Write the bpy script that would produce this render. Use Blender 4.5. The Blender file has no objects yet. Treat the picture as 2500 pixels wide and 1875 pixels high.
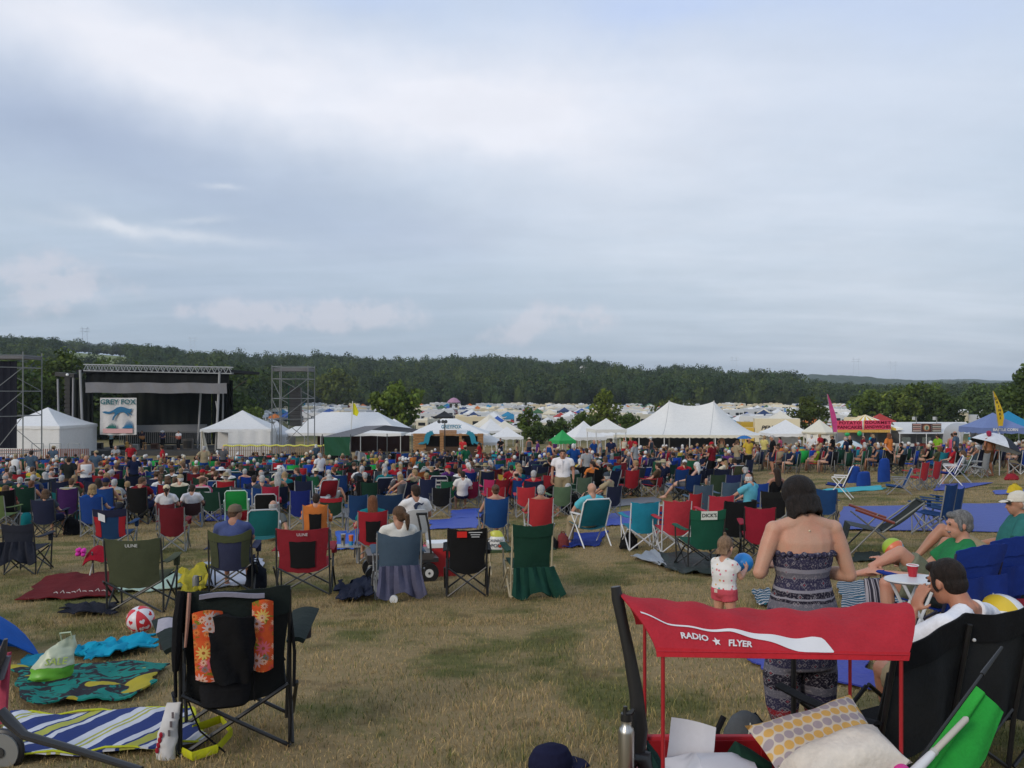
import bpy,bmesh,math,random
import numpy as np
from mathutils import Vector,Matrix
random.seed(11)
NR=np.random.RandomState(5)
scene=bpy.context.scene
COL=scene.collection
F,H,CZ=2097.0,960.0,1.75
# camera
cam=bpy.data.cameras.new('camera')
cam.sensor_width=36.0
cam.lens=36.0*F/2500.0
cam.shift_y=(H-937.5)/2500.0
cam.clip_start,cam.clip_end=0.05,20000
camo=bpy.data.objects.new('camera',cam)
COL.objects.link(camo)
camo.location=(0,0,CZ)
camo.rotation_euler=(math.radians(90),0,0)
scene.camera=camo
# view
scene.view_settings.view_transform='Standard'
scene.view_settings.look='None'
scene.view_settings.exposure=0.27
scene.view_settings.gamma=1.0
scene.view_settings.use_curve_mapping=False
scene.render.engine='CYCLES'
scene.cycles.max_bounces=6
scene.cycles.transparent_max_bounces=8
scene.cycles.use_denoising=True
SUN_EL,SUN_AZ=24.0,222.0
class NT:
 """small helper to wire shader nodes"""
 def __init__(self,tree):
  self.t=tree
  tree.nodes.clear()
 def n(self,typ,**kw):
  nd=self.t.nodes.new(typ)
  for k,v in kw.items():
   setattr(nd,k,v)
  return nd
 def set(self,sock,v):
  if isinstance(v,bpy.types.NodeSocket):
   self.t.links.new(v,sock)
  elif v is not None:
   if hasattr(sock.default_value,'__len__') and not hasattr(v,'__len__'):
    v=(v,)*len(sock.default_value)
   if hasattr(v,'__len__') and len(v)==3 and len(sock.default_value)==4:
    v=(*v,1)
   sock.default_value=v
 def m(self,op,a,b=None,c=None,clamp=False):
  nd=self.n('ShaderNodeMath',operation=op,use_clamp=clamp)
  for i,v in enumerate((a,b,c)):
   self.set(nd.inputs[i],v)
  return nd.outputs[0]
 def v(self,op,a,b=None):
  nd=self.n('ShaderNodeVectorMath',operation=op)
  self.set(nd.inputs[0],a)
  if b is not None:
   if op=='SCALE':
    self.set(nd.inputs['Scale'],b)
   else:
    self.set(nd.inputs[1],b)
  return nd.outputs['Value'] if op in ('DOT_PRODUCT','LENGTH') else nd.outputs[0]
 def noise(self,vec,scale,detail=4,rough=.55,out='Fac',dist=0):
  nd=self.n('ShaderNodeTexNoise')
  self.set(nd.inputs['Vector'],vec)
  nd.inputs['Scale'].default_value=scale
  nd.inputs['Detail'].default_value=detail
  nd.inputs['Roughness'].default_value=rough
  nd.inputs['Distortion'].default_value=dist
  return nd.outputs[out]
 def mix(self,fac,a,b,blend='MIX'):
  nd=self.n('ShaderNodeMix',data_type='RGBA',blend_type=blend)
  self.set(nd.inputs[0],fac)
  self.set(nd.inputs[6],a)
  self.set(nd.inputs[7],b)
  return nd.outputs[2]
 def ramp(self,fac,a,b,lo=0.0,hi=1.0,smooth=True):
  nd=self.n('ShaderNodeMapRange',interpolation_type='SMOOTHSTEP' if smooth else 'LINEAR')
  self.set(nd.inputs[0],fac)
  for i,v in zip((1,2,3,4),(a,b,lo,hi)):
   self.set(nd.inputs[i],v)
  return nd.outputs[0]
 def stops(self,fac,pts):
  nd=self.n('ShaderNodeValToRGB')
  self.set(nd.inputs[0],fac)
  cr=nd.color_ramp
  while len(cr.elements)>1:
   cr.elements.remove(cr.elements[-1])
  cr.elements[0].position=pts[0][0]
  cr.elements[0].color=(*pts[0][1],1)
  for p,c in pts[1:]:
   e=cr.elements.new(p)
   e.color=(*c,1)
  return nd.outputs[0]
def lin(r,g,b):
 """8 bit sRGB to linear"""
 def f(c):
  c/=255.0
  return c/12.92 if c<=.04045 else ((c+.055)/1.055)**2.4
 return (f(r),f(g),f(b))
 # world: Nishita sky under a thin, broken cloud sheet
world=bpy.data.worlds.new('World')
scene.world=world
world.use_nodes=True
t=NT(world.node_tree)
sky=t.n('ShaderNodeTexSky',sky_type='NISHITA',sun_disc=False)
sky.sun_elevation=math.radians(SUN_EL)
sky.sun_rotation=math.radians(SUN_AZ)
sky.air_density,sky.dust_density,sky.ozone_density=1.0,2.0,2.0
tc=t.n('ShaderNodeTexCoord')
D=t.v('NORMALIZE',tc.outputs['Generated'])
sep=t.n('ShaderNodeSeparateXYZ')
t.set(sep.inputs[0],D)
dx,dy,dz=sep.outputs
dzc=t.m('MAXIMUM',dz,0.0)
pl=t.n('ShaderNodeCombineXYZ')
zz=t.m('ADD',dzc,.12)
t.set(pl.inputs[0],t.m('DIVIDE',dx,zz))
t.set(pl.inputs[1],t.m('DIVIDE',dy,zz))
plane=pl.outputs[0]
wv=t.v('SCALE',t.v('SUBTRACT',t.noise(D,3.2,5,.6,'Color'),(.5,.5,.5)),.16)
sw=t.n('ShaderNodeSeparateXYZ')
t.set(sw.inputs[0],wv)
az=t.m('ADD',t.m('ARCTAN2',dx,dy),sw.outputs[0])
el=t.m('ADD',t.m('ARCSINE',dz),t.m('MULTIPLY',sw.outputs[1],.75))
az0=t.m('ADD',t.m('ARCTAN2',dx,dy),t.m('MULTIPLY',t.m('SUBTRACT',t.noise(D,22,5,.6),.5),.05))
el0=t.m('ADD',t.m('ARCSINE',dz),t.m('MULTIPLY',t.m('SUBTRACT',t.noise(D,30,5,.65),.5),.016))
def lump(px,py,sx,sy,rot=0,az=az,el=el):
 """soft lump of cloud round one direction; sizes in photo pixels"""
 a0=math.atan((px-1250)/F)
 e0=math.atan((H-py)/F*math.cos(a0))
 u=t.m('SUBTRACT',az,a0)
 w=t.m('SUBTRACT',el,e0)
 c,s=math.cos(math.radians(rot)),math.sin(math.radians(rot))
 uu=t.m('DIVIDE',t.m('ADD',t.m('MULTIPLY',u,c),t.m('MULTIPLY',w,s)),sx/F)
 ww=t.m('DIVIDE',t.m('SUBTRACT',t.m('MULTIPLY',w,c),t.m('MULTIPLY',u,s)),sy/F)
 return t.m('EXPONENT',t.m('MULTIPLY',t.m('ADD',t.m('MULTIPLY',uu,uu),t.m('MULTIPLY',ww,ww)),-1.0))
def total(ls):
 r=ls[0]
 for x in ls[1:]:
  r=t.m('ADD',r,x)
 return r
n_soft=t.noise(plane,.55,5,.55)
n_fine=t.noise(plane,1.6,6,.6)
n_streak=t.n('ShaderNodeMapping')
t.set(n_streak.inputs['Vector'],plane)
n_streak.inputs['Scale'].default_value=(.35,1.5,1)
n_streak.inputs['Rotation'].default_value=(0,0,math.radians(18))
n_st=t.noise(n_streak.outputs[0],1.3,5,.55)
base=t.stops(t.m('MULTIPLY',dzc,2.0),[(.0,lin(146,160,176)),(.10,lin(152,167,184)),(.28,lin(168,182,197)),(.5,lin(178,191,207)),(.9,lin(182,196,218)),(1.0,lin(182,196,216))])
bright=total([lump(330,120,420,110,-14),lump(800,210,520,110,-10),lump(1250,250,520,130,-4),t.m('MULTIPLY',lump(2000,330,800,330),.30),t.m('MULTIPLY',lump(2250,760,700,260),.28),t.m('MULTIPLY',lump(1600,560,600,150,-5),.25)])
dark=total([lump(60,330,330,160,-10),t.m('MULTIPLY',lump(620,460,420,120,-12),.9),t.m('MULTIPLY',lump(520,690,420,70),.45),t.m('MULTIPLY',lump(980,560,300,70),.4)])
W=dict(az=az0,el=el0)
wisp=total([lump(420,572,210,12,-3,**W),lump(270,548,70,16,-22,**W),t.m('MULTIPLY',lump(540,455,40,6,0,**W),.8),t.m('MULTIPLY',lump(490,537,70,8,8,**W),.6),t.m('MULTIPLY',lump(350,622,50,5,0,**W),.4)])
b_amt=t.m('MULTIPLY',bright,t.ramp(t.m('ADD',n_soft,t.m('MULTIPLY',n_fine,.5)),.45,1.0,.35,1.0),clamp=True)
c1=t.mix(t.m('MULTIPLY',t.ramp(n_st,.42,.75),.30),base,lin(198,205,216))
c2=t.mix(t.m('MULTIPLY',dark,t.ramp(n_soft,.25,.65,.35,.68),clamp=True),c1,lin(150,163,187))
c3=t.mix(t.m('MULTIPLY',b_amt,.92,clamp=True),c2,lin(221,222,229))
gap=total([lump(1720,30,330,60,-4),t.m('MULTIPLY',lump(930,-20,160,40),.7),t.m('MULTIPLY',lump(2350,40,260,60),.4)])
c3=t.mix(t.m('MULTIPLY',t.m('MULTIPLY',gap,t.ramp(n_fine,.35,.65,.3,1.0)),.75,clamp=True),c3,lin(172,190,226))
texture=t.m('ADD',t.m('MULTIPLY',t.m('SUBTRACT',t.noise(plane,2.6,8,.62),.5),.16),t.m('MULTIPLY',t.m('SUBTRACT',n_st,.5),.12))
c3=t.v('SCALE',c3,t.m('ADD',texture,1.0))
c4=t.mix(t.m('MULTIPLY',t.m('MULTIPLY',wisp,t.ramp(n_fine,.25,.55,.4,1.0)),.75,clamp=True),c3,lin(200,205,214))
cum=total([lump(160,710,110,70),t.m('MULTIPLY',lump(60,740,140,50),.7),lump(620,735,230,32),lump(760,730,160,40),t.m('MULTIPLY',lump(960,750,90,34),.9),lump(1300,770,110,36),lump(1440,785,70,36),t.m('MULTIPLY',lump(1240,800,110,26),.7),t.m('MULTIPLY',lump(2090,835,40,16),.5),t.m('MULTIPLY',lump(2150,850,30,16),.4)])
puff=t.noise(D,26,6,.62)
c5=t.mix(t.m('MULTIPLY',t.ramp(t.m('MULTIPLY',cum,t.ramp(puff,.32,.72,.25,1.25)),.18,.95),.55),c4,lin(197,195,204))
NISH=.10
hidden=t.v('SCALE',c5,1.09/NISH)
skyc=t.mix(.90,sky.outputs[0],hidden)
bg=t.n('ShaderNodeBackground')
t.set(bg.inputs[0],skyc)
bg.inputs[1].default_value=NISH
wo=t.n('ShaderNodeOutputWorld')
t.t.links.new(bg.outputs[0],wo.inputs[0])
# sun through cloud
sun=bpy.data.lights.new('sun','SUN')
sun.energy=1.25
sun.angle=math.radians(15)
sun.color=(1.0,.89,.74)
suno=bpy.data.objects.new('sun',sun)
COL.objects.link(suno)
sa,se=math.radians(SUN_AZ),math.radians(SUN_EL)
sdir=Vector((math.sin(sa)*math.cos(se),math.cos(sa)*math.cos(se),math.sin(se)))
suno.rotation_euler=sdir.to_track_quat('Z','Y').to_euler()
suno.location=(0,0,60)
# helpers
def tag(o,label=None,cat=None,group=None,kind=None):
 for k,v in (('label',label),('category',cat),('group',group),('kind',kind)):
  if v is not None:
   o[k]=v
 return o
def O(name,mesh,parent=None,color=None,loc=None,rz=None,label=None,cat=None,group=None,kind=None,scale=None):
 o=bpy.data.objects.new(name,mesh)
 COL.objects.link(o)
 if parent is not None:
  o.parent=parent
 if color is not None:
  o.color=(*color[:3],1)
 if loc is not None:
  o.location=loc
 if rz is not None:
  o.rotation_euler=(0,0,rz)
 if scale is not None:
  o.scale=(scale,)*3 if not hasattr(scale,'__len__') else scale
 return tag(o,label,cat,group,kind)
class MB:
 """collects shapes, builds one mesh"""
 def __init__(self):
  self.v,self.f,self.mi=[],[],[]
  self.cur=0
 def add(self,vs,fs):
  o=len(self.v)
  self.v+=[tuple(p) for p in vs]
  self.f+=[tuple(i+o for i in f) for f in fs]
  self.mi+=[self.cur]*len(fs)
  return self
 def box(self,c,s,rz=0,rx=0,ry=0):
  hx,hy,hz=s[0]/2,s[1]/2,s[2]/2
  R=Matrix.Rotation(rz,3,'Z')@Matrix.Rotation(ry,3,'Y')@Matrix.Rotation(rx,3,'X')
  vs=[Vector(c)+R@Vector((a*hx,b*hy,d*hz)) for d in (-1,1) for b in (-1,1) for a in (-1,1)]
  return self.add(vs,[(0,2,3,1),(4,5,7,6),(0,1,5,4),(2,6,7,3),(0,4,6,2),(1,3,7,5)])
 def tube(self,pts,r,n=6,flat=1.0,up=None,closed=False):
  """swept tube along pts; r a number or list; flat squashes the second axis"""
  pts=[Vector(p) for p in pts]
  k=len(pts)
  rs=list(r) if hasattr(r,'__len__') else [r]*k
  vs=[]
  ref=Vector(up) if up else None
  a=None
  for i,p in enumerate(pts):
   if closed:
    d=pts[(i+1)%k]-pts[i-1]
   else:
    d=pts[min(i+1,k-1)]-pts[max(i-1,0)]
   d=d.normalized() if d.length>1e-9 else Vector((0,0,1))
   if ref is not None:
    a=ref-d*ref.dot(d)
   elif a is None:
    q=Vector((0,0,1)) if abs(d.z)<.9 else Vector((1,0,0))
    a=q.cross(d)
   else:
    a=a-d*a.dot(d)
   if a.length<1e-6:
    a=d.orthogonal()
   a.normalize()
   b=d.cross(a)
   for j in range(n):
    w=2*math.pi*j/n
    vs.append(p+a*(math.cos(w)*rs[i])+b*(math.sin(w)*rs[i]*flat))
  fs=[]
  m=k if closed else k-1
  for i in range(m):
   i2=(i+1)%k
   for j in range(n):
    j2=(j+1)%n
    fs.append((i*n+j,i*n+j2,i2*n+j2,i2*n+j))
  if not closed:
   fs.append(tuple(range(n-1,-1,-1)))
   fs.append(tuple(range((k-1)*n,k*n)))
  return self.add(vs,fs)
 def ell(self,c,r,nu=12,nv=8,R=None):
  c=Vector(c)
  r=Vector(r) if hasattr(r,'__len__') else Vector((r,r,r))
  vs=[Vector((0,0,1))]
  for i in range(1,nv):
   th=math.pi*i/nv
   for j in range(nu):
    ph=2*math.pi*j/nu
    vs.append(Vector((math.sin(th)*math.cos(ph),math.sin(th)*math.sin(ph),math.cos(th))))
  vs.append(Vector((0,0,-1)))
  out=[]
  for p in vs:
   q=Vector((p.x*r.x,p.y*r.y,p.z*r.z))
   if R is not None:
    q=R@q
   out.append(c+q)
  fs=[(0,1+j,1+(j+1)%nu) for j in range(nu)]
  for i in range(nv-2):
   for j in range(nu):
    a=1+i*nu+j
    b=1+i*nu+(j+1)%nu
    fs.append((a,a+nu,b+nu,b))
  last=len(vs)-1
  o=1+(nv-2)*nu
  fs+=[(o+j,last,o+(j+1)%nu) for j in range(nu)]
  return self.add(out,fs)
 def loft(self,secs,n=14):
  """secs: (centre, axis a, axis b) elliptical sections; closed at both ends"""
  vs,fs=[],[]
  for c,a,b in secs:
   c,a,b=Vector(c),Vector(a),Vector(b)
   for j in range(n):
    w=2*math.pi*j/n
    vs.append(c+a*math.cos(w)+b*math.sin(w))
  for i in range(len(secs)-1):
   for j in range(n):
    j2=(j+1)%n
    fs.append((i*n+j,i*n+j2,(i+1)*n+j2,(i+1)*n+j))
  fs.append(tuple(range(n-1,-1,-1)))
  fs.append(tuple(range((len(secs)-1)*n,len(secs)*n)))
  return self.add(vs,fs)
 def soft(self,secs,n=24,m=5):
  """loft with m smooth steps between sections"""
  out=[]
  S=[(Vector(c),Vector(a),Vector(b)) for c,a,b in secs]
  for i in range(len(S)-1):
   for k in range(m):
    f=k/m
    f=f*f*(3-2*f)*.5+f*.5
    out.append(tuple(S[i][q].lerp(S[i+1][q],f) for q in range(3)))
  out.append(S[-1])
  return self.loft(out,n)
 def sheet(self,fn,nu,nv,thick=.006,cu=False):
  """closed slab of cloth over fn(u, v) -> point"""
  P=[[Vector(fn(i/nu,j/nv)) for i in range(nu+1)] for j in range(nv+1)]
  top,bot=[],[]
  for j in range(nv+1):
   for i in range(nu+1):
    du=P[j][min(i+1,nu)]-P[j][max(i-1,0)]
    dv=P[min(j+1,nv)][i]-P[max(j-1,0)][i]
    nrm=du.cross(dv)
    nrm=nrm.normalized() if nrm.length>1e-12 else Vector((0,0,1))
    top.append(P[j][i]+nrm*thick/2)
    bot.append(P[j][i]-nrm*thick/2)
  w=nu+1
  N=w*(nv+1)
  fs=[]
  for j in range(nv):
   for i in range(nu):
    a=j*w+i
    fs.append((a,a+1,a+1+w,a+w))
    fs.append((a+N,a+w+N,a+1+w+N,a+1+N))
  for i in range(nu):
   fs.append((i,i+N,i+1+N,i+1))
   a=nv*w+i
   fs.append((a,a+1,a+1+N,a+N))
  for j in range(nv):
   a=j*w
   fs.append((a,a+w,a+w+N,a+N))
   a=j*w+nu
   fs.append((a,a+N,a+w+N,a+w))
  return self.add(top+bot,fs)
 def prism(self,poly,y0,y1,plane='XZ'):
  """extrude a 2D outline (x, z) between y0 and y1"""
  n=len(poly)
  vs=[(x,y0,z) for x,z in poly]+[(x,y1,z) for x,z in poly]
  if plane=='XY':
   vs=[(x,z,y) for x,y,z in vs]
  fs=[tuple(range(n)),tuple(range(2*n-1,n-1,-1))]
  fs+=[(i,i+n,(i+1)%n+n,(i+1)%n) for i in range(n)]
  return self.add(vs,fs)
 def crumple(self,amp,fr,seed=0.0):
  """soft dents and creases over everything collected so far"""
  from mathutils import noise as mn
  for i,p in enumerate(self.v):
   q=Vector(p)
   d=mn.noise_vector(q*fr+Vector((seed,seed*2,3.3)))+.6*mn.noise_vector(q*fr*2.3+Vector((1.7,seed,9)))
   self.v[i]=tuple(q+d*amp)
  return self
 def mesh(self,name,mats=(),smooth=True):
  me=bpy.data.meshes.new(name)
  me.from_pydata(self.v,[],self.f)
  for m in (mats if isinstance(mats,(list,tuple)) else [mats]):
   me.materials.append(m)
  if len(me.materials)>1:
   me.polygons.foreach_set('material_index',self.mi)
  bm=bmesh.new()
  bm.from_mesh(me)
  bmesh.ops.recalc_face_normals(bm,faces=bm.faces)
  bm.to_mesh(me)
  bm.free()
  if smooth:
   me.polygons.foreach_set('use_smooth',[True]*len(me.polygons))
   me.set_sharp_from_angle(angle=math.radians(42))
  me.update()
  return me
 def build(self,name,mats,parent=None,smooth=True,**kw):
  return O(name,self.mesh(name,mats,smooth),parent,**kw)
def np_mesh(name,verts,faces_flat,nside,mat,attr=None,smooth=False):
 """fast mesh from arrays: faces_flat (nf x nside)"""
 me=bpy.data.meshes.new(name)
 nv,nf=len(verts),len(faces_flat)
 me.vertices.add(nv)
 me.vertices.foreach_set('co',np.asarray(verts,np.float32).ravel())
 me.loops.add(nf*nside)
 me.loops.foreach_set('vertex_index',np.asarray(faces_flat,np.int32).ravel())
 me.polygons.add(nf)
 me.polygons.foreach_set('loop_start',np.arange(0,nf*nside,nside,dtype=np.int32))
 me.polygons.foreach_set('use_smooth',np.full(nf,smooth))
 if attr is not None:
  a=me.attributes.new('tint','FLOAT_COLOR','POINT')
  c=np.ones((nv,4),np.float32)
  c[:,:3]=attr
  a.data.foreach_set('color',c.ravel())
 me.materials.append(mat)
 me.update(calc_edges=True)
 return me
 # ground heights
_D=np.array([-200,-30,0,5.2,11,25,45,75,95,150,220,420,9000],float)
_Z=np.array([9,1.9,0,-.37,-.85,-1.71,-2.55,-3.72,-4.2,-5.2,-5.7,-5.85,-5.85],float)
def _pchip(x):
 h=np.diff(_D)
 s=np.diff(_Z)/h
 d=np.zeros(len(_D))
 d[0],d[-1]=s[0],s[-1]
 for i in range(1,len(_D)-1):
  if s[i-1]*s[i]>0:
   w1,w2=2*h[i]+h[i-1],h[i]+2*h[i-1]
   d[i]=(w1+w2)/(w1/s[i-1]+w2/s[i])
 k=np.clip(np.searchsorted(_D,x)-1,0,len(_D)-2)
 tt=(x-_D[k])/h[k]
 t2,t3=tt*tt,tt**3
 return ((2*t3-3*t2+1)*_Z[k]+(t3-2*t2+tt)*h[k]*d[k]+(-2*t3+3*t2)*_Z[k+1]+(t3-t2)*h[k]*d[k+1])
RIDGE=np.array([(-900,800),(-300,812),(0,819),(100,821),(200,826),(300,834),(400,843),(440,850),(480,857),(500,855),(560,859),(600,861),(625,867),(660,861),(740,860),(820,861),(870,867),(960,875),(1000,874),(1050,871),(1110,868),(1170,867),(1250,870),(1320,876),(1345,882),(1365,877),(1450,878),(1500,887),(1530,895),(1575,904),(1592,901),(1615,893),(1660,891),(1720,897),(1760,905),(1840,906),(1900,913),(1930,916),(2000,925),(2100,931),(2180,938),(2230,935),(2270,930),(2350,929),(2400,930),(2500,933),(2800,920),(3400,905)],float)
TREE_H=13.0
DR=760.0
def hill_base(px):
 return np.interp(px,[0,480,640,760,1950,2080,2500],[118,128,250,405,405,400,380])
def GZ(x,y):
 """ground height (scalars or arrays)"""
 x,y=np.asarray(x,float),np.asarray(y,float)
 z=_pchip(y)
 lat=np.where(x>0,1.2*np.tanh(.04*x/1.2),.5*np.tanh(.012*x/.5))
 z=z+lat*np.clip(y/6,0,1)*np.clip((78-y)/42,0,1)
 px=1250+F*x/np.maximum(y,30)
 yb=hill_base(px)
 zr=CZ+(H-np.interp(px,RIDGE[:,0],RIDGE[:,1]))/F*DR-TREE_H
 tt=np.clip((y-yb)/(DR-yb),0,1)
 pw=np.interp(yb,[118,260,405],[2.0,1.4,.95])
 left=.8*np.clip((y-250)/350,0,1)**2*(3-2*np.clip((y-250)/350,0,1))+.2*np.clip((y-600)/160,0,1)
 k=np.clip((640-px)/160,0,1)
 hz=tt**pw*(1-k)+left*k
 up=np.where(y>60,(zr-z)*hz,0)
 back=np.clip((y-DR)/900,0,1)
 return z+up*(1-.8*back)
def gz(x,y):
 return float(GZ(x,y))
def X(px,d):
 return (px-1250.0)/F*d
def Zp(py,d):
 return CZ-(py-H)/F*d
def at(px,py,lo=1.5,hi=150.0):
 """ground point that shows at a photo pixel"""
 a,b=lo,hi
 for _ in range(60):
  m=(a+b)/2
  if Zp(py,m)>gz(X(px,m),m):
   a=m
  else:
   b=m
 d=(a+b)/2
 return Vector((X(px,d),d,gz(X(px,d),d)))
def P3(px,py,d):
 return Vector((X(px,d),d,Zp(py,d)))
STAGE=Vector((X(370,78),80.0,gz(X(370,78),80.0)))
def face_stage(p):
 """heading so that local +Y points at the stage"""
 v=STAGE-Vector(p)
 return math.atan2(-v.x,v.y)
 # materials
def newmat(name):
 m=bpy.data.materials.new(name)
 m.use_nodes=True
 return m,NT(m.node_tree)
def finish(t,color,rough=.8,bump=None,bstr=.3,bdist=.01,metal=0.0,spec=.3,trans=0.0,sheen=0.0):
 b=t.n('ShaderNodeBsdfPrincipled')
 t.set(b.inputs['Base Color'],color)
 t.set(b.inputs['Roughness'],rough)
 b.inputs['Metallic'].default_value=metal
 b.inputs['Specular IOR Level'].default_value=spec
 if sheen:
  b.inputs['Sheen Weight'].default_value=sheen
 if bump is not None:
  bn=t.n('ShaderNodeBump')
  bn.inputs['Strength'].default_value=bstr
  bn.inputs['Distance'].default_value=bdist
  t.set(bn.inputs['Height'],bump)
  t.t.links.new(bn.outputs[0],b.inputs['Normal'])
 o=t.n('ShaderNodeOutputMaterial')
 if trans:
  tr=t.n('ShaderNodeBsdfTranslucent')
  t.set(tr.inputs[0],color)
  mx=t.n('ShaderNodeMixShader')
  mx.inputs[0].default_value=trans
  t.t.links.new(b.outputs[0],mx.inputs[1])
  t.t.links.new(tr.outputs[0],mx.inputs[2])
  t.t.links.new(mx.outputs[0],o.inputs[0])
 else:
  t.t.links.new(b.outputs[0],o.inputs[0])
 return b
def objcol_mat(name,rough=.85,nscale=60,namt=.25,bump=.25,metal=0.0,spec=.25,trans=0.0,wrinkle=True,sheen=0.0):
 """material whose base colour is the object's own colour, with grain"""
 m,t=newmat(name)
 oi=t.n('ShaderNodeObjectInfo')
 tc=t.n('ShaderNodeTexCoord')
 vec=t.v('ADD',tc.outputs['Object'],t.v('SCALE',oi.outputs['Location'],.37))
 n1=t.noise(vec,nscale,3,.6)
 n2=t.noise(vec,5,4,.6)
 k=t.m('ADD',t.m('MULTIPLY',t.m('SUBTRACT',n1,.5),namt),t.m('MULTIPLY',t.m('SUBTRACT',n2,.5),namt*1.6))
 c=t.v('SCALE',oi.outputs['Color'],t.m('ADD',k,1.0))
 h=t.m('ADD',t.m('MULTIPLY',n2,2.0 if wrinkle else .2),t.m('MULTIPLY',n1,.25))
 finish(t,c,rough,h,bump,.02,metal,spec,trans,sheen)
 return m
M_FAB=objcol_mat('woven_fabric',.9,90,.30,.45,trans=.08)
M_CLOTH=objcol_mat('soft_cloth',.95,45,.28,.55,spec=.1)
m,t=newmat('skin')
oi=t.n('ShaderNodeObjectInfo')
tc=t.n('ShaderNodeTexCoord')
n1=t.noise(tc.outputs['Object'],9,4,.6)
n2=t.noise(tc.outputs['Object'],160,2,.6)
c=t.mix(t.ramp(n1,.38,.68,0,.5),oi.outputs['Color'],t.v('MULTIPLY',oi.outputs['Color'],(1.10,.80,.74)))
c=t.v('SCALE',c,t.m('ADD',t.m('MULTIPLY',t.m('SUBTRACT',n2,.5),.25),1.0))
bs=finish(t,c,.5,t.m('ADD',n2,t.m('MULTIPLY',n1,1.5)),.16,.006,spec=.4)
bs.inputs['Subsurface Weight'].default_value=.06
bs.inputs['Subsurface Radius'].default_value=(.012,.005,.003)
M_SKIN=m
m,t=newmat('hair')
oi=t.n('ShaderNodeObjectInfo')
tc=t.n('ShaderNodeTexCoord')
mp=t.n('ShaderNodeMapping')
t.set(mp.inputs[0],t.v('ADD',tc.outputs['Object'],t.v('SCALE',t.noise(tc.outputs['Object'],14,3,.6,'Color'),.05)))
mp.inputs['Scale'].default_value=(1,1,.10)
st1=t.noise(mp.outputs[0],190,3,.7)
st2=t.noise(mp.outputs[0],45,3,.6)
k=t.m('ADD',t.m('MULTIPLY',t.m('SUBTRACT',st1,.5),2.4),t.m('MULTIPLY',t.m('SUBTRACT',st2,.5),1.6))
finish(t,t.v('SCALE',oi.outputs['Color'],t.m('MAXIMUM',t.m('ADD',k,1.0),.15)),.62,t.m('ADD',st1,t.m('MULTIPLY',st2,1.5)),1.0,.012,spec=.25)
M_HAIR=m
M_TUBE=objcol_mat('painted_tube',.42,40,.12,.05,spec=.5,wrinkle=False)
M_PLAST=objcol_mat('moulded_plastic',.38,20,.08,.05,spec=.5,wrinkle=False)
M_VINYL=objcol_mat('tent_vinyl',.6,3,.10,.25,spec=.3,trans=.18)
M_TARP=objcol_mat('poly_tarp',.6,14,.22,.6,spec=.25)
M_PAINT=objcol_mat('vehicle_paint',.3,8,.06,.02,spec=.5,wrinkle=False)
M_PRINT=objcol_mat('print_ink',.8,50,.1,.0,spec=.15,wrinkle=False)
def plain(name,color,rough=.8,namt=.3,nscale=12,bump=.2,metal=0,spec=.3,detail=5):
 m,t=newmat(name)
 tc=t.n('ShaderNodeTexCoord')
 n1=t.noise(tc.outputs['Object'],nscale,detail,.6)
 c=t.v('SCALE',tuple(color),t.m('ADD',t.m('MULTIPLY',t.m('SUBTRACT',n1,.5),namt*2),1.0))
 finish(t,c,rough,n1,bump,.01,metal,spec)
 return m
 # ground, hills, forest
def land_color(t):
 """dry mown hay field: straw, brown thatch and green patches, keyed to the place"""
 g=t.n('ShaderNodeNewGeometry')
 p=g.outputs['Position']
 mp=t.n('ShaderNodeMapping')
 t.set(mp.inputs[0],p)
 mp.inputs['Scale'].default_value=(1,1.0,.2)
 p=mp.outputs[0]
 big=t.noise(p,.22,5,.62)
 mid=t.noise(p,.95,6,.65)
 fin=t.noise(p,9,5,.7)
 green=t.ramp(t.m('ADD',t.m('MULTIPLY',big,.45),t.m('MULTIPLY',mid,.55)),.47,.59)
 dirt=t.ramp(t.noise(p,1.7,5,.6),.56,.70)
 straw=t.mix(fin,(.245,.178,.088),(.44,.33,.175))
 grn=t.mix(fin,(.066,.082,.024),(.165,.175,.060))
 c=t.mix(t.m('MULTIPLY',green,.85),straw,grn)
 c=t.mix(t.m('MULTIPLY',dirt,.5),c,(.13,.088,.048))
 return c,p,fin
m,t=newmat('dry_grass_field')
c,p,fin=land_color(t)
sy=t.n('ShaderNodeSeparateXYZ')
g=t.n('ShaderNodeNewGeometry')
t.set(sy.inputs[0],g.outputs['Position'])
far=t.ramp(sy.outputs[1],95,130)
camp=t.mix(t.noise(g.outputs['Position'],.15,5,.6),(.06,.08,.03),(.17,.15,.075))
wood=t.ramp(sy.outputs[1],395,430)
c=t.mix(far,t.v('SCALE',c,.85),camp)
c=t.mix(wood,c,(.03,.045,.015))
finish(t,c,.95,t.m('ADD',fin,t.noise(p,45,3,.7)),.9,.03,spec=.05)
M_FIELD=m
m,t=newmat('grass_blade')
c,p,fin=land_color(t)
a=t.n('ShaderNodeAttribute',attribute_name='tint')
c=t.mix(1.0,c,a.outputs['Color'],'MULTIPLY')
finish(t,c,.75,spec=.2,trans=.25)
M_BLADE=m
def leaf_mat(name,lo,hi):
 m,t=newmat(name)
 a=t.n('ShaderNodeAttribute',attribute_name='tint')
 g=t.n('ShaderNodeNewGeometry')
 n=t.noise(g.outputs['Position'],.9,4,.6)
 c=t.mix(t.ramp(n,.3,.7),lo,hi)
 c=t.mix(1.0,c,a.outputs['Color'],'MULTIPLY')
 finish(t,c,.7,spec=.15,trans=.22)
 return m
M_LEAF=leaf_mat('leaf',(.030,.050,.015),(.070,.098,.028))
M_BARK=plain('bark',(.10,.075,.05),.9,.5,9,.8)
xs=np.unique(np.concatenate([np.linspace(-9,9,61),np.linspace(-60,60,61),np.linspace(-400,400,81),np.linspace(-2750,2750,67)]))
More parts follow.
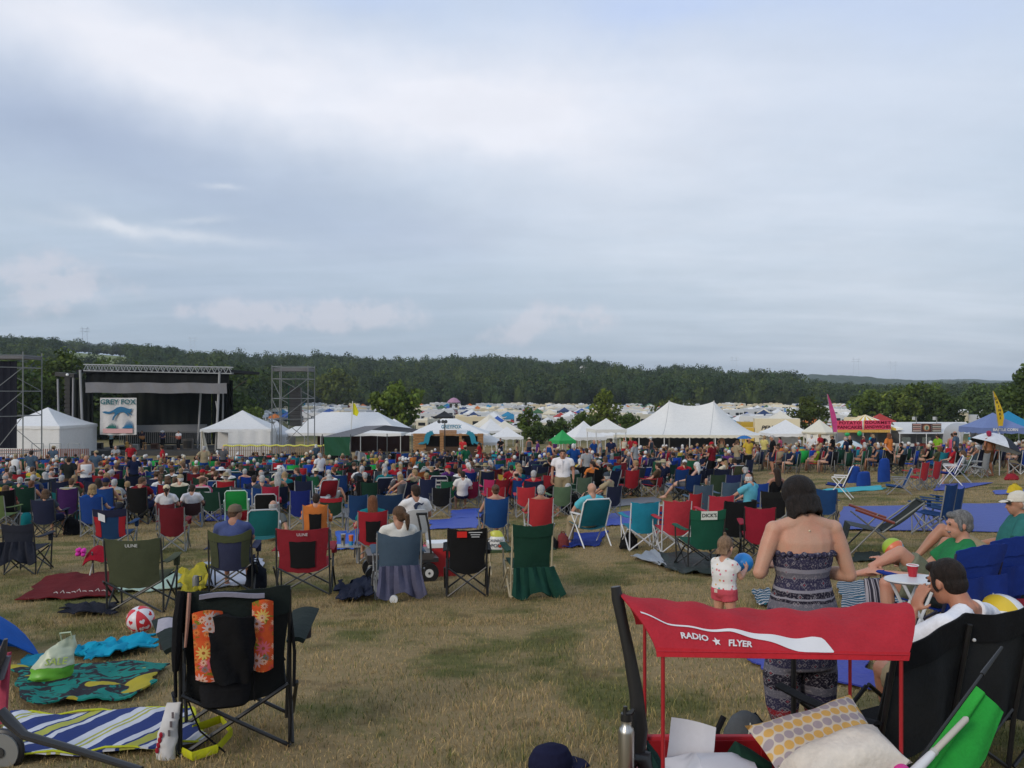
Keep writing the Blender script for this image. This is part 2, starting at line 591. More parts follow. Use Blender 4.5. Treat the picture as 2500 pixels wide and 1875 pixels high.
ys=np.unique(np.concatenate([np.linspace(-40,0,9),np.linspace(0,16,65),np.linspace(16,100,70),np.linspace(100,420,65),np.linspace(420,1700,90),np.linspace(1700,3900,10)]))
gx,gy=np.meshgrid(xs,ys)
gv=np.stack([gx,gy,GZ(gx,gy)],-1).reshape(-1,3)
nx,ny=len(xs),len(ys)
i0=(np.arange(ny-1)[:,None]*nx+np.arange(nx-1)[None,:]).ravel()
gf=np.stack([i0,i0+1,i0+1+nx,i0+nx],-1)
O('ground',np_mesh('ground',gv,gf,4,M_FIELD,smooth=True),kind='structure')
def far_ridge(name,d,pts,tint):
 px=np.linspace(pts[0][0],pts[-1][0],260)
 top=np.interp(px,[p[0] for p in pts],[p[1] for p in pts])+NR.uniform(-2.2,1.2,len(px))
 rows=[]
 for k,(dd,fr) in enumerate([(-.25,0),(-.18,.25),(-.12,.5),(-.06,.78),(-.02,.95),(0,1),(.12,.5)]):
  y=d*(1+dd)
  z=-6+(Zp(top,d)+6)*fr+NR.uniform(-2,2,len(px))*(fr>0)*(fr<1)
  rows.append(np.stack([(px-1250)/F*d+0*y,np.full_like(px,y),z],-1))
 v=np.concatenate(rows)
 n=len(px)
 i=(np.arange(len(rows)-1)[:,None]*n+np.arange(n-1)[None,:]).ravel()
 m=plain(name+'_woods',tint,.95,.7,.02,.5,spec=.05)
 O(name,np_mesh(name,v,np.stack([i,i+1,i+1+n,i+n],-1),4,m,smooth=False),kind='structure')
far_ridge('far_hill',2300,[(1500,925),(1700,913),(1850,911),(1930,913),(2000,916),(2080,918),(2160,925),(2230,932),(2330,931),(2420,938),(2600,944),(2900,930)],(.04,.06,.022))
far_ridge('far_hill',3400,[(1950,940),(2100,932),(2250,929),(2350,927),(2450,931),(2600,928),(2900,922)],(.04,.06,.025))
# crowns for the far wood: lumpy shells of leaf-clump faces, joined in one mesh
def crown_proto(rs,ntri,tall=1.0):
 cl=[]
 for _ in range(9):
  th=rs.uniform(0,2*math.pi)
  zc=rs.uniform(-.35,.75)
  rr=rs.uniform(.2,.62)*math.sqrt(max(.1,1-zc*zc))
  cl.append((rr*math.cos(th),rr*math.sin(th),zc,rs.uniform(.32,.52)))
 cl=np.array(cl)
 k=rs.randint(0,len(cl),ntri)
 d=rs.normal(size=(ntri,3))
 d[:,2]+=.35
 d/=np.linalg.norm(d,axis=1)[:,None]
 c=cl[k,:3]+d*cl[k,3:4]*rs.uniform(.8,1.08,(ntri,1))
 a=rs.normal(size=(ntri,3))
 a-=d*(a*d).sum(1)[:,None]*.7
 a/=np.linalg.norm(a,axis=1)[:,None]
 b=np.cross(d,a)
 s=rs.uniform(.055,.125,(ntri,1))
 tri=np.stack([c+a*s,c-a*s*.5+b*s*.9,c-a*s*.5-b*s*.9],1)
 tri[:,:,2]*=tall
 shade=.75+.5*rs.uniform(size=ntri)
 return tri.reshape(-1,3),np.repeat(shade,3)
protos=[crown_proto(NR,300,tl) for tl in (1.0,1.05,.9,.95,1.15)]
ico=bmesh.new()
bmesh.ops.create_icosphere(ico,subdivisions=1,radius=.62)
ico_v=np.array([v.co[:] for v in ico.verts])
ico_f=np.array([[v.index for v in f.verts] for f in ico.faces])
ico.free()
def forest_mesh(name,spots):
 V,T,Fc=[],[],[]
 off=0
 for (x,y,z,r,h,tint,pi) in spots:
  pv,ps=protos[pi]
  cs,sn=math.cos(x*7.1),math.sin(x*7.1)
  q=np.empty_like(pv)
  q[:,0]=(pv[:,0]*cs-pv[:,1]*sn)*r+x
  q[:,1]=(pv[:,0]*sn+pv[:,1]*cs)*r+y
  q[:,2]=z+h*.52+pv[:,2]*h*.46
  V.append(q)
  T.append(np.outer(ps,tint))
  n=len(q)
  Fc.append(np.arange(n).reshape(-1,3)+off)
  off+=n
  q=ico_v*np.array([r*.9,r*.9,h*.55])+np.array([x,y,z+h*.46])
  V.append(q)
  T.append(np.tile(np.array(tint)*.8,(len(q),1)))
  Fc.append(ico_f+off)
  off+=len(q)
 return np_mesh(name,np.concatenate(V),np.concatenate(Fc),3,M_LEAF,np.concatenate(T))
FIELD_GAPS=[(140,312,430,705),(1350,1400,600,640)]
spots=[]
TINTS=[(1,1,1),(.8,.9,.85),(1.25,1.2,.9),(.7,.8,.8),(1.5,1.4,1.0),(.95,1.1,1.0)]
tries=0
N_FOREST=4000
while len(spots)<N_FOREST and tries<60000:
 tries+=1
 px=random.uniform(-120,2620)
 yb=float(hill_base(px))
 w=random.random()
 y=yb+(DR+15-yb)*w**.8 if random.random()<.86 else yb+random.uniform(-4,22)
 if y<190 and random.random()<.35:
  continue
 if any(a<px<b and lo<y<hi for a,b,lo,hi in FIELD_GAPS):
  continue
 x=X(px,y)
 r=random.uniform(4.4,7.6)*(.8 if y<200 else 1)
 h=random.uniform(10,17)*(.62 if y<200 else .72 if px>1950 or px<520 else 1)
 if y>DR-40:
  h=random.uniform(10,12.5)
  r=random.uniform(5.5,8)
 tn=random.choice(TINTS)
 k=random.uniform(.75,1.2)
 spots.append((x,y,gz(x,y)-.6,r,h,tuple(c*k for c in tn),random.choice([0,0,1,2,3,3,4])))
tag(O('forest',forest_mesh('forest',spots)),'dense wooded hillside of dark green broadleaf trees beyond the campground','forest',kind='stuff')
O('hay_field',np_mesh('hay_field',*(lambda px_,y_:(np.stack([X(px_,y_),y_,GZ(X(px_,y_),y_)+.25],-1).reshape(-1,3),np.array([[j*15+i,j*15+i+1,(j+1)*15+i+1,(j+1)*15+i] for j in range(11) for i in range(14)]),4))(*np.meshgrid(np.linspace(146,308,15),np.linspace(440,690,12))),plain('pale_meadow',(.17,.20,.075),.95,.2,.05),smooth=True),kind='structure')
# trees standing apart
def tree(name,px,d,h,w,tint,label,n_leaf=2600,base=.1,group='trees standing below the wooded hill',leaf=.42,seed=0,py=None):
 rs=np.random.RandomState(seed+int(px))
 x=X(px,d)
 z=gz(x,d)
 h=Zp(h,d)-z
 root=bpy.data.objects.new(name,None)
 COL.objects.link(root)
 root.location=(x,d,z)
 tag(root,label,'tree',group)
 mb=MB()
 tr=max(.12,h*.022)
 mb.tube([(0,0,-.3),(.05,0,h*.3),(-.05,.05,h*.6),(0,0,h*.88)],[tr*1.3,tr,tr*.6,tr*.15],7)
 nodes=[]
 for k in range(8):
  a=k*2.4+rs.uniform(-.4,.4)
  zz=h*rs.uniform(.25,.7)
  e=Vector((math.cos(a)*w*rs.uniform(.28,.44),math.sin(a)*w*rs.uniform(.28,.44),zz+h*rs.uniform(.08,.22)))
  mb.tube([(0,0,zz),e*.5+Vector((0,0,zz*.5+.02*h)),e],[tr*.5,tr*.32,tr*.1],5)
  nodes.append(e)
 mb.build('trunk',M_BARK,root)
 ncl=26
 cl=[]
 for _ in range(ncl):
  zc=rs.uniform(base,1.0)
  prof=math.sin(math.pi*min(1,(zc-base)/(1-base)*.82+.17))**.7
  a=rs.uniform(0,2*math.pi)
  rr=rs.uniform(.15,.92)*prof*w*.42
  cl.append((math.cos(a)*rr,math.sin(a)*rr,zc*h*.93,rs.uniform(.10,.18)*w+.02*h))
 for e in nodes:
  cl.append((e.x,e.y,e.z,.13*w))
 cl=np.array(cl)
 k=rs.randint(0,len(cl),n_leaf)
 dd=rs.normal(size=(n_leaf,3))
 dd/=np.linalg.norm(dd,axis=1)[:,None]
 c=cl[k,:3]+dd*cl[k,3:4]*rs.uniform(.55,1.1,(n_leaf,1))**.7
 c[:,2]=np.maximum(c[:,2],base*h*.6)
 a=rs.normal(size=(n_leaf,3))
 a/=np.linalg.norm(a,axis=1)[:,None]
 b=np.cross(a,dd+rs.normal(size=(n_leaf,3))*.4)
 b/=np.linalg.norm(b,axis=1)[:,None]
 s=rs.uniform(.5,1.0,(n_leaf,1))*leaf
 q=np.stack([c+a*s,c+b*s*.7,c-a*s,c-b*s*.7],1).reshape(-1,3)
 sh=np.repeat(rs.uniform(.7,1.35,len(cl))[k]*rs.uniform(.8,1.2,n_leaf),4)
 O('crown',np_mesh('crown',q,np.arange(len(q)).reshape(-1,4),4,M_LEAF,np.outer(sh,tint)),root)
 return root
G1,G2,G3=(1.8,1.75,1.1),(2.2,1.9,1.1),(1.2,1.25,1.0)
tree('broadleaf_tree',965,118,942,7.4,(2.3,2.2,1.2),'bushy bright green tree behind the white marquee roof beside the yellow flag',4200)
tree('broadleaf_tree',820,330,907,20,(1.9,1.6,1.0),'pale olive tree standing out against the dark wood above the yellow flag',2400,leaf=.9)
tree('young_tree',1292,105,994,3.0,G1,'young tree with loose crown in the campground, between the lilac umbrella and small canopies',2600,.12,leaf=.2)
tree('young_tree',1312,104,1040,3.6,G3,'low spreading bush at the foot of the young campground tree',1500,.05,leaf=.2)
tree('young_tree',1365,108,1022,3.6,G3,'dark rounded young tree behind the green pop-up canopy',2200,.05,leaf=.22)
tree('young_tree',1475,120,953,4.6,G2,'tall olive tree with narrow crown behind the peaked small canopies',2600,.1,leaf=.28)
tree('young_tree',1425,118,1004,4.2,G1,'loose green tree between the dark young tree and the tall olive tree',1800,.05,leaf=.24)
tree('young_tree',1532,98,1012,3.4,G3,'dark green young tree beside the sloping side of the big marquee',1700,.05,leaf=.22)
tree('broadleaf_tree',1640,190,975,10,(1.5,1.25,.8),'brownish green tree just behind the big marquee peaks',2000,.1,leaf=.42)
tree('young_tree',1975,118,977,6.4,(1.35,1.2,.8),'brownish green loose tree behind the small white tents',2400,.05,leaf=.3)
tree('young_tree',610,112,996,5.2,G1,'bright green bushy tree behind the white side tent of the stage',1500,.05,leaf=.3)
tree('broadleaf_tree',2125,150,957,8.6,G1,'tall green tree behind the pink food banners',3000,.05,leaf=.4)
tree('broadleaf_tree',2235,160,935,10.5,G1,'tallest green tree behind the food stalls',3600,.05,leaf=.42)
tree('broadleaf_tree',2190,150,956,9.0,G2,'lighter green tree between two taller trees behind food stalls',2600,.05,leaf=.4)
tree('broadleaf_tree',2300,152,962,8.6,G3,'dark green tree beside the white silo',2400,.05,leaf=.4)
tree('broadleaf_tree',2385,190,955,14.0,(1.3,1.35,1.15),'pale grey green rounded tree behind the barn roof',2600,.05,leaf=.5)
tree('broadleaf_tree',2520,96,896,8.0,G3,'dark tall tree with ragged outline cut by the frame edge',3600,.05,leaf=.34)
tree('broadleaf_tree',2450,140,950,9.0,G3,'dark tree behind the yellow feather flag',2400,.05,leaf=.4)
for k,(px,d,hh,ww,tn) in enumerate([(20,112,880,9,G3),(95,116,868,9,G1),(160,118,858,9,(1.35,1.3,.8)),(250,122,882,9,G3),(330,122,890,9,G3),(420,124,893,9,G3),(500,120,900,8,G1),(560,124,905,8,G3)]):
 tree('broadleaf_tree',px,d,hh,ww,tn,['dark tree behind the cut-off speaker tower','green tree between speaker tower and stage','yellowish green tall tree behind the stage wing','dark green tree behind the stage banner','dark tree behind the stage roof centre','dark tree seen through the stage opening beside the banner','green tree behind the stage posts at its open end','dark green tree between the stage and the second tower'][k],1900,.05,'trees close behind the stage',.42,k)
 # stage, tents, stalls, campground
WHITE,CREAM=(.80,.80,.80),(.78,.73,.62)
GREYM=(.17,.18,.18)
def empty(name,loc,rz=0,label=None,cat=None,group=None,scale=None):
 o=bpy.data.objects.new(name,None)
 COL.objects.link(o)
 o.location=loc
 o.rotation_euler=(0,0,rz)
 o.empty_display_size=.2
 if scale:
  o.scale=(scale,)*3
 return tag(o,label,cat,group)
_txt={}
def text_mesh(body,size,depth=.004,shear=0,spacing=1.0,bold=0.0):
 key=(body,size,depth,shear,spacing,bold)
 if key not in _txt:
  cu=bpy.data.curves.new('lettering','FONT')
  cu.body,cu.size,cu.align_x,cu.align_y=body,size,'CENTER','CENTER'
  cu.extrude,cu.shear,cu.space_character,cu.offset=depth,shear,spacing,bold*size
  cu.resolution_u=2
  o=bpy.data.objects.new('lettering',cu)
  me=bpy.data.meshes.new_from_object(o)
  bpy.data.objects.remove(o)
  me.materials.clear()
  me.materials.append(M_PRINT)
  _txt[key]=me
 return _txt[key]
def lettering(parent,body,size,loc,color,rz=0,rx=90,sx=1.0,**kw):
 o=O('lettering',text_mesh(body,size,**kw),parent,color,loc)
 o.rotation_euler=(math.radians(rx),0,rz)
 o.scale=(sx,1,1)
 return o
def rect_ring(hx,hy,z,ns=4,scal=0.0):
 pts=[]
 for (x0,y0,x1,y1) in ((-hx,-hy,hx,-hy),(hx,-hy,hx,hy),(hx,hy,-hx,hy),(-hx,hy,-hx,-hy)):
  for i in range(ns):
   f=i/ns
   pts.append((x0+(x1-x0)*f,y0+(y1-y0)*f,z-(scal if i%2 else 0)))
 return pts
def roof_mesh(w,dep,eave,apex,ridge=0.0,sag=1.2,val=.22,ns=8,mats=None,stripes=0):
 mb=MB()
 rings=[rect_ring(w/2+.02,dep/2+.02,eave-val,ns,.06),rect_ring(w/2,dep/2,eave,ns)]
 for k in range(1,6):
  f=k/6
  rings.append(rect_ring(w/2*(1-f)+ridge/2*f,dep/2*(1-f),eave+(apex-eave)*f**sag,ns))
 rings.append(rect_ring(max(ridge/2,.02),.02,apex,ns))
 n=4*ns
 vs=[p for r in rings for p in r]
 fs=[]
 for i in range(len(rings)-1):
  for j in range(n):
   fs.append((i*n+j,i*n+(j+1)%n,(i+1)*n+(j+1)%n,(i+1)*n+j))
 mb.add(vs,fs)
 if stripes:
  mb.mi=[(j//stripes)%2 for i in range(len(rings)-1) for j in range(n)]
 me=mb.mesh('roof',mats or M_VINYL,smooth=False)
 return me
def canopy(name,px,d,w,dep,eave,apex,color,label,group=None,rz=0,ridge=0,walls='',legs=True,val=.22,sag=1.2,cat='tent',wall_col=None,frame=(.6,.6,.6)):
 p=Vector((X(px,d),d,gz(X(px,d),d)))
 r=empty(name,p,rz,label,cat,group)
 O('roof',roof_mesh(w,dep,eave,apex,ridge,sag,val),r,color)
 if legs:
  lm=MB().tube([(0,0,-.1),(0,0,eave)],.035,6).mesh('leg',M_TUBE)
  n=max(2,int(w/3.2)+1)
  for i in range(n):
   for sy in (-1,1):
    O('leg',lm,r,frame,((i/(n-1)-.5)*(w-.12),sy*(dep/2-.06),0))
 for s in walls:
  sx,ax={'l':(-1,0),'r':(1,0),'f':(0,-1),'b':(0,1)}[s]
  mb=MB()
  L=dep if sx else w
  def fn(u,v):
   q=(u-.5)*(L-.1)
   off=.05*math.sin(u*23)*(1-v)+.03*math.sin(u*51+1)
   return (sx*(w/2-.05)+off,q,v*(eave-.1)) if sx else (q,ax*(dep/2-.05)+off,v*(eave-.1))
  mb.sheet(fn,18,3,.02)
  mb.build('side_wall',M_VINYL,r,color=wall_col or color)
 return r
def truss(mb,a,b,h,n,r=.05,dep=None):
 a,b=Vector(a),Vector(b)
 up=Vector((0,0,h))
 mb.tube([a,b],r,5).tube([a+up,b+up],r,5)
 for i in range(n):
  p,q=a.lerp(b,i/n),a.lerp(b,(i+1)/n)
  mb.tube([p,p.lerp(q,.5)+up],r*.7,4).tube([p.lerp(q,.5)+up,q],r*.7,4)
  # the stage
BLACKCLOTH=(.006,.007,.007)
sd=76.0
s0=Vector((X(372,sd),sd,gz(X(372,sd),sd)))
st=empty('stage',s0,0,'open air concert stage with black roof, truss and grey scrim band','stage')
SX=lambda px:X(px,sd)-s0.x
SZ=lambda py,d=sd:Zp(py,d)-s0.z
W0,W1=SX(200),SX(562)
MB().box(((W0+W1)/2,4,SZ(1100)/2),(W1-W0+.4,9,SZ(1100))).build('deck',plain('stage_deck',(.05,.05,.05),.8),st)
mb=MB()
truss(mb,(SX(204),0,SZ(905)),(SX(565),0,SZ(912)),.55,26,.05)
truss(mb,(SX(204),.5,SZ(905)),(SX(565),.5,SZ(912)),.55,26,.05)
mb.build('roof_truss',M_TUBE,st,color=(.34,.35,.36))
mb=MB().box((0.1,4.3,SZ(906)),(W1-W0+.6,8.6,.25))
mb.build('roof',M_FAB,st,color=(.015,.016,.018))
MB().sheet(lambda u,v:(W0+.2+(W1-W0-.4)*u,.35+.08*math.sin(u*60),SZ(938)+(SZ(908)-SZ(938))*v),40,3,.03).build('valance',M_FAB,st,color=BLACKCLOTH)
MB().sheet(lambda u,v:(SX(212)+(SX(556)-SX(212))*u,-.25+.06*math.sin(u*31)*v+.05*math.sin(u*77+v*4),SZ(959+u*1.5)+(SZ(934)-SZ(959))*v+.03*math.sin(u*19)),60,6,.04).build('scrim_band',M_VINYL,st,color=(.21,.21,.225))
for k,(x0,x1,dd) in enumerate([(206,441,7.8),(441,497,8.0)]):
 MB().sheet(lambda u,v:(SX(x0)+(SX(x1)-SX(x0))*u,dd+.12*math.sin(u*50),SZ(1098)+(SZ(925)-SZ(1098))*v),40,2,.03).build('back_curtain',M_FAB,st,color=(.012,.016,.013))
for (x0,y0,x1,y1,dy,r) in [(197,903,205,1112,-.1,.11),(537,908,527,1112,-.1,.10),(461,940,452,1100,3,.09),(489,940,487,1090,6,.08)]:
 MB().tube([(SX(x0),dy,SZ(y0)),(SX(x1),dy,max(0,SZ(y1)))],r,8).build('column',M_TUBE,st,color=(.30,.30,.30))
MB().tube([(SX(527),0,SZ(980)),(SX(518),1.5,SZ(1015))],.05,5).build('brace',M_TUBE,st,color=(.5,.5,.5))
mb=MB()
for i in range(46):
 x=SX(210)+(SX(450)-SX(210))*i/45
 mb.tube([(x,6.5,SZ(1092)),(x,6.5,SZ(1062))],.03,4)
mb.tube([(SX(210),6.5,SZ(1062)),(SX(450),6.5,SZ(1062))],.04,4)
tag(mb.build('rear_railing',M_TUBE,st,color=(.25,.25,.25)),kind='stuff')
MB().prism([(SX(206),SZ(1063)),(SX(440),SZ(1066)),(SX(432),SZ(1043)),(SX(210),SZ(1046))],7.0,7.4).build('rear_shelter',M_VINYL,st,color=(.30,.31,.33))
wing=empty('stage_wing',(X(160,sd+1),sd+1,gz(X(160,sd+1),sd+1)),0,'black draped speaker wing on steel poles beside the stage roof','stage wing')
wx=lambda px:X(px,sd+1)-wing.location.x
wz=lambda py:Zp(py,sd+1)-wing.location.z
for a,ya,b in [(141,925,145),(179,917,177)]:
 MB().tube([(wx(a),0,wz(ya)),(wx(b),0,0)],.09,7).build('pole',M_TUBE,wing,color=(.28,.28,.29))
mb=MB().box((wx(164),.3,wz(972)),(.42,.5,wz(915)-wz(1030)))
for k in range(9):
 mb.box((wx(164),.02,wz(925+11*k)),(.5,.12,.26))
mb.build('speaker_column',M_PLAST,wing,color=(.012,.012,.013))
MB().box((wx(160),.2,wz(915)),(1.7,.8,.35),ry=.08).build('lamp_rail',M_PLAST,wing,color=(.02,.02,.022))
MB().sheet(lambda u,v:(wx(146)+(wx(200)-wx(146))*u,2.2+.1*math.sin(u*30),wz(1050)+(wz(925)-wz(1050))*v),16,2,.03).build('side_curtain',M_FAB,wing,color=(.012,.015,.013))
MB().ell((wx(168),-.25,wz(915)),(.14,.1,.12)).build('lamp',M_PLAST,wing,color=(.8,.8,.8))
bp=Vector((X(289,sd-.6),sd-.6,Zp(1061,sd-.6)))
bn=empty('banner',bp,0,'white cloth banner with blue leaping fox hanging at the stage front','banner')
bw,bh=X(334,sd)-X(244,sd),Zp(972,sd)-Zp(1061,sd)
MB().sheet(lambda u,v:((u-.5)*bw*(1-.015*v),.09*math.sin(u*17+v)*(1-v*.7),v*bh-.05*math.sin(u*3.1)*(1-v)),30,10,.02).build('cloth',M_CLOTH,bn,color=(.56,.55,.55))
TEAL,FOXB=(.03,.13,.15),(.03,.14,.27)
lettering(bn,'GREY FOX',.62,(.02,-.13,bh*.885),TEAL,sx=1.06,bold=.02)
def emblem(parent,poly,sx,sz,off,color,name='emblem',y=-.125):
 MB().prism([(off[0]+a*sx,off[1]+b*sz) for a,b in poly],y-.015,y+.015).build(name,M_PRINT,parent,color=color,smooth=False)
FOX=[(0,.62),(.05,.55),(.12,.50),(.22,.48),(.33,.55),(.40,.62),(.43,.50),(.40,.38),(.36,.27),(.34,.08),(.38,.08),(.42,.26),(.50,.42),(.56,.55),(.66,.60),(.74,.58),(.82,.46),(.87,.36),(.85,.32),(.89,.34),(.90,.40),(.84,.54),(.86,.58),(.97,.42),(1.0,.36),(.99,.44),(.93,.58),(1.0,.66),(.98,.72),(1.02,.84),(.93,.80),(.84,.84),(.74,.92),(.62,.96),(.50,.90),(.40,.76),(.30,.66),(.20,.62),(.10,.66)]
emblem(bn,FOX,bw*.80,bh*.42,(-bw*.42,bh*.36),FOXB)
for (ox,n,hh,c) in [(-.18,7,.13,(.02,.15,.13)),(.27,9,.22,(.02,.16,.33))]:
 pts=[(ox*bw-.16*bw,.175*bh)]
 for i in range(n):
  f=(i+.5)/n
  pts+=[((ox-.12+.26*f)*bw,(.19+hh*math.sin(f*2.6))*bh),((ox-.13+.26*(f+.5/n))*bw,.20*bh)]
 pts+=[((ox+.16)*bw,.175*bh)]
 MB().prism(pts,-.14,-.115).build('emblem',M_PRINT,bn,color=c,smooth=False)
MB().box((0,-.12,.10*bh),(.80*bw,.02,.12*bh)).build('stripe',M_PRINT,bn,color=(.62,.36,.36))
# scaffold towers
def scaffold(px0,pxm,px1,ytop,d,label,dep=2.4,levels=(895,925,973,1023),spk=None,rz=0):
 o=Vector((X(px0,d),d,gz(X(px0,d),d)))
 r=empty('scaffold_tower',o,rz,label,'scaffold')
 x1,xm=X(px1,d)-o.x,X(pxm,d)-o.x
 zt=Zp(ytop,d)-o.z
 for (x,y) in ((0,0),(x1,0),(xm,-dep*.45),(0,dep),(x1,dep)):
  MB().tube([(x,y,-.1),(x,y,zt+.25)],.042,6).build('post',M_TUBE,r,color=GREYM)
 zs=[Zp(l,d)-o.z for l in levels]
 for z in zs+[.9]:
  mb=MB()
  for a,b in (((0,0),(xm,-dep*.45)),((xm,-dep*.45),(x1,0)),((0,dep),(x1,dep)),((0,0),(0,dep)),((x1,0),(x1,dep))):
   mb.tube([(*a,z),(*b,z)],.03,5)
  mb.build('ledger',M_TUBE,r,color=GREYM)
 zz=zs[1:]+[.9]
 for k in range(len(zz)-1):
  for a,b in (((0,0,zz[k]),(xm,-dep*.45,zz[k+1])),((x1,0,zz[k]),(xm,-dep*.45,zz[k+1])),((0,dep,zz[k]),(x1,dep,zz[k+1]))):
   MB().tube([a,b],.028,5).build('diagonal',M_TUBE,r,color=GREYM)
 MB().box((x1*.5,dep*.5,zt-.1),(x1,dep*.9,.28)).build('top_platform',plain('grey_plank',(.15,.15,.16),.8),r)
 return r,o,x1,zt
tw,o,x1,zt=scaffold(664,695,752,899,72,'grey scaffold tower holding a hanging black speaker stack behind the crowd')
la=empty('speaker_array',(X(716,71.5),72.6,Zp(1040,72)),0,'black line array of speakers hung inside the scaffold tower','speakers')
for k in range(10):
 f=k/9
 MB().box((0,.12*(1-f)**2-.3,.15+k*.325),(.95,.55,.30),rx=-.16*(1-f)).build('speaker_cabinet',M_PLAST,la,color=(.012,.012,.014))
MB().tube([(0,-.3,3.3),(0,-.3,zt+o.z-la.location.z)],.03,5).build('chain',M_TUBE,la,color=(.05,.05,.05))
MB().box((-.62,.2,1.7),(.2,.5,3.3)).build('cover_strip',M_FAB,la,color=(.02,.06,.045))
tw2,o2,x2,zt2=scaffold(-52,5,56,867,60,'grey scaffold tower at the picture edge with black scrim beside white tent',levels=(868,897,955,1016))
MB().sheet(lambda u,v:(.1+2.3*u,.5+.05*math.sin(u*30),1.2+(zt2-1.6)*v),14,3,.03).build('scrim',M_FAB,tw2,color=(.010,.011,.02))
# frame tents beside the stage
T1=canopy('frame_tent',117,74,5.7,5.4,2.75,4.25,WHITE,'white walled frame tent with pointed roof beside the left speaker tower','white frame tents',rz=-.10,walls='lrfb')
T2=canopy('frame_tent',592,76,5.9,5.6,2.45,4.0,WHITE,'white frame tent with one side open between stage and speaker tower','white frame tents',rz=.1,walls='rb')
MB().sheet(lambda u,v:(-.6+3.5*u,-2.82+.04*math.sin(u*21),v*2.35),16,3,.02).build('front_wall',M_VINYL,T2,color=WHITE)
MB().sheet(lambda u,v:(-2.85+.55*u*(1.3-v),-2.78+.12*math.sin(u*14),v*2.3),8,5,.03).build('tied_curtain',M_VINYL,T2,color=CREAM)
T3=canopy('frame_tent',676,78,2.6,3.4,1.9,3.0,(.62,.64,.68),'small grey white tent behind the scaffold tower foot','white frame tents',walls='lrf')
canopy('frame_tent',855,80,10.9,7.0,2.05,3.85,WHITE,'long low white marquee roof behind the grey shade canopy','white frame tents',ridge=5.2,rz=-.06,walls='',sag=1.1)
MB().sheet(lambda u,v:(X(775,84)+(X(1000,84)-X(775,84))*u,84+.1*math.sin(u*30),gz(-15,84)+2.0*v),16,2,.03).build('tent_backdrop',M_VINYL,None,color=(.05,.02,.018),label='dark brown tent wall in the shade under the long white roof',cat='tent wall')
canopy('frame_tent',962,86,3.6,4.0,2.1,3.2,WHITE,'white tent roof end behind the long marquee roof','white frame tents')
def barrier(px,d,w,h=1.1,rz=0,label='',group='crowd barriers'):
 p=Vector((X(px,d),d,gz(X(px,d),d)))
 r=empty('crowd_barrier',p,rz,label,'barrier',group)
 mb=MB()
 for z in (.12,h*.55,h):
  mb.tube([(-w/2,0,z),(w/2,0,z)],.03,5)
 mb.build('rail',M_TUBE,r,color=(.30,.32,.34))
 for s in (-1,1):
  MB().tube([(s*w/2,0,0),(s*w/2,0,h)],.035,5).build('post',M_TUBE,r,color=(.30,.32,.34))
for k,px in enumerate((92,135,180)):
 barrier(px,70.7,.95,1.25,0,'steel crowd barrier %s the white walled tent'%('before the left end of','in front of the middle of','before the stage end of')[k])
for k,px in enumerate((570,598,626,652)):
 barrier(px,72,.98,1.15,0,'steel crowd barrier number %s along the white side tent near the scaffold tower'%('one','two','three','four')[k])
 # grey shade canopy with green tarp
d=50.0
sc=empty('shade_canopy',(X(890,d),d,gz(X(890,d),d)),0,'grey shade cloth canopy with green tarp wall amid the crowd','canopy')
cx=lambda px:X(px,d)-sc.location.x
cz=lambda py:Zp(py,d)-sc.location.z
def quadsheet(pts,name,parent,col,nu=8,nv=8,sag=.1,mat=None,thick=.015):
 a,b,c,e=[Vector(p) for p in pts]
 MB().sheet(lambda u,v:a.lerp(b,u).lerp(e.lerp(c,u),v)-Vector((0,0,sag*math.sin(math.pi*u)*math.sin(math.pi*v))),nu,nv,thick).build(name,mat or M_FAB,parent,color=col)
quadsheet([(cx(786),0,cz(1067)),(cx(858),0,cz(1066)),(cx(930),1.6,cz(1041)),(cx(866),3.4,cz(1046))],'roof_panel',sc,(.16,.16,.17))
quadsheet([(cx(905),.3,cz(1050)),(cx(1003),.6,cz(1056.5)),(cx(1008),3,cz(1053)),(cx(931),1.65,cz(1041))],'roof_panel',sc,(.045,.045,.05))
for px,y in ((787,0),(856,0),(942,.5),(1003,.6)):
 MB().tube([(cx(px),y,0),(cx(px),y,cz(1060))],.03,6).build('post',M_TUBE,sc,color=(.08,.09,.09))
MB().sheet(lambda u,v:(cx(792)+(cx(855)-cx(792))*u,-.06+.05*math.sin(u*9+v*5),cz(1112)+(cz(1067)-cz(1112))*v),14,8,.015).build('tarp_wall',M_TARP,sc,color=(.012,.075,.035))
gt=MB().sheet(lambda u,v:(.9*(u-.5)*(1-.35*v),.25+.18*math.sin(u*11)*v,.35+v*.95-.25*u*u),12,8,.02)
gt.build('draped_tarp',M_TARP,None,color=(.30,.31,.33),loc=(X(880,46),46,gz(X(880,46),46)),label='silver grey tarp draped over a chair beside the green tarp wall',cat='tarp')
def snow_fence(pts,d,h,col,label,ribbon=None):
 r=empty('snow_fence',(X(pts[0],d),d,gz(X(pts[0],d),d)),0,label,'fence')
 x0,x1=X(pts[0],d),X(pts[1],d)
 n=int((x1-x0)/.14)
 mb=MB()
 for i in range(n+1):
  x=x0+(x1-x0)*i/n
  mb.box((x-x0,0,gz(x,d)-r.location.z+h/2),(.07,.02,h))
 tag(mb.build('slats',M_TUBE,r,color=col,smooth=False),kind='stuff')
 if ribbon:
  mb=MB()
  mb.tube([((x1-x0)*i/30,-.04,gz(x0+(x1-x0)*i/30,d)-r.location.z+h-.05+.05*math.sin(i*1.7)) for i in range(31)],.06,5)
  mb.build('ribbon',M_TUBE,r,color=ribbon)
snow_fence((545,792),66,1.25,(.24,.16,.10),'wooden slat snow fence with yellow ribbon before the side tent',(.62,.60,.10))
snow_fence((-20,215),66,1.0,(.20,.06,.04),'reddish snow fence in front of the white walled tent')
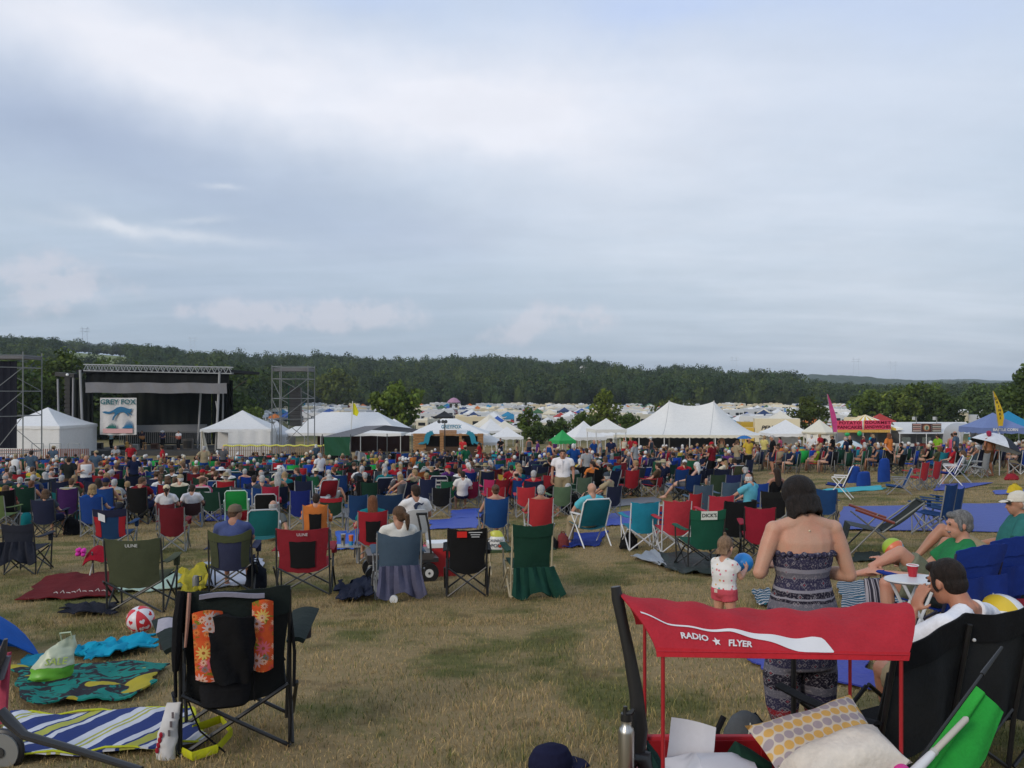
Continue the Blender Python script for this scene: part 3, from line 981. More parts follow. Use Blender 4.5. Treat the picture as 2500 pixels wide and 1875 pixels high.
# wooden merchandise booth
d=72.0
bt=empty('wooden_booth',(X(1092,d),d,gz(X(1092,d),d)),0,'plank fronted booth with white tent roof and blue fox cut-outs','booth')
qx=lambda px:X(px,d)-bt.location.x
qz=lambda py:Zp(py,d)-bt.location.z
WOOD=plain('pine_plank',(.30,.155,.065),.75,.4,6)
top=qz(1058)
for (x0,x1) in ((1009,1040),(1074,1083),(1121,1127),(1166,1180)):
 n=9
 for k in range(n):
  MB().box(((qx(x0)+qx(x1))/2,.01*(k%2),top*(k+.5)/n),(qx(x1)-qx(x0),.06,top/n-.02)).build('plank',WOOD,bt)
for k in range(3):
 MB().box((qx(1094),-.05,top-.12+.16*k),(qx(1180)-qx(1009) if k==0 else qx(1123)-qx(1081),.08,.145)).build('plank',WOOD,bt)
for (x0,x1) in ((1040,1074),(1083,1121),(1127,1166)):
 MB().box(((qx(x0)+qx(x1))/2,.05,.45),(qx(x1)-qx(x0),.08,.9)).build('counter',plain('dark_counter',(.06,.035,.02),.8),bt)
MB().box((0,1.9,top*.5),(qx(1180)-qx(1009),.05,top)).build('back_wall',M_FAB,bt,color=(.02,.016,.014))
mbr=roof_mesh(qx(1192)-qx(990),5.0,qz(1060),qz(1024),1.2,1.1,.1)
O('roof',mbr,bt,WHITE,((qx(1192)+qx(990))/2,2.62,0))
sg=MB().box((qx(1102),-.12,qz(1042)),(qx(1124)-qx(1081),.05,.44)).build('sign_board',M_PAINT,bt,color=(.70,.72,.74))
lettering(bt,'GREYFOX',.42,(qx(1102),-.155,qz(1042)),(.03,.22,.38),sx=.92,bold=.02)
for sgn,px in ((1,1020),(-1,1178)):
 MB().prism([(qx(px)+sgn*a*1.25,qz(1084)+(b*1.15)) for a,b in [(0,0),(.2,.14),(.42,.18),(.45,.4),(.5,.62),(.62,.85),(.78,.9),(.84,1.0),(.9,.92),(.98,1.02),(1.02,.88),(1.1,.74),(1.0,.68),(.9,.66),(.82,.5),(.78,.25),(.72,.02),(.62,-.05),(.6,.1),(.35,-.02)]],-.2,-.14).build('fox_cutout',M_PAINT,bt,color=(.02,.22,.32),smooth=False)
ls=empty('light_stand',(X(1086,66),66,gz(X(1086,66),66)),0,'tall black stand with two stage lamps in front of the booth','light stand')
MB().tube([(0,0,0),(0,0,Zp(1032,66)-ls.location.z)],.045,6).build('pole',M_TUBE,ls,color=(.02,.02,.02))
for s in (-.42,-.12,.1):
 MB().tube([(s,0,Zp(1031,66)-ls.location.z),(s,-.32,Zp(1029,66)-ls.location.z)],[.09,.14],8).build('lamp',M_PLAST,ls,color=(.02,.02,.02))
MB().tube([(-.5,0,Zp(1031,66)-ls.location.z),(.2,0,Zp(1031,66)-ls.location.z)],.03,5).build('crossbar',M_TUBE,ls,color=(.02,.02,.02))
# umbrellas and flags
def umbrella(px,py,d,r,h,label,cols,drop=.28,pole_to=None,tilt=0,n=8,group=None,cat='umbrella'):
 top=P3(px,py,d)
 zg=gz(top.x,d) if pole_to is None else pole_to
 rt=empty('umbrella',(top.x,d,zg),0,label,cat,group)
 mbs=[MB() for _ in cols]
 R=Matrix.Rotation(tilt,3,'Y')
 hh=top.z-zg
 for k in range(n):
  def fn(u,v):
   a=(k+u)*2*math.pi/n
   rr=r*v*(1-.07*math.sin(math.pi*u)*v)
   return Vector((0,0,hh))+R@Vector((math.cos(a)*rr,math.sin(a)*rr,-drop*r*2*v*v))
  mbs[k%len(cols)].sheet(fn,3,4,.01)
 for mb,c in zip(mbs,cols):
  mb.build('canopy',M_FAB,rt,color=c)
 MB().tube([(0,0,0),(0,0,hh+.06)],.02,6).build('pole',M_TUBE,rt,color=(.5,.5,.52))
 return rt
um=umbrella(1108,971,100,.82,1,'lilac umbrella on a tall mast above the campground tents',[(.42,.24,.34)],.34)
mz=Zp(990,100)-um.location.z
for s in (-.35,.3):
 MB().box((s,-.1,mz),(.28,.3,.5)).build('lamp_box',M_PLAST,um,color=(.03,.03,.03))
MB().tube([(-.5,0,mz+.2),(.5,0,mz+.2)],.03,5).build('crossbar',M_TUBE,um,color=(.1,.1,.1))
def flagpole(px,py,d,label,col):
 tp=P3(px,py,d)
 r=empty('flag',(tp.x,d,gz(tp.x,d)),0,label,'flag')
 h=tp.z-r.location.z
 MB().tube([(-.25,0,0),(0,0,h)],.035,6).build('pole',M_TUBE,r,color=(.6,.6,.58))
 MB().sheet(lambda u,v:(.03+u*(.16+.34*(1-abs(v-.35)*1.35)),.08*math.sin(u*5),h-.15-.95*(1-v)-.15*u),8,8,.015).build('cloth',M_FAB,r,color=col)
flagpole(861,979,70,'plain yellow flag on a leaning pole above the white marquee roof',(.62,.60,.02))
def feather(px,pytop,pybot,d,w,col,label,letters=None,lcol=None,lean=0.0):
 a,b=P3(px,pytop,d),P3(px,pybot,d)
 r=empty('feather_flag',(a.x,d,gz(a.x,d)),0,label,'flag')
 zt,zb=a.z-r.location.z,b.z-r.location.z
 L=zt-zb
 MB().tube([(lean*L*1.0,0,0),(lean*L,0,zb),(lean*L*.5,0,zb+L*.5),(0,0,zt)],.025,5).build('pole',M_TUBE,r,color=(.25,.25,.25))
 def fn(u,v):
  ww=w*(math.sin(min(1,(1-v)*1.6+.04)*math.pi/2))*(1-.25*max(0,(.25-v)*4))
  return (lean*L*(1-v)+u*ww,.05*math.sin(v*9+u*2),zb+L*v)
 MB().sheet(fn,4,16,.012).build('cloth',M_FAB,r,color=col)
 if letters:
  for i,ch in enumerate(letters):
   v=.78-i*.66/len(letters)
   p=fn(.5,v)
   lettering(r,ch,L*.10,(p[0],p[1]-.03,p[2]),lcol,bold=.03)
feather(2019,962,1055,64,.40,(.56,.07,.24),'tall pink feather flag beside the pink food banners',lean=.16)
feather(2424,955,1040,58,.46,(.62,.42,.03),'tall yellow feather flag with dark letters beside the blue canopies','DRINKS',(.03,.03,.03),lean=.15)
# big pole marquee with two peaks
d=74.0
mq=empty('marquee',(X(1690,d),d,gz(X(1690,d),d)),-.10,'large white two-peaked pole marquee behind the crowd','marquee')
ex0,ex1=X(1500,d)-mq.location.x,X(1868,d)-mq.location.x
pz,ez=Zp(980,d+3)-mq.location.z,Zp(1062,d)-mq.location.z
p1,p2=X(1629,d+3)-mq.location.x,X(1738,d+3)-mq.location.x
DEP=8.5
def mq_h(x,y):
 """tension fabric: two peaks, ridge sagging between them, sides swooping to the eaves"""
 if x<p1:
  rx=(p1-x)/(p1-ex0)
  rdg=(1-rx)**1.5
 elif x>p2:
  rx=(x-p2)/(ex1-p2)
  rdg=(1-rx)**1.5
 else:
  f=(x-p1)/(p2-p1)
  rdg=1-.15*math.sin(math.pi*f)**.9
 ry=abs(y-DEP/2)/(DEP/2)
 e=(1-ry)**1.35
 return ez+(pz-ez)*rdg*e
mb=MB()
xs_=list(np.linspace(ex0,p1,13))+list(np.linspace(p1,p2,13))[1:]+list(np.linspace(p2,ex1,13))[1:]
ys_=[DEP*(.5+.5*math.copysign(abs(q)**1.2,q)) for q in np.linspace(-1,1,21)]
grid=[[(x,y,mq_h(x,y)) for x in xs_] for y in ys_]
vs=[p for row in grid for p in row]
n=len(xs_)
fs=[(j*n+i,j*n+i+1,(j+1)*n+i+1,(j+1)*n+i) for j in range(len(ys_)-1) for i in range(n-1)]
mb.add(vs,fs)
mb.build('roof',M_VINYL,mq,color=(.80,.79,.76))
for s in ('front','side'):
 mb=MB()
 pts=[(x,0) for x in np.linspace(ex0,ex1,49)] if s=='front' else [(ex1,y) for y in np.linspace(0,DEP,25)]
 for i in range(len(pts)-1):
  (xa,ya),(xb,yb)=pts[i],pts[i+1]
  zb_=ez-.22-(.06 if i%2 else 0)
  zc_=ez-.22-(0 if i%2 else .06)
  mb.add([(xa,ya-.01,ez),(xb,yb-.01,ez),(xb,yb-.01,zc_),(xa,ya-.01,zb_),(xa,ya+.02,ez),(xb,yb+.02,ez),(xb,yb+.02,zc_),(xa,ya+.02,zb_)],[(0,1,2,3),(5,4,7,6),(3,2,6,7)])
 mb.build('valance',M_VINYL,mq,color=(.78,.74,.62),smooth=False)
for (x,seam) in ((p1,0),(p2,0)):
 mb=MB()
 mb.tube([(x-.35*(1-abs(1-2*k/12))*0-.9*(1-k/12)*(1 if x==p1 else 1),DEP/2*k/12,mq_h(x-.9*(1-k/12),DEP/2*k/12)+.015) for k in range(13)],.022,4)
 mb.build('seam',M_VINYL,mq,color=(.55,.55,.55))
 MB().tube([(x,DEP/2,0),(x,DEP/2,pz+.06)],.07,7).build('centre_pole',M_TUBE,mq,color=(.5,.48,.45))
for i in range(7):
 x=ex0+(ex1-ex0)*i/6
 for y in (0.03,DEP-.03):
  MB().tube([(x,y,0),(x,y,ez)],.045,6).build('side_pole',M_TUBE,mq,color=(.62,.62,.6))
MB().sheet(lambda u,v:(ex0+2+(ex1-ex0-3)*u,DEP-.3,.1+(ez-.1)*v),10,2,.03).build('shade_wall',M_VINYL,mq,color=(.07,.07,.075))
# small canopies round the centre
canopy('pop_up_canopy',1425,70,2.75,2.75,1.75,3.0,WHITE,'white pyramid canopy between the green canopy and the marquee','white vendor canopies',rz=.35)
canopy('pop_up_canopy',1480,66,2.45,2.45,2.35,3.15,(.78,.77,.73),'taller white canopy with scalloped edge beside the marquee','white vendor canopies',rz=.2)
canopy('pop_up_canopy',1462,76,3.6,2.4,1.8,2.6,WHITE,'low wide white canopy behind the taller scalloped canopy','white vendor canopies')
canopy('pop_up_canopy',1373,64,1.45,1.45,1.55,2.30,(.03,.36,.09),'bright green pop-up canopy with yellow emblem near the middle',None,rz=.5)
canopy('pop_up_canopy',1195,98,3.0,3.0,2.3,3.6,CREAM,'cream peaked canopy just past the wooden booth','white vendor canopies',rz=.6)
canopy('pop_up_canopy',1198,88,2.5,2.5,2.0,3.2,WHITE,'white peaked canopy in front of the cream canopy by the booth','white vendor canopies',rz=.4)
canopy('pop_up_canopy',1232,96,3.0,3.0,1.9,2.9,CREAM,'cream canopy half hidden behind a dark one past the booth','white vendor canopies',rz=.3)
canopy('pop_up_canopy',1238,84,2.7,2.7,1.5,2.45,WHITE,'white two-tier canopy below the young campground tree','white vendor canopies',rz=.2)
canopy('pop_up_canopy',1190,78,2.9,2.5,1.15,1.95,WHITE,'low white tent top right beside the booth wall','white vendor canopies')
canopy('pop_up_canopy',1085,112,2.6,2.6,3.3,4.0,(.015,.015,.017),'black canopy roof above the wooden booth tent')
canopy('pop_up_canopy',1918,72,3.55,3.4,1.95,3.05,WHITE,'white canopy with scalloped edge beside the marquee and the truck','white vendor canopies',walls='b')
canopy('pop_up_canopy',1905,100,3.2,3.2,2.9,4.0,CREAM,'cream round topped tent behind the white canopy near the truck','white vendor canopies')
d=70.0
ob=empty('arched_booth',(X(2000,d),d,gz(X(2000,d),d)),0,'white octagonal ticket booth with arched openings and tent roof','booth')
R8=1.22
wz0=1.9
for k in range(8):
 a0,a1=(k-.5)*math.pi/4-math.pi/2,(k+.5)*math.pi/4-math.pi/2
 pA,pB=Vector((math.cos(a0)*R8,math.sin(a0)*R8,0)),Vector((math.cos(a1)*R8,math.sin(a1)*R8,0))
 L=(pB-pA).length
 mb=MB()
 hw=L*.32
 arch=[(hw*math.cos(w),1.25+hw*math.sin(w)) for w in np.linspace(math.pi,0,9)]
 mb.prism([(-L/2,0),(L/2,0),(L/2,1.0),(hw,1.0),(-hw,1.0),(-L/2,1.0)],-.03,.03)
 mb.prism([(-L/2,1.003)]+[(-hw,1.003)]+arch[:5]+[(0,wz0),(-L/2,wz0)],-.03,.03)
 mb.prism([(L/2,wz0),(0.002,wz0)]+arch[4:]+[(hw,1.003),(L/2,1.003)],-.03,.03)
 o=mb.build('wall_panel',M_PAINT,ob,color=(.72,.70,.65),smooth=False,loc=(pA+pB)/2)
 o.rotation_euler=(0,0,(a0+a1)/2+math.pi/2)
MB().tube([(0,0,wz0),(0,0,wz0+.12),(0,0,wz0+.75),(0,0,wz0+1.12)],[1.42,1.45,.5,.02],8).build('roof',M_VINYL,ob,color=(.76,.72,.60),smooth=False)
MB().tube([(0,0,.05),(0,0,wz0)],.55,8).build('inner_screen',M_FAB,ob,color=(.03,.03,.035))
d=70.0
ps=empty('food_stall',(X(2112,d),d,gz(X(2112,d),d)),0,'food stall with pink lettered banners under a yellow striped roof','stall')
fx=lambda px:X(px,d)-ps.location.x
fz=lambda py:Zp(py,d)-ps.location.z
for px in (2043,2107,2174):
 MB().tube([(fx(px),0,0),(fx(px),0,fz(1027))],.04,6).build('post',M_TUBE,ps,color=(.6,.6,.6))
MB().box((fx(2108),1.2,.5),(fx(2174)-fx(2043),.5,1.0)).build('counter',M_FAB,ps,color=(.05,.045,.05))
MB().sheet(lambda u,v:(fx(2043)+(fx(2174)-fx(2043))*u,2.4,.1+2.1*v),8,2,.03).build('back_wall',M_VINYL,ps,color=(.36,.38,.42))
for (x0,x1,y0,y1,a,b) in ((2043,2104,1027,1049,'POTATO','PANCAKES'),(2109,2174,1026,1048,'GOURMET','SANDWICHES')):
 w_,h_=fx(x1)-fx(x0),fz(y0)-fz(y1)
 cxm,czm=(fx(x0)+fx(x1))/2,(fz(y0)+fz(y1))/2
 bnr=MB().box((cxm,-.08,czm),(w_,.03,h_)).build('banner',M_FAB,ps,color=(.74,.075,.15))
 lettering(bnr,a,.33,(cxm,-.105,czm+h_*.24),(.13,.008,.02),sx=1.25,bold=.03,spacing=1.12)
 lettering(bnr,b,.33,(cxm,-.105,czm-h_*.24),(.13,.008,.02),sx=1.25 if len(b)<9 else 1.02,bold=.03)
mb=MB()
for i in range(26):
 mb.box((fx(2044)+(fx(2173)-fx(2044))*(i+.5)/26,-.07,fz(1052.5)),(.15,.02,.22))
mb.build('fringe',M_FAB,ps,color=(.66,.40,.10),smooth=False)
M_Y=plain('yellow_vinyl',(.66,.42,.05),.6,.1)
M_W2=plain('white_vinyl',(.76,.74,.68),.6,.1)
O('roof',roof_mesh(fx(2208)-fx(2075),4.2,fz(1046),fz(1014),0,1.05,.12,8,[M_Y,M_W2],1),ps,loc=((fx(2208)+fx(2075))/2,2.4,0))
MB().ell((fx(2066),-.2,fz(1060)),(.22,.1,.16)).build('green_sign',M_PLAST,ps,color=(.02,.36,.10))
MB().ell((fx(2096),-.2,fz(1058)),(.2,.1,.22)).build('green_sign',M_PLAST,ps,color=(.02,.36,.10))
d=70.0
vt=empty('vendor_tent',(X(2295,d),d,gz(X(2295,d),d)),0,'long white vendor tent with menu boards and round emblem on its roof','tent')
fx=lambda px:X(px,d)-vt.location.x
fz=lambda py:Zp(py,d)-vt.location.z
a0,a1,e0,e1=fx(2195),fx(2395),fz(1059),fz(1033)
MB().sheet(lambda u,v:(a0+.5*v+(a1-a0-.5*v)*u,2.3*v,e0+(e1-e0)*v-.05*math.sin(math.pi*v)),16,5,.02).build('roof',M_VINYL,vt,color=(.70,.70,.70))
MB().sheet(lambda u,v:(a0+.5+(a1-a0-.5)*u,2.3+2.3*v,e1+(e0-e1)*v),8,2,.02).build('roof',M_VINYL,vt,color=(.70,.70,.70))
MB().sheet(lambda u,v:(a0+(a1-a0)*u,4.4,e0*v),8,2,.02).build('back_wall',M_VINYL,vt,color=(.30,.31,.33))
for (x0,x1,c) in ((2195,2235,(.55,.56,.58)),(2310,2338,(.72,.72,.70)),(2235,2310,(.16,.035,.025)),(2338,2395,(.13,.03,.025))):
 MB().box(((fx(x0)+fx(x1))/2,.5,.5),(fx(x1)-fx(x0),.6,1.0)).build('counter',M_FAB,vt,color=c)
for px in (2197,2262,2340,2393):
 MB().tube([(fx(px),.02,0),(fx(px),.02,e0)],.035,6).build('post',M_TUBE,vt,color=(.65,.65,.65))
for (x0,x1,c) in ((2229,2250,(.50,.40,.36)),(2277,2300,(.45,.46,.40))):
 mbd=MB().box(((fx(x0)+fx(x1))/2,.15,fz(1044.5)),(fx(x1)-fx(x0),.05,fz(1034)-fz(1055))).build('menu_board',M_PAINT,vt,color=(.05,.03,.025))
 for k in range(4):
  MB().box(((fx(x0)+fx(x1))/2,.10,fz(1037+5*k)),((fx(x1)-fx(x0))*.9,.03,.085)).build('menu_strip',M_PRINT,mbd,color=c if k%2 else (c[0],c[1]*.7,c[2]*.7))
eb=MB().box((fx(2263.5),.14,fz(1044.5)),(fx(2276)-fx(2251),.05,fz(1034)-fz(1055))).build('emblem_board',M_PAINT,vt,color=(.07,.025,.018))
MB().tube([(fx(2263.5),.13,fz(1044.5)),(fx(2263.5),.09,fz(1044.5))],.27,20).build('emblem_ring',M_PRINT,eb,color=(.36,.16,.08))
MB().tube([(fx(2263.5),.10,fz(1044.5)),(fx(2263.5),.075,fz(1044.5))],.19,20).build('emblem_disc',M_PRINT,eb,color=(.35,.40,.30))
MB().prism([(fx(2263.5)-.08+a*.2,fz(1044.5)-.16+b*.3) for a,b in ((0,0),(.8,0),(.7,.5),(.95,.8),(.5,1),(.1,.8),(.3,.5))],.06,.074).build('emblem_figure',M_PRINT,eb,color=(.03,.08,.07),smooth=False)
for k in range(3):
 MB().box((fx(2215+k*50),.2,fz(1075)),(.7,.05,.5)).build('price_board',M_PAINT,vt,color=(.60,.60,.55) if k==2 else (.12,.14,.13))
for px in (2237,2287):
 fl=empty('flood_light',(X(px,71),71,gz(X(px,71),71)),0,'small floodlight mast behind the %s menu board'%('first' if px<2250 else 'second'),'light','floodlight masts at the vendor tent')
 zt=Zp(1018,71)-fl.location.z
 MB().tube([(0,0,0),(0,0,zt),(-.3,0,zt)],.03,5).build('mast',M_TUBE,fl,color=(.3,.3,.3))
 MB().box((-.25,-.08,zt-.12),(.18,.16,.26)).build('lamp',M_PLAST,fl,color=(.5,.5,.48))
rs_=MB().sheet(lambda u,v:(X(2352,68)+1.15*math.cos(math.pi*u)*-1,66+3*v,gz(36,68)+1.35+1.25*math.sin(math.pi*u)**.8-1.3*(abs(2*u-1)**8)),20,3,.03)
rs_.build('round_shelter',M_VINYL,None,color=(.45,.46,.47),label='grey arched shelter at the end of the white vendor tent',cat='shelter')
def face_text(parent,body,w,dep,eave,size,col,sides='f'):
 lettering(parent,body,size,(0,-dep/2-.05,eave-.13),col,bold=.02)
c1_=canopy('pop_up_canopy',2424,60,3.2,3.0,2.15,3.15,(.17,.23,.46),'periwinkle blue canopy with white lettering at the vendor row end',None,val=.36)
face_text(c1_,'BATTLE CORN',3.2,3.0,2.15,.26,(.75,.75,.75))
canopy('pop_up_canopy',2462,66,3.4,3.0,2.3,3.5,(.02,.24,.45),'bright blue canopy behind the periwinkle one at the frame edge',None,val=.3)
umbrella(2070,1074,52,1.0,1,'white and turquoise striped umbrella above the crowd by the food stall',[(.55,.60,.62),(.03,.25,.36)],.22)
umbrella(2440,1060,33,.95,1,'grey and white golf umbrella propped beside the shirtless man',[(.60,.62,.66),(.60,.62,.66),(.03,.035,.05),(.60,.62,.66)],.26,tilt=.35)
umbrella(1817,1063,56,.5,1,'small blue umbrella in the marquee shade',[(.03,.15,.40)],.2)
lr=empty('box_truck',(X(1895,92),92,gz(X(1895,92),92)),-.2,'cream box truck with dark lettering behind the white canopy','truck')
MB().box((0,0,1.95),(4.6,2.3,2.5)).build('cargo_box',M_PAINT,lr,color=(.70,.62,.44))
MB().box((-2.9,0,1.35),(1.1,2.2,1.7)).build('cab',M_PAINT,lr,color=(.62,.40,.06))
for sx in (-2.6,1.3):
 MB().tube([(sx,-1.1,.42),(sx,1.1,.42)],.42,12).build('wheel',M_PLAST,lr,color=(.02,.02,.02))
lettering(lr,'PENSKE',.62,(-.6,-1.17,2.2),(.02,.02,.03),bold=.03,shear=.3)
yv=empty('box_truck',(X(1845,96),96,gz(X(1845,96),96)),0,'yellow truck body beside the sloping end of the marquee','truck')
MB().box((0,0,1.7),(3.8,2.2,2.2)).build('cargo_box',M_PAINT,yv,color=(.50,.33,.04))
MB().box((.9,-1.12,1.7),(1.7,.04,1.8)).build('rear_door',M_PAINT,yv,color=(.20,.12,.05))
for sx in (-1.2,1.2):
 MB().tube([(sx,-1.0,.4),(sx,1.0,.4)],.4,12).build('wheel',M_PLAST,yv,color=(.02,.02,.02))
d=175.0
sl=empty('silo',(X(2352,d),d,gz(X(2352,d),d)),0,'cream farm silo with domed top behind the vendor tent','silo')
hz_=Zp(1006,d)-sl.location.z
MB().tube([(0,0,-1),(0,0,hz_)],.95,18).build('shaft',plain('silo_stave',(.60,.52,.36),.8,.15,3),sl)
MB().ell((0,0,hz_),(.97,.97,.6),18,8).build('dome',M_PAINT,sl,color=(.58,.58,.56))
bn_=empty('barn',(X(2392,d),d,gz(X(2392,d),d)),.15,'white barn with pale metal roof and small cupola behind blue canopy','barn')
bz=Zp(1030,d)-bn_.location.z
bw_,br_=2.6,Zp(1013,d)-bn_.location.z
MB().box((0,0,bz/2),(5.2,7,bz)).build('wall',M_PAINT,bn_,color=(.55,.52,.46))
MB().prism([(-3.0,bz-.1),(3.0,bz-.1),(1.6,br_),(-1.9,br_)],-3.6,3.6).build('roof',M_PAINT,bn_,color=(.42,.42,.42))
cp=MB().box((.8,0,br_+.35),(1.0,1.0,.7)).build('cupola',M_PAINT,bn_,color=(.52,.52,.50))
MB().tube([(.8,0,br_+.7),(.8,0,br_+1.15)],[.75,.05],4).build('cupola_roof',M_PAINT,cp,color=(.40,.40,.40))
MB().ell((.8,-.52,br_+.35),(.2,.04,.26)).build('vent',M_PAINT,cp,color=(.06,.06,.06))
for k,(px,py,d,w,c,lb) in enumerate([(345,860,640,8,(.60,.60,.58),'pale house with long roof beside the hay field on the far slope'),(357,864,640,6,(.55,.55,.54),'small pale outbuilding next to the house by the hay field'),(942,909,560,5,(.62,.56,.50),'small pale house among trees on the middle of the hillside'),(1424,902,600,6,(.78,.76,.68),'white gabled house standing alone near the top of the wooded hill')]):
 p=P3(px,py,d)
 hs=empty('house',(p.x*(d-8)/d,d-8,p.z-2.6),.2,lb,'house')
 w*=.72
 MB().box((0,0,.9),(w,4,4.6)).build('wall',M_PAINT,hs,color=c)
 MB().prism([(-w/2-.3,3.2),(w/2+.3,3.2),(w*.12,5.0),(-w*.12,5.0)],-2.4,2.4).build('roof',M_PAINT,hs,color=(.35,.33,.32) if k!=3 else (.6,.58,.52))
 for s in (-.25,.25):
  MB().box((s*w,-2.03,1.9),(.7,.08,1.0)).build('window',M_PLAST,hs,color=(.05,.06,.08))
for k,(px,py,d,lb) in enumerate([(207,826,900,'lattice power pylon on the skyline above the stage'),(470,852,1000,'faint power pylon on the skyline beyond the stage roof end'),(1793,906,1300,'faint power pylon on the ridge behind the marquee'),(2090,917,2250,'faint power pylon on the bluish far ridge'),(2180,926,2250,'faint power pylon at the lower end of the bluish far ridge')]):
 p=P3(px,py,d)
 py_=empty('power_pylon',(p.x,d,p.z-12),0,lb,'pylon','power pylons on the skyline')
 s=d/900
 mb=MB()
 for q in (-1,1):
  mb.tube([(q*3.2*s,0,0),(q*2.2*s,0,22*s)],(.16 if k<1 else .10)*s,4)
  mb.tube([(q*2.2*s,0,22*s),(q*3.2*s,0,24*s)],(.2 if k<1 else .12)*s,4)
 mb.tube([(-5.5*s,0,19.5*s),(5.5*s,0,19.5*s)],(.2 if k<1 else .12)*s,4).tube([(-5*s,0,22*s),(5*s,0,22*s)],(.2 if k<1 else .12)*s,4)
 for k2 in range(4):
  mb.tube([(-3*s+k2*.2,0,(4+4*k2)*s),(3*s-k2*.2,0,(8+4*k2)*s)],.07*s,4)
 mb.build('lattice',M_TUBE,py_,color=(.36,.39,.43) if k<1 else (.55,.58,.62))  # fading by haze painted into the metal: lightened, palest on the farther pylons
 # campground below the wood
M_GLASS=plain('dark_glass',(.02,.025,.03),.15,.1,spec=.6)
M_RUB=plain('tyre_rubber',(.02,.02,.02),.8)
def mesh_multi(parts,name):
 """parts: (MB, material); one mesh"""
 out=MB()
 mats=[]
 for mb,m in parts:
  if m not in mats:
   mats.append(m)
  out.cur=mats.index(m)
  out.add(mb.v,mb.f)
 return out.mesh(name,mats,smooth=False)
b=MB()
b.prism([(-3.6,.55),(3.6,.55),(3.6,2.6),(3.3,2.95),(-3.4,2.95),(-3.6,2.7)],-1.15,1.15)
b.box((-.8,0,3.07),(1.1,.8,.22)).box((1.6,0,3.05),(.7,.6,.18))
gl=MB()
for x in (-2.5,-1.0,1.7,2.8):
 for s in (-1,1):
  gl.box((x,s*1.16,1.95),(.9,.03,.6))
gl.box((3.61,0,2.0),(.03,1.6,.7)).box((-3.61,0,2.0),(.03,1.4,.6))
whl=MB()
for x in (-2.2,2.0):
 for s in (-1,1):
  whl.tube([(x,s*.9,.38),(x,s*1.17,.38)],.38,9)
strp=MB()
for s in (-1,1):
 strp.box((0,s*1.16,1.2),(6.6,.02,.22))
M_STRIPE=plain('trim_stripe',(.22,.10,.05),.6)
RV=mesh_multi([(b,M_PAINT),(gl,M_GLASS),(whl,M_RUB),(strp,M_STRIPE)],'camper')
b=MB()
b.loft([((x,0,z),(0,w_,0),(0,0,h_)) for x,z,w_,h_ in ((-2.2,.72,.60,.22),(-2.1,.72,.82,.33),(-1.2,.76,.88,.40),(.2,.76,.9,.42),(1.3,.74,.88,.38),(2.1,.68,.8,.28),(2.2,.66,.6,.18))],10)
b.loft([((x,0,1.18),(0,w_,0),(0,0,h_)) for x,w_,h_ in ((-1.85,.55,.10),(-1.5,.66,.28),(-.6,.70,.36),(.3,.70,.34),(1.0,.62,.12))],10)
gl=MB()
for s in (-1,1):
 gl.box((-.9,s*.67,1.27),(.85,.06,.26)).box((.05,s*.67,1.27),(.8,.06,.26))
gl.box((.78,0,1.26),(.30,1.05,.22),ry=.6).box((-1.72,0,1.26),(.22,1.0,.22),ry=-.5)
whl=MB()
for x in (-1.35,1.4):
 for s in (-1,1):
  whl.tube([(x,s*.66,.34),(x,s*.88,.34)],.34,9)
CAR=mesh_multi([(b,M_PAINT),(gl,M_GLASS),(whl,M_RUB)],'car')
b=MB()
rm=roof_mesh(3.0,3.0,2.1,3.1,0,1.15,.22,4)
b.add([v.co[:] for v in rm.vertices],[tuple(p.vertices) for p in rm.polygons])
lg=MB()
for sx in (-1,1):
 for sy in (-1,1):
  lg.tube([(sx*1.42,sy*1.42,0),(sx*1.42,sy*1.42,2.1)],.035,4)
M_LEG=plain('canopy_leg',(.5,.5,.5),.5)
CNP=mesh_multi([(b,M_VINYL),(lg,M_LEG)],'canopy_tent')
b=MB()
b.loft([((0,0,z),(r_*1.25,0,0),(0,r_,0)) for z,r_ in ((0,1.25),(.35,1.22),(.8,1.0),(1.15,.62),(1.35,.2),(1.38,.05))],12)
dr_=MB().prism([(-.45,.02),(.45,.02),(.3,.75),(-.3,.75)],-1.25,-1.0)
DOME=mesh_multi([(b,M_FAB),(dr_,M_GLASS)],'dome_tent')
KINDS_=[('camper',RV,'camper',.34,[((.72,.72,.70),'white'),((.72,.66,.52),'cream'),((.55,.56,.58),'pale grey'),((.66,.56,.38),'tan'),((.74,.74,.74),'bright white')]),('canopy_tent',CNP,'canopy tent',.36,[((.78,.78,.78),'white'),((.74,.66,.50),'cream'),((.03,.10,.38),'royal blue'),((.03,.06,.16),'navy'),((.45,.04,.03),'red'),((.78,.78,.78),'white'),((.02,.22,.40),'sky blue'),((.62,.18,.03),'orange'),((.05,.15,.06),'green'),((.60,.60,.62),'light grey')]),('parked_car',CAR,'car',.24,[((.60,.60,.62),'silver'),((.70,.70,.70),'white'),((.03,.03,.035),'black'),((.04,.07,.16),'dark blue'),((.30,.03,.025),'dark red'),((.16,.17,.18),'grey')]),('dome_tent',DOME,'dome tent',.06,[((.45,.06,.16),'pink'),((.03,.20,.40),'blue'),((.55,.22,.03),'orange'),((.30,.32,.30),'grey'),((.10,.20,.08),'green')])]
cnt={}
CAMP=[]
y=136.0
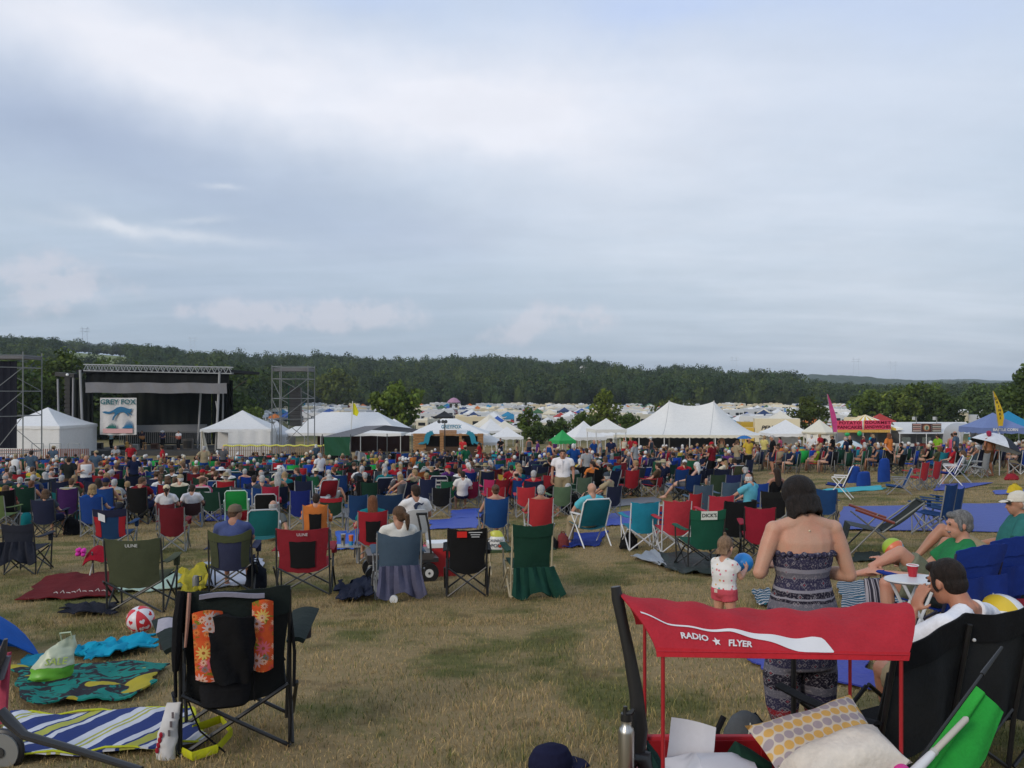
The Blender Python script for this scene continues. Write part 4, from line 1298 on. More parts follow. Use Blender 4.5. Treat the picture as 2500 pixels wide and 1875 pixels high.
while y<396:
 x=X(640,y)-4
 while x<X(2110,y)+4:
  px=1250+F*x/y
  u=random.random()
  for k in KINDS_:
   u-=k[3]
   if u<=0:
    break
  keep=random.random()<(.95 if y<250 else .85)
  if px<760 and y<170:
   keep=False
  if keep and cnt.get(k[0],0)<255:
   cnt[k[0]]=cnt.get(k[0],0)+1
   c,cn=random.choice(k[4])
   j=random.uniform(.85,1.05)
   where='near edge of' if y<200 else 'middle of' if y<300 else 'far edge of'
   CAMP.append((O(k[0],k[1],None,tuple(q*j for q in c),(x,y+random.uniform(-2.5,2.5),gz(x,y)),random.choice((0,math.pi/2,.3,-.4,1.2))+random.uniform(-.15,.15),'%s %s at the %s the crowded campground'%(cn,k[2],where) if where!='middle of' else '%s %s in the middle of the crowded campground'%(cn,k[2]),k[2],'%ss packed in the campground'%k[2],scale=random.uniform(.85,1.15)),cn,k[2]))
  x+=random.uniform(4.2,9.5) if k[0]=='camper' else random.uniform(3.2,6.4)
 y+=random.uniform(9,13)
 # chairs
C=dict(navy=(.016,.022,.060),blue=(.012,.060,.24),royal=(.012,.055,.36),red=(.42,.020,.030),maroon=(.17,.012,.020),dkgreen=(.010,.052,.032),green=(.015,.12,.055),olive=(.075,.085,.045),black=(.010,.010,.011),grey=(.11,.11,.12),ltgrey=(.34,.35,.36),teal=(.010,.17,.19),turq=(.02,.30,.40),orange=(.66,.20,.045),yellow=(.58,.40,.05),pink=(.60,.10,.19),magenta=(.60,.04,.22),tan=(.36,.29,.18),greyblue=(.070,.110,.160),white=(.74,.74,.74),lime=(.22,.42,.03),bgreen=(.02,.36,.07),slate=(.05,.065,.085),brown=(.10,.06,.035),purple=(.10,.03,.16),cream=(.66,.60,.46),skyb=(.06,.42,.62))
C={k:tuple(q*.86 for q in v) for k,v in C.items()}
CN=dict(navy='navy',blue='blue',royal='royal blue',red='red',maroon='maroon',dkgreen='dark green',green='green',olive='olive',black='black',grey='grey',ltgrey='light grey',teal='teal',turq='turquoise',orange='orange',yellow='yellow',pink='pink',magenta='magenta',tan='tan',greyblue='grey blue',white='white',lime='lime green',bgreen='bright green',slate='slate grey',brown='brown',purple='purple',cream='cream',skyb='sky blue')
STEEL,DARKM,ALU,TANM=(.20,.205,.21),(.022,.024,.024),(.46,.47,.48),(.42,.36,.24)
_mc={}
def cached(key,fn):
 if key not in _mc:
  _mc[key]=fn()
 return _mc[key]
USED=[]
def chair_meshes(w,top,lod,lean,dip,occ):
 sz,yb,yf=.41,-.25,.26
 hw=w/2
 ybk=lambda z:yb-lean*max(0,z-.30)
 n=6 if lod else 4
 r=.0125 if lod else .018
 out={}
 out['leg_f']=[MB().tube([(s*hw,yf,0),(s*(hw+.02),yf+.01,.61)],r,n) for s in (-1,1)]
 out['leg_b']=[MB().tube([(s*hw,yb,0),(s*hw,yb,.30),(s*(hw-.005),ybk(top-.02),top-.02)],r,n) for s in (-1,1)]
 zb=.40
 out['brace']=[MB().tube([(-hw,yb-.012,.03),(hw-.01,yb-.03,zb)],r,n).tube([(hw,yb-.036,.03),(-hw+.01,yb-.06,zb)],r,n),MB().tube([(-hw,yf,.03),(hw-.01,yf-.02,zb)],r,n).tube([(hw,yf+.02,.03),(-hw+.01,yf,zb)],r,n)]
 for s in (-1,1):
  out['brace'].append(MB().tube([(s*(hw+.015),yb,.03),(s*(hw+.015),yf-.03,zb+.02)],r,n).tube([(s*(hw+.04),yf,.03),(s*(hw+.04),yb+.0,zb)],r,n))
 nu,nv=(10,8) if lod else (6,4)
 sag=.075 if occ else .045
 def back(u,v,off=0.0):
  q=1-(2*u-1)**2
  z=.37+(top-.37)*v
  pinch=1-.10*math.sin(math.pi*min(1,v*1.25))*(1-v)-(.08*(1-v))
  x=(u-.5)*w*pinch
  y=ybk(z)-sag*q*(.35+.65*math.sin(math.pi*(.15+.7*v)))-off
  z2=z-dip*q*v**3-.05*q*(1-v)**2+.004*math.sin(u*27+v*9)
  return (x,y,z2)
 out['backrest']=MB().sheet(back,nu,nv,.010)
 out['top_band']=MB().sheet(lambda u,v:back(u,.74+.275*v,.012),nu,3,.008)
 out['mesh_panel']=MB().sheet(lambda u,v:back(.24+.52*u,.10+.60*v,.013),nu,4,.006)
 out['side_panel']=[MB().sheet(lambda u,v:back(a+.2*u,.05+.68*v,.012),3,4,.006) for a in (.01,.79)]
 out['print_at']=back
 out['seat']=MB().sheet(lambda u,v:((u-.5)*w*.94,yb+.02+(yf-yb-.02)*v,.39+.04*v-(.07 if occ else .045)*(1-(2*u-1)**2)*math.sin(math.pi*(.2+.7*v))),nu,5,.010)
 out['arm']=[MB().sheet(lambda u,v:(s*(hw+.012)+(u-.5)*.095,ybk(.62)+.01+(yf+.05-ybk(.62))*v,.615-.012*math.sin(math.pi*v)+.01*math.sin(math.pi*u)),3,5,.012) for s in (-1,1)]
 out['cup']=[MB().tube([(s*(hw+.03),yf-.07,.49),(s*(hw+.03),yf-.07,.605)],[.036,.042],8) for s in (-1,1)]
 return out
def chair_set(w,top,lod,lean,dip,occ):
 def mk():
  o=chair_meshes(w,top,lod,lean,dip,occ)
  m={'print_at':o['print_at']}
  if lod:
   for k in ('leg_f','leg_b','brace'):
    m[k]=[x.mesh('leg' if k!='brace' else 'cross_brace',M_TUBE) for x in o[k]]
   for k in ('arm','cup','side_panel'):
    m[k]=[x.mesh({'arm':'armrest','cup':'cup_holder','side_panel':'side_panel'}[k],M_FAB) for x in o[k]]
   for k in ('backrest','seat','top_band','mesh_panel'):
    m[k]=o[k].mesh(k,M_FAB)
  else:
   fr=MB()
   for k in ('leg_f','leg_b','brace'):
    for x in o[k]:
     fr.add(x.v,x.f)
   m['frame']=fr.mesh('frame',M_TUBE)
   for k in ('backrest','seat'):
    m[k]=o[k].mesh(k,M_FAB)
  return m
 return cached(('chair',w,top,lod,lean,dip,occ),mk)
GC='folding camp chairs on the field'
CHAIRS=[]
def camp_chair(loc,rz,fab,label,w=.58,top=.88,lod=True,frame=STEEL,lean=.16,dip=.03,occ=False,band=None,panel=None,sides=None,seat=None,arms=True,cup=True,sc=1.0,group=GC,name='camp_chair'):
 m=chair_set(w,top,lod,lean,dip,occ)
 c=C.get(fab,fab) if isinstance(fab,str) else fab
 USED.append((loc[0],loc[1],.55))
 CHAIRS.append((loc,label))
 if not lod:
  r=O(name,m['frame'],None,frame,loc,rz,label,'folding chair',group,scale=sc)
  O('backrest',m['backrest'],r,c)
  O('seat',m['seat'],r,C.get(seat,seat) if isinstance(seat,str) else seat or c)
  return r
 r=empty(name,loc,rz,label,'folding chair',group,sc)
 for k in ('leg_f','leg_b'):
  for x in m[k]:
   O('leg',x,r,frame)
 for x in m['brace']:
  O('cross_brace',x,r,frame)
 O('backrest',m['backrest'],r,c)
 O('seat',m['seat'],r,C.get(seat,seat) if isinstance(seat,str) else seat or c)
 if band:
  O('top_band',m['top_band'],r,C.get(band,band) if isinstance(band,str) else band)
 if panel:
  O('mesh_panel',m['mesh_panel'],r,C[panel])
 if sides:
  for x in m['side_panel']:
   O('side_panel',x,r,C[sides])
 if arms:
  for x in m['arm']:
   O('armrest',x,r,c)
  if cup:
   for x in m['cup'][1:]:
    O('cup_holder',x,r,tuple(q*.7 for q in c))
 return r
def print_on(chair,w,top,lean,dip,occ,body,size,col,v=.88,plate=None,platesize=(.2,.08),bold=.01,u=.5):
 """flat print on the back of a chair"""
 bk=chair_set(w,top,True,lean,dip,occ)['print_at']
 p,q=Vector(bk(u,v,.024)),Vector(bk(u,v+.06,.024))
 tilt=math.degrees(math.atan2(-(q.y-p.y),q.z-p.z))
 par=chair
 if plate:
  o=MB().box((0,0,0),(platesize[0],.006,platesize[1])).build('label_patch',M_PRINT,chair,color=plate,loc=p)
  o.rotation_euler=(math.radians(tilt),0,0)
  lettering(o,body,size,(0,-.005,0),col,bold=bold,depth=.001)
 else:
  lettering(chair,body,size,p,col,rx=90+tilt,bold=bold,depth=.001)
def beach_meshes(low):
 sz=.20 if low else .36
 w=.54
 hw=w/2
 zt=sz+.52
 bf=MB().tube([(-hw,-.10,sz),(-hw,-.30,zt-.06),(-hw+.05,-.325,zt),(hw-.05,-.325,zt),(hw,-.30,zt-.06),(hw,-.10,sz)],.014,6)
 leg=[]
 for s in (-1,1):
  leg.append(MB().tube([(s*hw,-.33,0),(s*(hw+.015),.18,sz+.22),(s*(hw+.015),-.16,sz+.24)],.013,6))
  leg.append(MB().tube([(s*(hw+.03),.32,0),(s*(hw+.03),-.10,sz+.22)],.013,6))
 bk=MB().sheet(lambda u,v:((u-.5)*w*.96,-.11-.20*v-.05*(1-(2*u-1)**2)*(.4+.6*math.sin(math.pi*v)),sz+.02+.48*v),8,6,.010)
 st_=MB().sheet(lambda u,v:((u-.5)*w*.96,-.12+.45*v,sz+.05*v-.05*(1-(2*u-1)**2)),8,5,.010)
 arm=[MB().box((s*(hw+.02),.0,sz+.245),(.05,.34,.022)) for s in (-1,1)]
 return bf,leg,bk,st_,arm
def beach_chair(loc,rz,fab,label,low=False,frame=ALU,lod=True,sc=1.0,stripes=None,group='beach and lawn chairs on the field',armc=None):
 def mk():
  bf,leg,bk,s,arm=beach_meshes(low)
  return (bf.mesh('back_frame',M_TUBE),[x.mesh('leg',M_TUBE) for x in leg],bk.mesh('backrest',M_FAB),s.mesh('seat',M_FAB),[x.mesh('armrest',M_PLAST) for x in arm])
 bf,leg,bk,s,arm=cached(('beach',low),mk)
 c=C.get(fab,fab) if isinstance(fab,str) else fab
 USED.append((loc[0],loc[1],.5))
 CHAIRS.append((loc,label))
 r=empty('lawn_chair',loc,rz,label,'lawn chair',group,sc)
 O('back_frame',bf,r,frame)
 for x in leg:
  O('leg',x,r,frame)
 b=O('backrest',bk,r,c)
 O('seat',s,r,c)
 for x in arm:
  O('armrest',x,r,armc or frame)
 if stripes:
  for k in range(3):
   sm=cached(('bstripe',low,k),lambda:MB().sheet(lambda u,v:((u-.5)*.50,-.128-.20*(.15+.27*k+.1*v)-.05*(1-(2*u-1)**2)*.9,(.20 if low else .36)+.02+.48*(.15+.27*k+.1*v)),8,2,.006).mesh('stripe',M_FAB))
   O('stripe',sm,b,C[stripes])
 return r
 # people
def remesh(jobs):
 """jobs: (key, MB, voxel, smooth, material, name) -> dict of meshes; fuses overlapping shapes into one skin"""
 tmp=[]
 for key,mb,vox,sm,mat,name in jobs:
  me=bpy.data.meshes.new(name)
  me.from_pydata(mb.v,[],mb.f)
  o=bpy.data.objects.new('tmp',me)
  COL.objects.link(o)
  md=o.modifiers.new('r','REMESH')
  md.mode,md.voxel_size,md.use_smooth_shade='VOXEL',vox,True
  if sm:
   s=o.modifiers.new('s','SMOOTH')
   s.factor,s.iterations=.5,sm
  tmp.append((key,o,mat,name))
 bpy.context.view_layer.update()
 dg=bpy.context.evaluated_depsgraph_get()
 out={}
 for key,o,mat,name in tmp:
  me=bpy.data.meshes.new_from_object(o.evaluated_get(dg))
  me.name=name
  me.materials.clear()
  me.materials.append(mat)
  out[key]=me
 for key,o,mat,name in tmp:
  old=o.data
  bpy.data.objects.remove(o)
  bpy.data.meshes.remove(old)
 return out
V=Vector
def hand(mb,wr,dirv,palmn,s=1.0,curl=.5,side=1,spread=.0):
 """palm, four fingers with bent knuckles and a thumb; dirv along the hand, palmn out of the palm"""
 d=V(dirv).normalized()
 pn=(V(palmn)-d*V(palmn).dot(d)).normalized()
 lat=d.cross(pn).normalized()*side
 R=Matrix((lat,d,pn)).transposed()
 mb.ell(V(wr)+d*.048*s,(.042*s,.055*s,.017*s),10,8,R)
 for i,(o,L) in enumerate(((-.030,.068),(-.010,.078),(.011,.074),(.030,.058))):
  b=V(wr)+d*.088*s+lat*o*s
  fd=(d+lat*(o*8*spread)).normalized()
  k1=b+(fd*math.cos(curl*.6)+pn*math.sin(curl*.6))*L*.5*s
  k2=k1+(fd*math.cos(curl*1.5)+pn*math.sin(curl*1.5))*L*.5*s
  mb.tube([b-d*.02*s,b,k1,k2],[.0095*s,.0095*s,.0088*s,.0072*s],7)
 tb=V(wr)+d*.022*s-lat*.032*s
 t1=tb+(d*.55-lat*.75+pn*.3)*.036*s
 t2=t1+(d*.85-lat*.35+pn*.35)*.032*s
 mb.tube([tb+lat*.012*s,tb,t1,t2],[.013*s,.013*s,.0105*s,.008*s],7)
def foot(mb,an,dirv,s=1.0):
 d=V((dirv[0],dirv[1],0)).normalized()
 lat=V((-d.y,d.x,0))
 c=V(an)
 mb.loft([(c-d*.06*s+V((0,0,-.045*s)),lat*.028*s,V((0,0,.03*s))),(c+V((0,0,-.035*s)),lat*.036*s,V((0,0,.042*s))),(c+d*.08*s+V((0,0,-.05*s)),lat*.042*s,V((0,0,.030*s))),(c+d*.15*s+V((0,0,-.062*s)),lat*.045*s,V((0,0,.018*s))),(c+d*.19*s+V((0,0,-.066*s)),lat*.032*s,V((0,0,.012*s)))],10)
def head_R(f,up=(0,0,1)):
 y=V(f).normalized()
 x=y.cross(V(up)).normalized()
 z=x.cross(y)
 return Matrix((x,y,z)).transposed()
def head(mb,c,R,s=1.0):
 q=lambda x,y,z:V(c)+R@V((x,y,z))*s
 mb.ell(q(0,-.008,.022),(.074*s,.095*s,.092*s),14,10,R)
 mb.ell(q(0,.018,-.045),(.058*s,.072*s,.070*s),12,9,R)
 mb.ell(q(0,.052,-.085),(.034*s,.034*s,.030*s),10,7,R)
 mb.tube([q(0,.088,.012),q(0,.102,-.018),q(0,.112,-.034),q(0,.088,-.044)],[.010*s,.012*s,.015*s,.010*s],8)
 mb.ell(q(0,.084,.030),(.050*s,.016*s,.012*s),10,6,R)
 mb.tube([q(-.022,.084,-.066),q(0,.092,-.066),q(.022,.084,-.066)],.009*s,6)
 for sx in (-1,1):
  mb.ell(q(sx*.077,-.012,-.012),(.010*s,.020*s,.032*s),8,7,R)
class Fig:
 """joints of one figure; mirrored defaults overridden by keyword"""
 def __init__(self,s=1.0,wide=1.0,**j):
  self.s,self.w,self.hs=s,wide,j.get('hs',1.0)
  self.j={k:V(v)*s for k,v in j.items() if k not in ('hs','face','toeL','toeR','hdL','hdR','pnL','pnR','hup')}
  self.face=V(j.get('face',(0,1,0)))
  self.R=head_R(self.face,j.get('hup',(0,0,1)))
  self.x=j
 def g(self,k):
  return self.j[k]
 def torso_secs(self,infl=0.0,lo=0,hi=6,female=False):
  j,s,w=self.j,self.s,self.w
  hip=(j['hipL']+j['hipR'])/2
  sh=(j['shL']+j['shR'])/2
  la=(j['hipR']-j['hipL']).normalized()
  lb=(j['shR']-j['shL']).normalized()
  spine=sh-hip
  up=spine.normalized()
  bow=j.get('bow',V((0,0,0)))
  hw=(j['shR']-j['shL']).length/2
  rows=[(-.16,.105,.085),(-.02,.168 if female else .160,.115),(.16,.155,.112),(.36,.132 if female else .142,.100),(.62,.150 if female else .158,.112),(.84,.160 if female else .168,.100),(.97,hw/s*.90,.072),(1.05,.115,.060),(1.13,.058,.052)]
  out=[]
  for f,a,b in rows[lo:hi+3]:
   la_=la.lerp(lb,max(0,min(1,f))).normalized()
   fw=up.cross(la_)*-1
   c=hip+spine*f+bow*math.sin(math.pi*max(0,min(1,f)))
   out.append((c,la_*(a*s*w+infl),fw*(b*s*w+infl)))
  return out
 def body(self,vox,hands=True,fl=.5):
  j,s,w=self.j,self.s,self.w
  mb=MB()
  mb.loft(self.torso_secs(0,0,6),16)
  nb=(j['shL']+j['shR'])/2+((j['shL']+j['shR'])/2-(j['hipL']+j['hipR'])/2).normalized()*.03*s
  hc=j['head']
  mb.tube([nb-V((0,0,.03*s)),nb.lerp(hc,.5)+self.R@V((0,-.008,0))*s,hc+self.R@V((0,-.012,-.02))*s],[.066*s,.055*s,.056*s],12)
  head(mb,hc,self.R,s*self.hs)
  for q in 'LR':
   sh,el,wr=j['sh'+q],j['el'+q],j['wr'+q]
   hp,kn,an=j['hip'+q],j['kn'+q],j['an'+q]
   mb.ell(sh-V((0,0,.012*s)),.050*s*w,12,9)
   mb.tube([nb+V((0,-.01,.035*s)),nb.lerp(sh,.5)+V((0,-.008,.004*s)),sh-V((0,0,.006*s))],[.046*s,.044*s*w,.040*s*w],10)
   mb.tube([sh-V((0,0,.008*s)),sh.lerp(el,.35),el],[.046*s*w,.047*s*w,.036*s*w],12)
   mb.tube([el,el.lerp(wr,.3),wr],[.038*s*w,.040*s*w,.026*s],10)
   mb.ell(el,.039*s*w,8,6)
   hd=self.x.get('hd'+q) or (wr-el)
   pn=self.x.get('pn'+q) or ((1 if q=='L' else -1),0,-.2)
   if hands:
    hand(mb,wr,hd,pn,s,fl,1 if q=='L' else -1,.5)
   mb.tube([hp,hp.lerp(kn,.35),kn],[.090*s*w,.082*s*w,.054*s*w],12)
   mb.ell(kn,.055*s*w,10,8)
   mb.tube([kn,kn.lerp(an,.3),kn.lerp(an,.75),an],[.052*s*w,.056*s*w,.038*s,.036*s],10)
   foot(mb,an,self.x.get('toe'+q,(0,1,0)),s)
  return mb
 def shirt(self,infl=.020,sleeve=.55,lo=1,neck=True):
  j,s,w=self.j,self.s,self.w
  mb=MB()
  mb.loft(self.torso_secs(infl,lo,5 if neck else 4),16)
  nb=(j['shL']+j['shR'])/2+((j['shL']+j['shR'])/2-(j['hipL']+j['hipR'])/2).normalized()*.03*s
  for q in 'LR':
   sh,el=j['sh'+q],j['el'+q]
   if neck and sleeve>0:
    mb.tube([nb.lerp(sh,.22)+V((0,-.008,.020*s)),nb.lerp(sh,.55)+V((0,-.008,.002*s)),sh-V((0,0,.006*s))],[.046*s+infl*.8,.045*s*w+infl*.8,.042*s*w+infl*.8],10)
   if sleeve>0:
    mb.ell(sh-V((0,0,.008*s)),.054*s*w+infl*.55,10,8)
    mb.tube([sh,sh.lerp(el,min(1,sleeve))],[.050*s*w+infl*.8,.050*s*w+infl*1.2],12)
    if sleeve>1:
     mb.tube([el,el.lerp(j['wr'+q],sleeve-1)],[.046*s*w+infl,.036*s+infl],10)
  return mb
 def pants(self,infl=.018,leg=.85):
  """leg: fraction of the thigh covered, above 1 goes down the shin"""
  j,s,w=self.j,self.s,self.w
  mb=MB()
  mb.loft(self.torso_secs(infl,0,0),16)
  for q in 'LR':
   hp,kn,an=j['hip'+q],j['kn'+q],j['an'+q]
   e=hp.lerp(kn,min(1,leg))
   mb.tube([hp,hp.lerp(e,.5),e],[.094*s*w+infl,.088*s*w+infl,(.064+.03*(1-min(1,leg)))*s*w+infl*1.2],12)
   if leg>1:
    mb.ell(kn,.060*s*w+infl,10,8)
    mb.tube([kn,kn.lerp(an,leg-1)],[.060*s*w+infl,.048*s+infl],12)
  return mb
def hair_shapes(style):
 mb=MB()
 if style=='short':
  mb.ell((0,-.022,.036),(.083,.096,.090),14,10)
  mb.ell((0,-.055,-.02),(.070,.060,.075),12,8)
  mb.ell((0,.045,.085),(.058,.040,.030),10,7)
 elif style=='long':
  mb.ell((0,-.022,.034),(.088,.100,.092),14,10)
  mb.loft([((0,-.045,.03),(.088,0,0),(0,.075,0)),((0,-.065,-.08),(.092,0,0),(0,.055,0)),((0,-.085,-.20),(.095,0,0),(0,.042,0)),((0,-.09,-.30),(.070,0,0),(0,.028,0)),((.01,-.09,-.35),(.03,0,0),(0,.015,0))],12)
 elif style=='pony':
  mb.ell((0,-.022,.034),(.085,.098,.091),14,10)
  mb.ell((0,-.055,-.02),(.070,.055,.070),12,8)
  mb.tube([(0,-.11,.03),(.01,-.155,.0),(.02,-.15,-.10),(.03,-.135,-.20)],[.022,.036,.032,.010],9)
 elif style=='bun':
  mb.ell((0,-.022,.034),(.085,.098,.091),14,10)
  mb.ell((0,-.055,-.02),(.068,.055,.066),12,8)
  mb.ell((0,-.115,.05),(.042,.040,.042),10,8)
 elif style=='bob':
  mb.ell((0,-.020,.030),(.094,.104,.096),14,10)
  mb.ell((0,-.045,-.045),(.098,.078,.085),14,9)
  for k in range(9):
   a=k*.7
   mb.ell((.075*math.cos(a),-.05+.05*math.sin(a),-.09+.02*math.sin(k*2.3)),.032,8,6)
 elif style=='ring':
  mb.loft([((0,-.045,-.055),(.074,0,0),(0,.058,0)),((0,-.035,-.005),(.083,0,0),(0,.078,0)),((0,-.04,.045),(.080,0,0),(0,.070,0))],14)
 elif style=='cap':
  mb.loft([((0,-.015,.022),(.088,0,0),(0,.106,0)),((0,-.015,.065),(.086,0,0),(0,.102,0)),((0,-.015,.105),(.066,0,0),(0,.080,0)),((0,-.015,.128),(.020,0,0),(0,.026,0))],16)
  mb.loft([((0,.075,.030),(.074,0,0),(0,0,.009)),((0,.125,.026),(.070,0,0),(0,0,.008)),((0,.165,.016),(.042,0,0),(0,0,.007))],12)
 elif style=='straw':
  mb.loft([((0,-.01,.040),(.19,0,0),(0,.20,0)),((0,-.01,.052),(.19,0,0),(0,.20,0)),((0,-.01,.056),(.092,0,0),(0,.108,0)),((0,-.01,.12),(.085,0,0),(0,.098,0)),((0,-.01,.145),(.05,0,0),(0,.06,0))],18)
 return mb
HAIRS=['short','long','pony','bun','bob','ring']
HATS=['cap','straw']
SIT=dict(hipL=(-.09,-.10,.50),hipR=(.09,-.10,.50),shL=(-.175,-.27,.97),shR=(.175,-.27,.97),head=(0,-.25,1.15),elL=(-.29,-.16,.72),elR=(.29,-.16,.72),wrL=(-.26,.10,.67),wrR=(.26,.10,.67),knL=(-.14,.34,.52),knR=(.14,.34,.52),anL=(-.15,.37,.09),anR=(.15,.37,.09),pnL=(.2,0,-1),pnR=(-.2,0,-1))
STD=dict(hipL=(-.085,0,.90),hipR=(.085,0,.90),shL=(-.185,-.02,1.40),shR=(.185,-.02,1.40),head=(0,.02,1.575),elL=(-.25,-.05,1.12),elR=(.25,-.05,1.12),wrL=(-.25,.04,.87),wrR=(.25,.04,.87),knL=(-.10,.03,.49),knR=(.10,.03,.49),anL=(-.10,-.02,.08),anR=(.12,-.04,.08))
GRD=dict(hipL=(-.09,-.10,.12),hipR=(.09,-.10,.12),shL=(-.18,-.22,.60),shR=(.18,-.22,.60),head=(0,-.16,.80),elL=(-.24,.02,.40),elR=(.24,.02,.40),wrL=(-.16,.26,.38),wrR=(.16,.26,.38),knL=(-.16,.30,.42),knR=(.16,.30,.42),anL=(-.12,.46,.08),anR=(.12,.46,.08),pnL=(1,0,0),pnR=(-1,0,0))
def mod(base,**k):
 d=dict(base)
 d.update(k)
 return d
POSES={'sitA':Fig(**SIT),'sitB':Fig(**mod(SIT,face=(-.6,.8,-.05),wrL=(-.06,.14,.62),wrR=(.08,.12,.62),elL=(-.25,-.12,.70),elR=(.25,-.12,.70))),'sitC':Fig(**mod(SIT,face=(.25,1,-.1),knL=(-.12,.36,.54),knR=(.10,.37,.56),anL=(-.05,.72,.14),anR=(.10,.74,.16),shL=(-.175,-.31,.95),shR=(.175,-.31,.95),head=(.02,-.285,1.13))),'sitD':Fig(**mod(SIT,elL=(-.27,-.02,.74),wrL=(-.11,-.06,.98),hdL=(.4,-.2,.9),pnL=(.8,-.5,0),face=(-.2,1,-.1),knR=(.16,.33,.56),anR=(-.02,.42,.40))),'sitF':Fig(**mod(SIT,face=(.7,.75,0),shL=(-.18,-.14,.96),shR=(.18,-.14,.96),head=(.03,-.05,1.13),elL=(-.24,.12,.76),elR=(.24,.12,.76),wrL=(-.14,.30,.64),wrR=(.14,.30,.64))),'stdA':Fig(**STD),'stdB':Fig(**mod(STD,elL=(-.36,-.08,1.16),wrL=(-.17,.02,.98),hdL=(.5,.6,-.5),pnL=(.6,-.5,.3),face=(.5,.8,-.1))),'stdC':Fig(**mod(STD,elR=(.24,.06,1.14),wrR=(.14,.28,1.20),elL=(-.24,.02,1.14),wrL=(-.12,.26,1.10),face=(-.2,1,-.35),knL=(-.10,.10,.49),anL=(-.11,.06,.08),anR=(.12,-.14,.10))),'stdD':Fig(**mod(STD,face=(-.85,.5,0),elR=(.27,-.02,1.12),wrR=(.24,.16,.92),knR=(.11,.12,.50),anR=(.12,.12,.08),anL=(-.1,-.14,.09))),'grdA':Fig(**GRD),'grdB':Fig(**mod(GRD,shL=(-.18,-.30,.56),shR=(.18,-.30,.56),head=(0,-.28,.77),elL=(-.27,-.40,.32),elR=(.27,-.40,.32),wrL=(-.26,-.46,.08),wrR=(.26,-.46,.08),hdL=(-.2,-.9,-.3),hdR=(.2,-.9,-.3),pnL=(0,0,-1),pnR=(0,0,-1),knL=(-.14,.34,.30),knR=(.10,.36,.16),anL=(-.12,.62,.08),anR=(.10,.78,.08),face=(.3,1,0))),}
jobs=[]
for k,f in POSES.items():
 vx=.021
 jobs+=[(('body',k),f.body(vx,True,.6),vx,2,M_SKIN,'person'),(('tee',k),f.shirt(.024,.6),vx,2,M_CLOTH,'shirt'),(('tank',k),f.shirt(.022,0,1,False),vx,2,M_CLOTH,'tank_top'),(('shorts',k),f.pants(.024,.85),vx,2,M_CLOTH,'shorts'),(('trousers',k),f.pants(.024,1.9),vx,2,M_CLOTH,'trousers')]
for h in HAIRS:
 jobs.append((('hair',h),hair_shapes(h),.010,2,M_HAIR,'hair'))
for h in HATS:
 jobs.append((('hair',h),hair_shapes(h),.007,1,M_CLOTH,'hat'))
PM=remesh(jobs)
SKINS=[((.45,.255,.175),'light'),((.37,.195,.125),'tanned'),((.50,.30,.22),'fair'),((.36,.18,.11),'sunburnt'),((.14,.065,.04),'dark')]
HAIRC=[((.03,.018,.012),'dark'),((.10,.055,.03),'brown'),((.30,.20,.10),'blond'),((.40,.39,.38),'grey'),((.60,.59,.57),'white'),((.16,.06,.025),'reddish')]
HN={'short':'short','long':'long','pony':'ponytail','bun':'bun','bob':'bobbed','ring':'balding'}
PEOPLE=[]
def person(loc,rz,pose,top,topc,bot,botc,hair,hairc,label,skin=0,hat=None,hatc=(.6,.55,.42),sc=1.0,group='people in the festival crowd',meshes=PM,key=None):
 k=key or pose
 f=POSES[pose]
 sk=SKINS[skin][0] if isinstance(skin,int) else skin
 r=O('person',meshes[('body',k)],None,sk,loc,rz,label,'person',group,scale=sc)
 if top:
  O({'tee':'shirt','tank':'tank_top'}[top],meshes[(top,k)],r,C.get(topc,topc) if isinstance(topc,str) else topc)
 if bot:
  O(bot,meshes[(bot,k)],r,C.get(botc,botc) if isinstance(botc,str) else botc)
 M4=Matrix.Translation(f.j['head'])@f.R.to_4x4()
 if hair:
  h=O('hair',PM[('hair',hair)],r,HAIRC[hairc][0] if isinstance(hairc,int) else hairc)
  h.matrix_local=M4
 if hat:
  h=O('hat',PM[('hair',hat)],r,C.get(hatc,hatc) if isinstance(hatc,str) else hatc)
  h.matrix_local=M4
 USED.append((loc[0],loc[1],.5))
 PEOPLE.append((loc,label))
 return r
def face_parts(o,fig,hair=(.03,.02,.015),beard=None):
 """eyes, brows and beard for heads whose face shows"""
 M4=Matrix.Translation(fig.j['head'])@fig.R.to_4x4()@Matrix.Scale(fig.s*fig.hs,4)
 for s in (-1,1):
  for nm,mk,col in (('eye',lambda:MB().ell((0,0,0),(.013,.006,.007),8,6).mesh('eye',M_PLAST),(.03,.022,.018)),('eyebrow',lambda:MB().tube([(-.016,0,-.002),(0,.003,.002),(.016,0,0)],.004,5).mesh('eyebrow',M_HAIR),hair)):
   e=O(nm,cached(('f',nm),mk),o,col)
   e.matrix_local=M4@Matrix.Translation((s*.030,.0845,.014 if nm=='eye' else .034))
 if beard:
  e=O('moustache',cached('moust',lambda:MB().ell((0,0,0),(.032,.014,.010),10,6).mesh('moustache',M_HAIR)),o,beard)
  e.matrix_local=M4@Matrix.Translation((0,.090,-.052))
 e=O('mouth',cached('mouth',lambda:MB().tube([(-.022,0,0),(0,.004,0),(.022,0,0)],.0045,6).mesh('mouth',M_SKIN)),o,(.30,.10,.08))
 e.matrix_local=M4@Matrix.Translation((0,.0905,-.068))
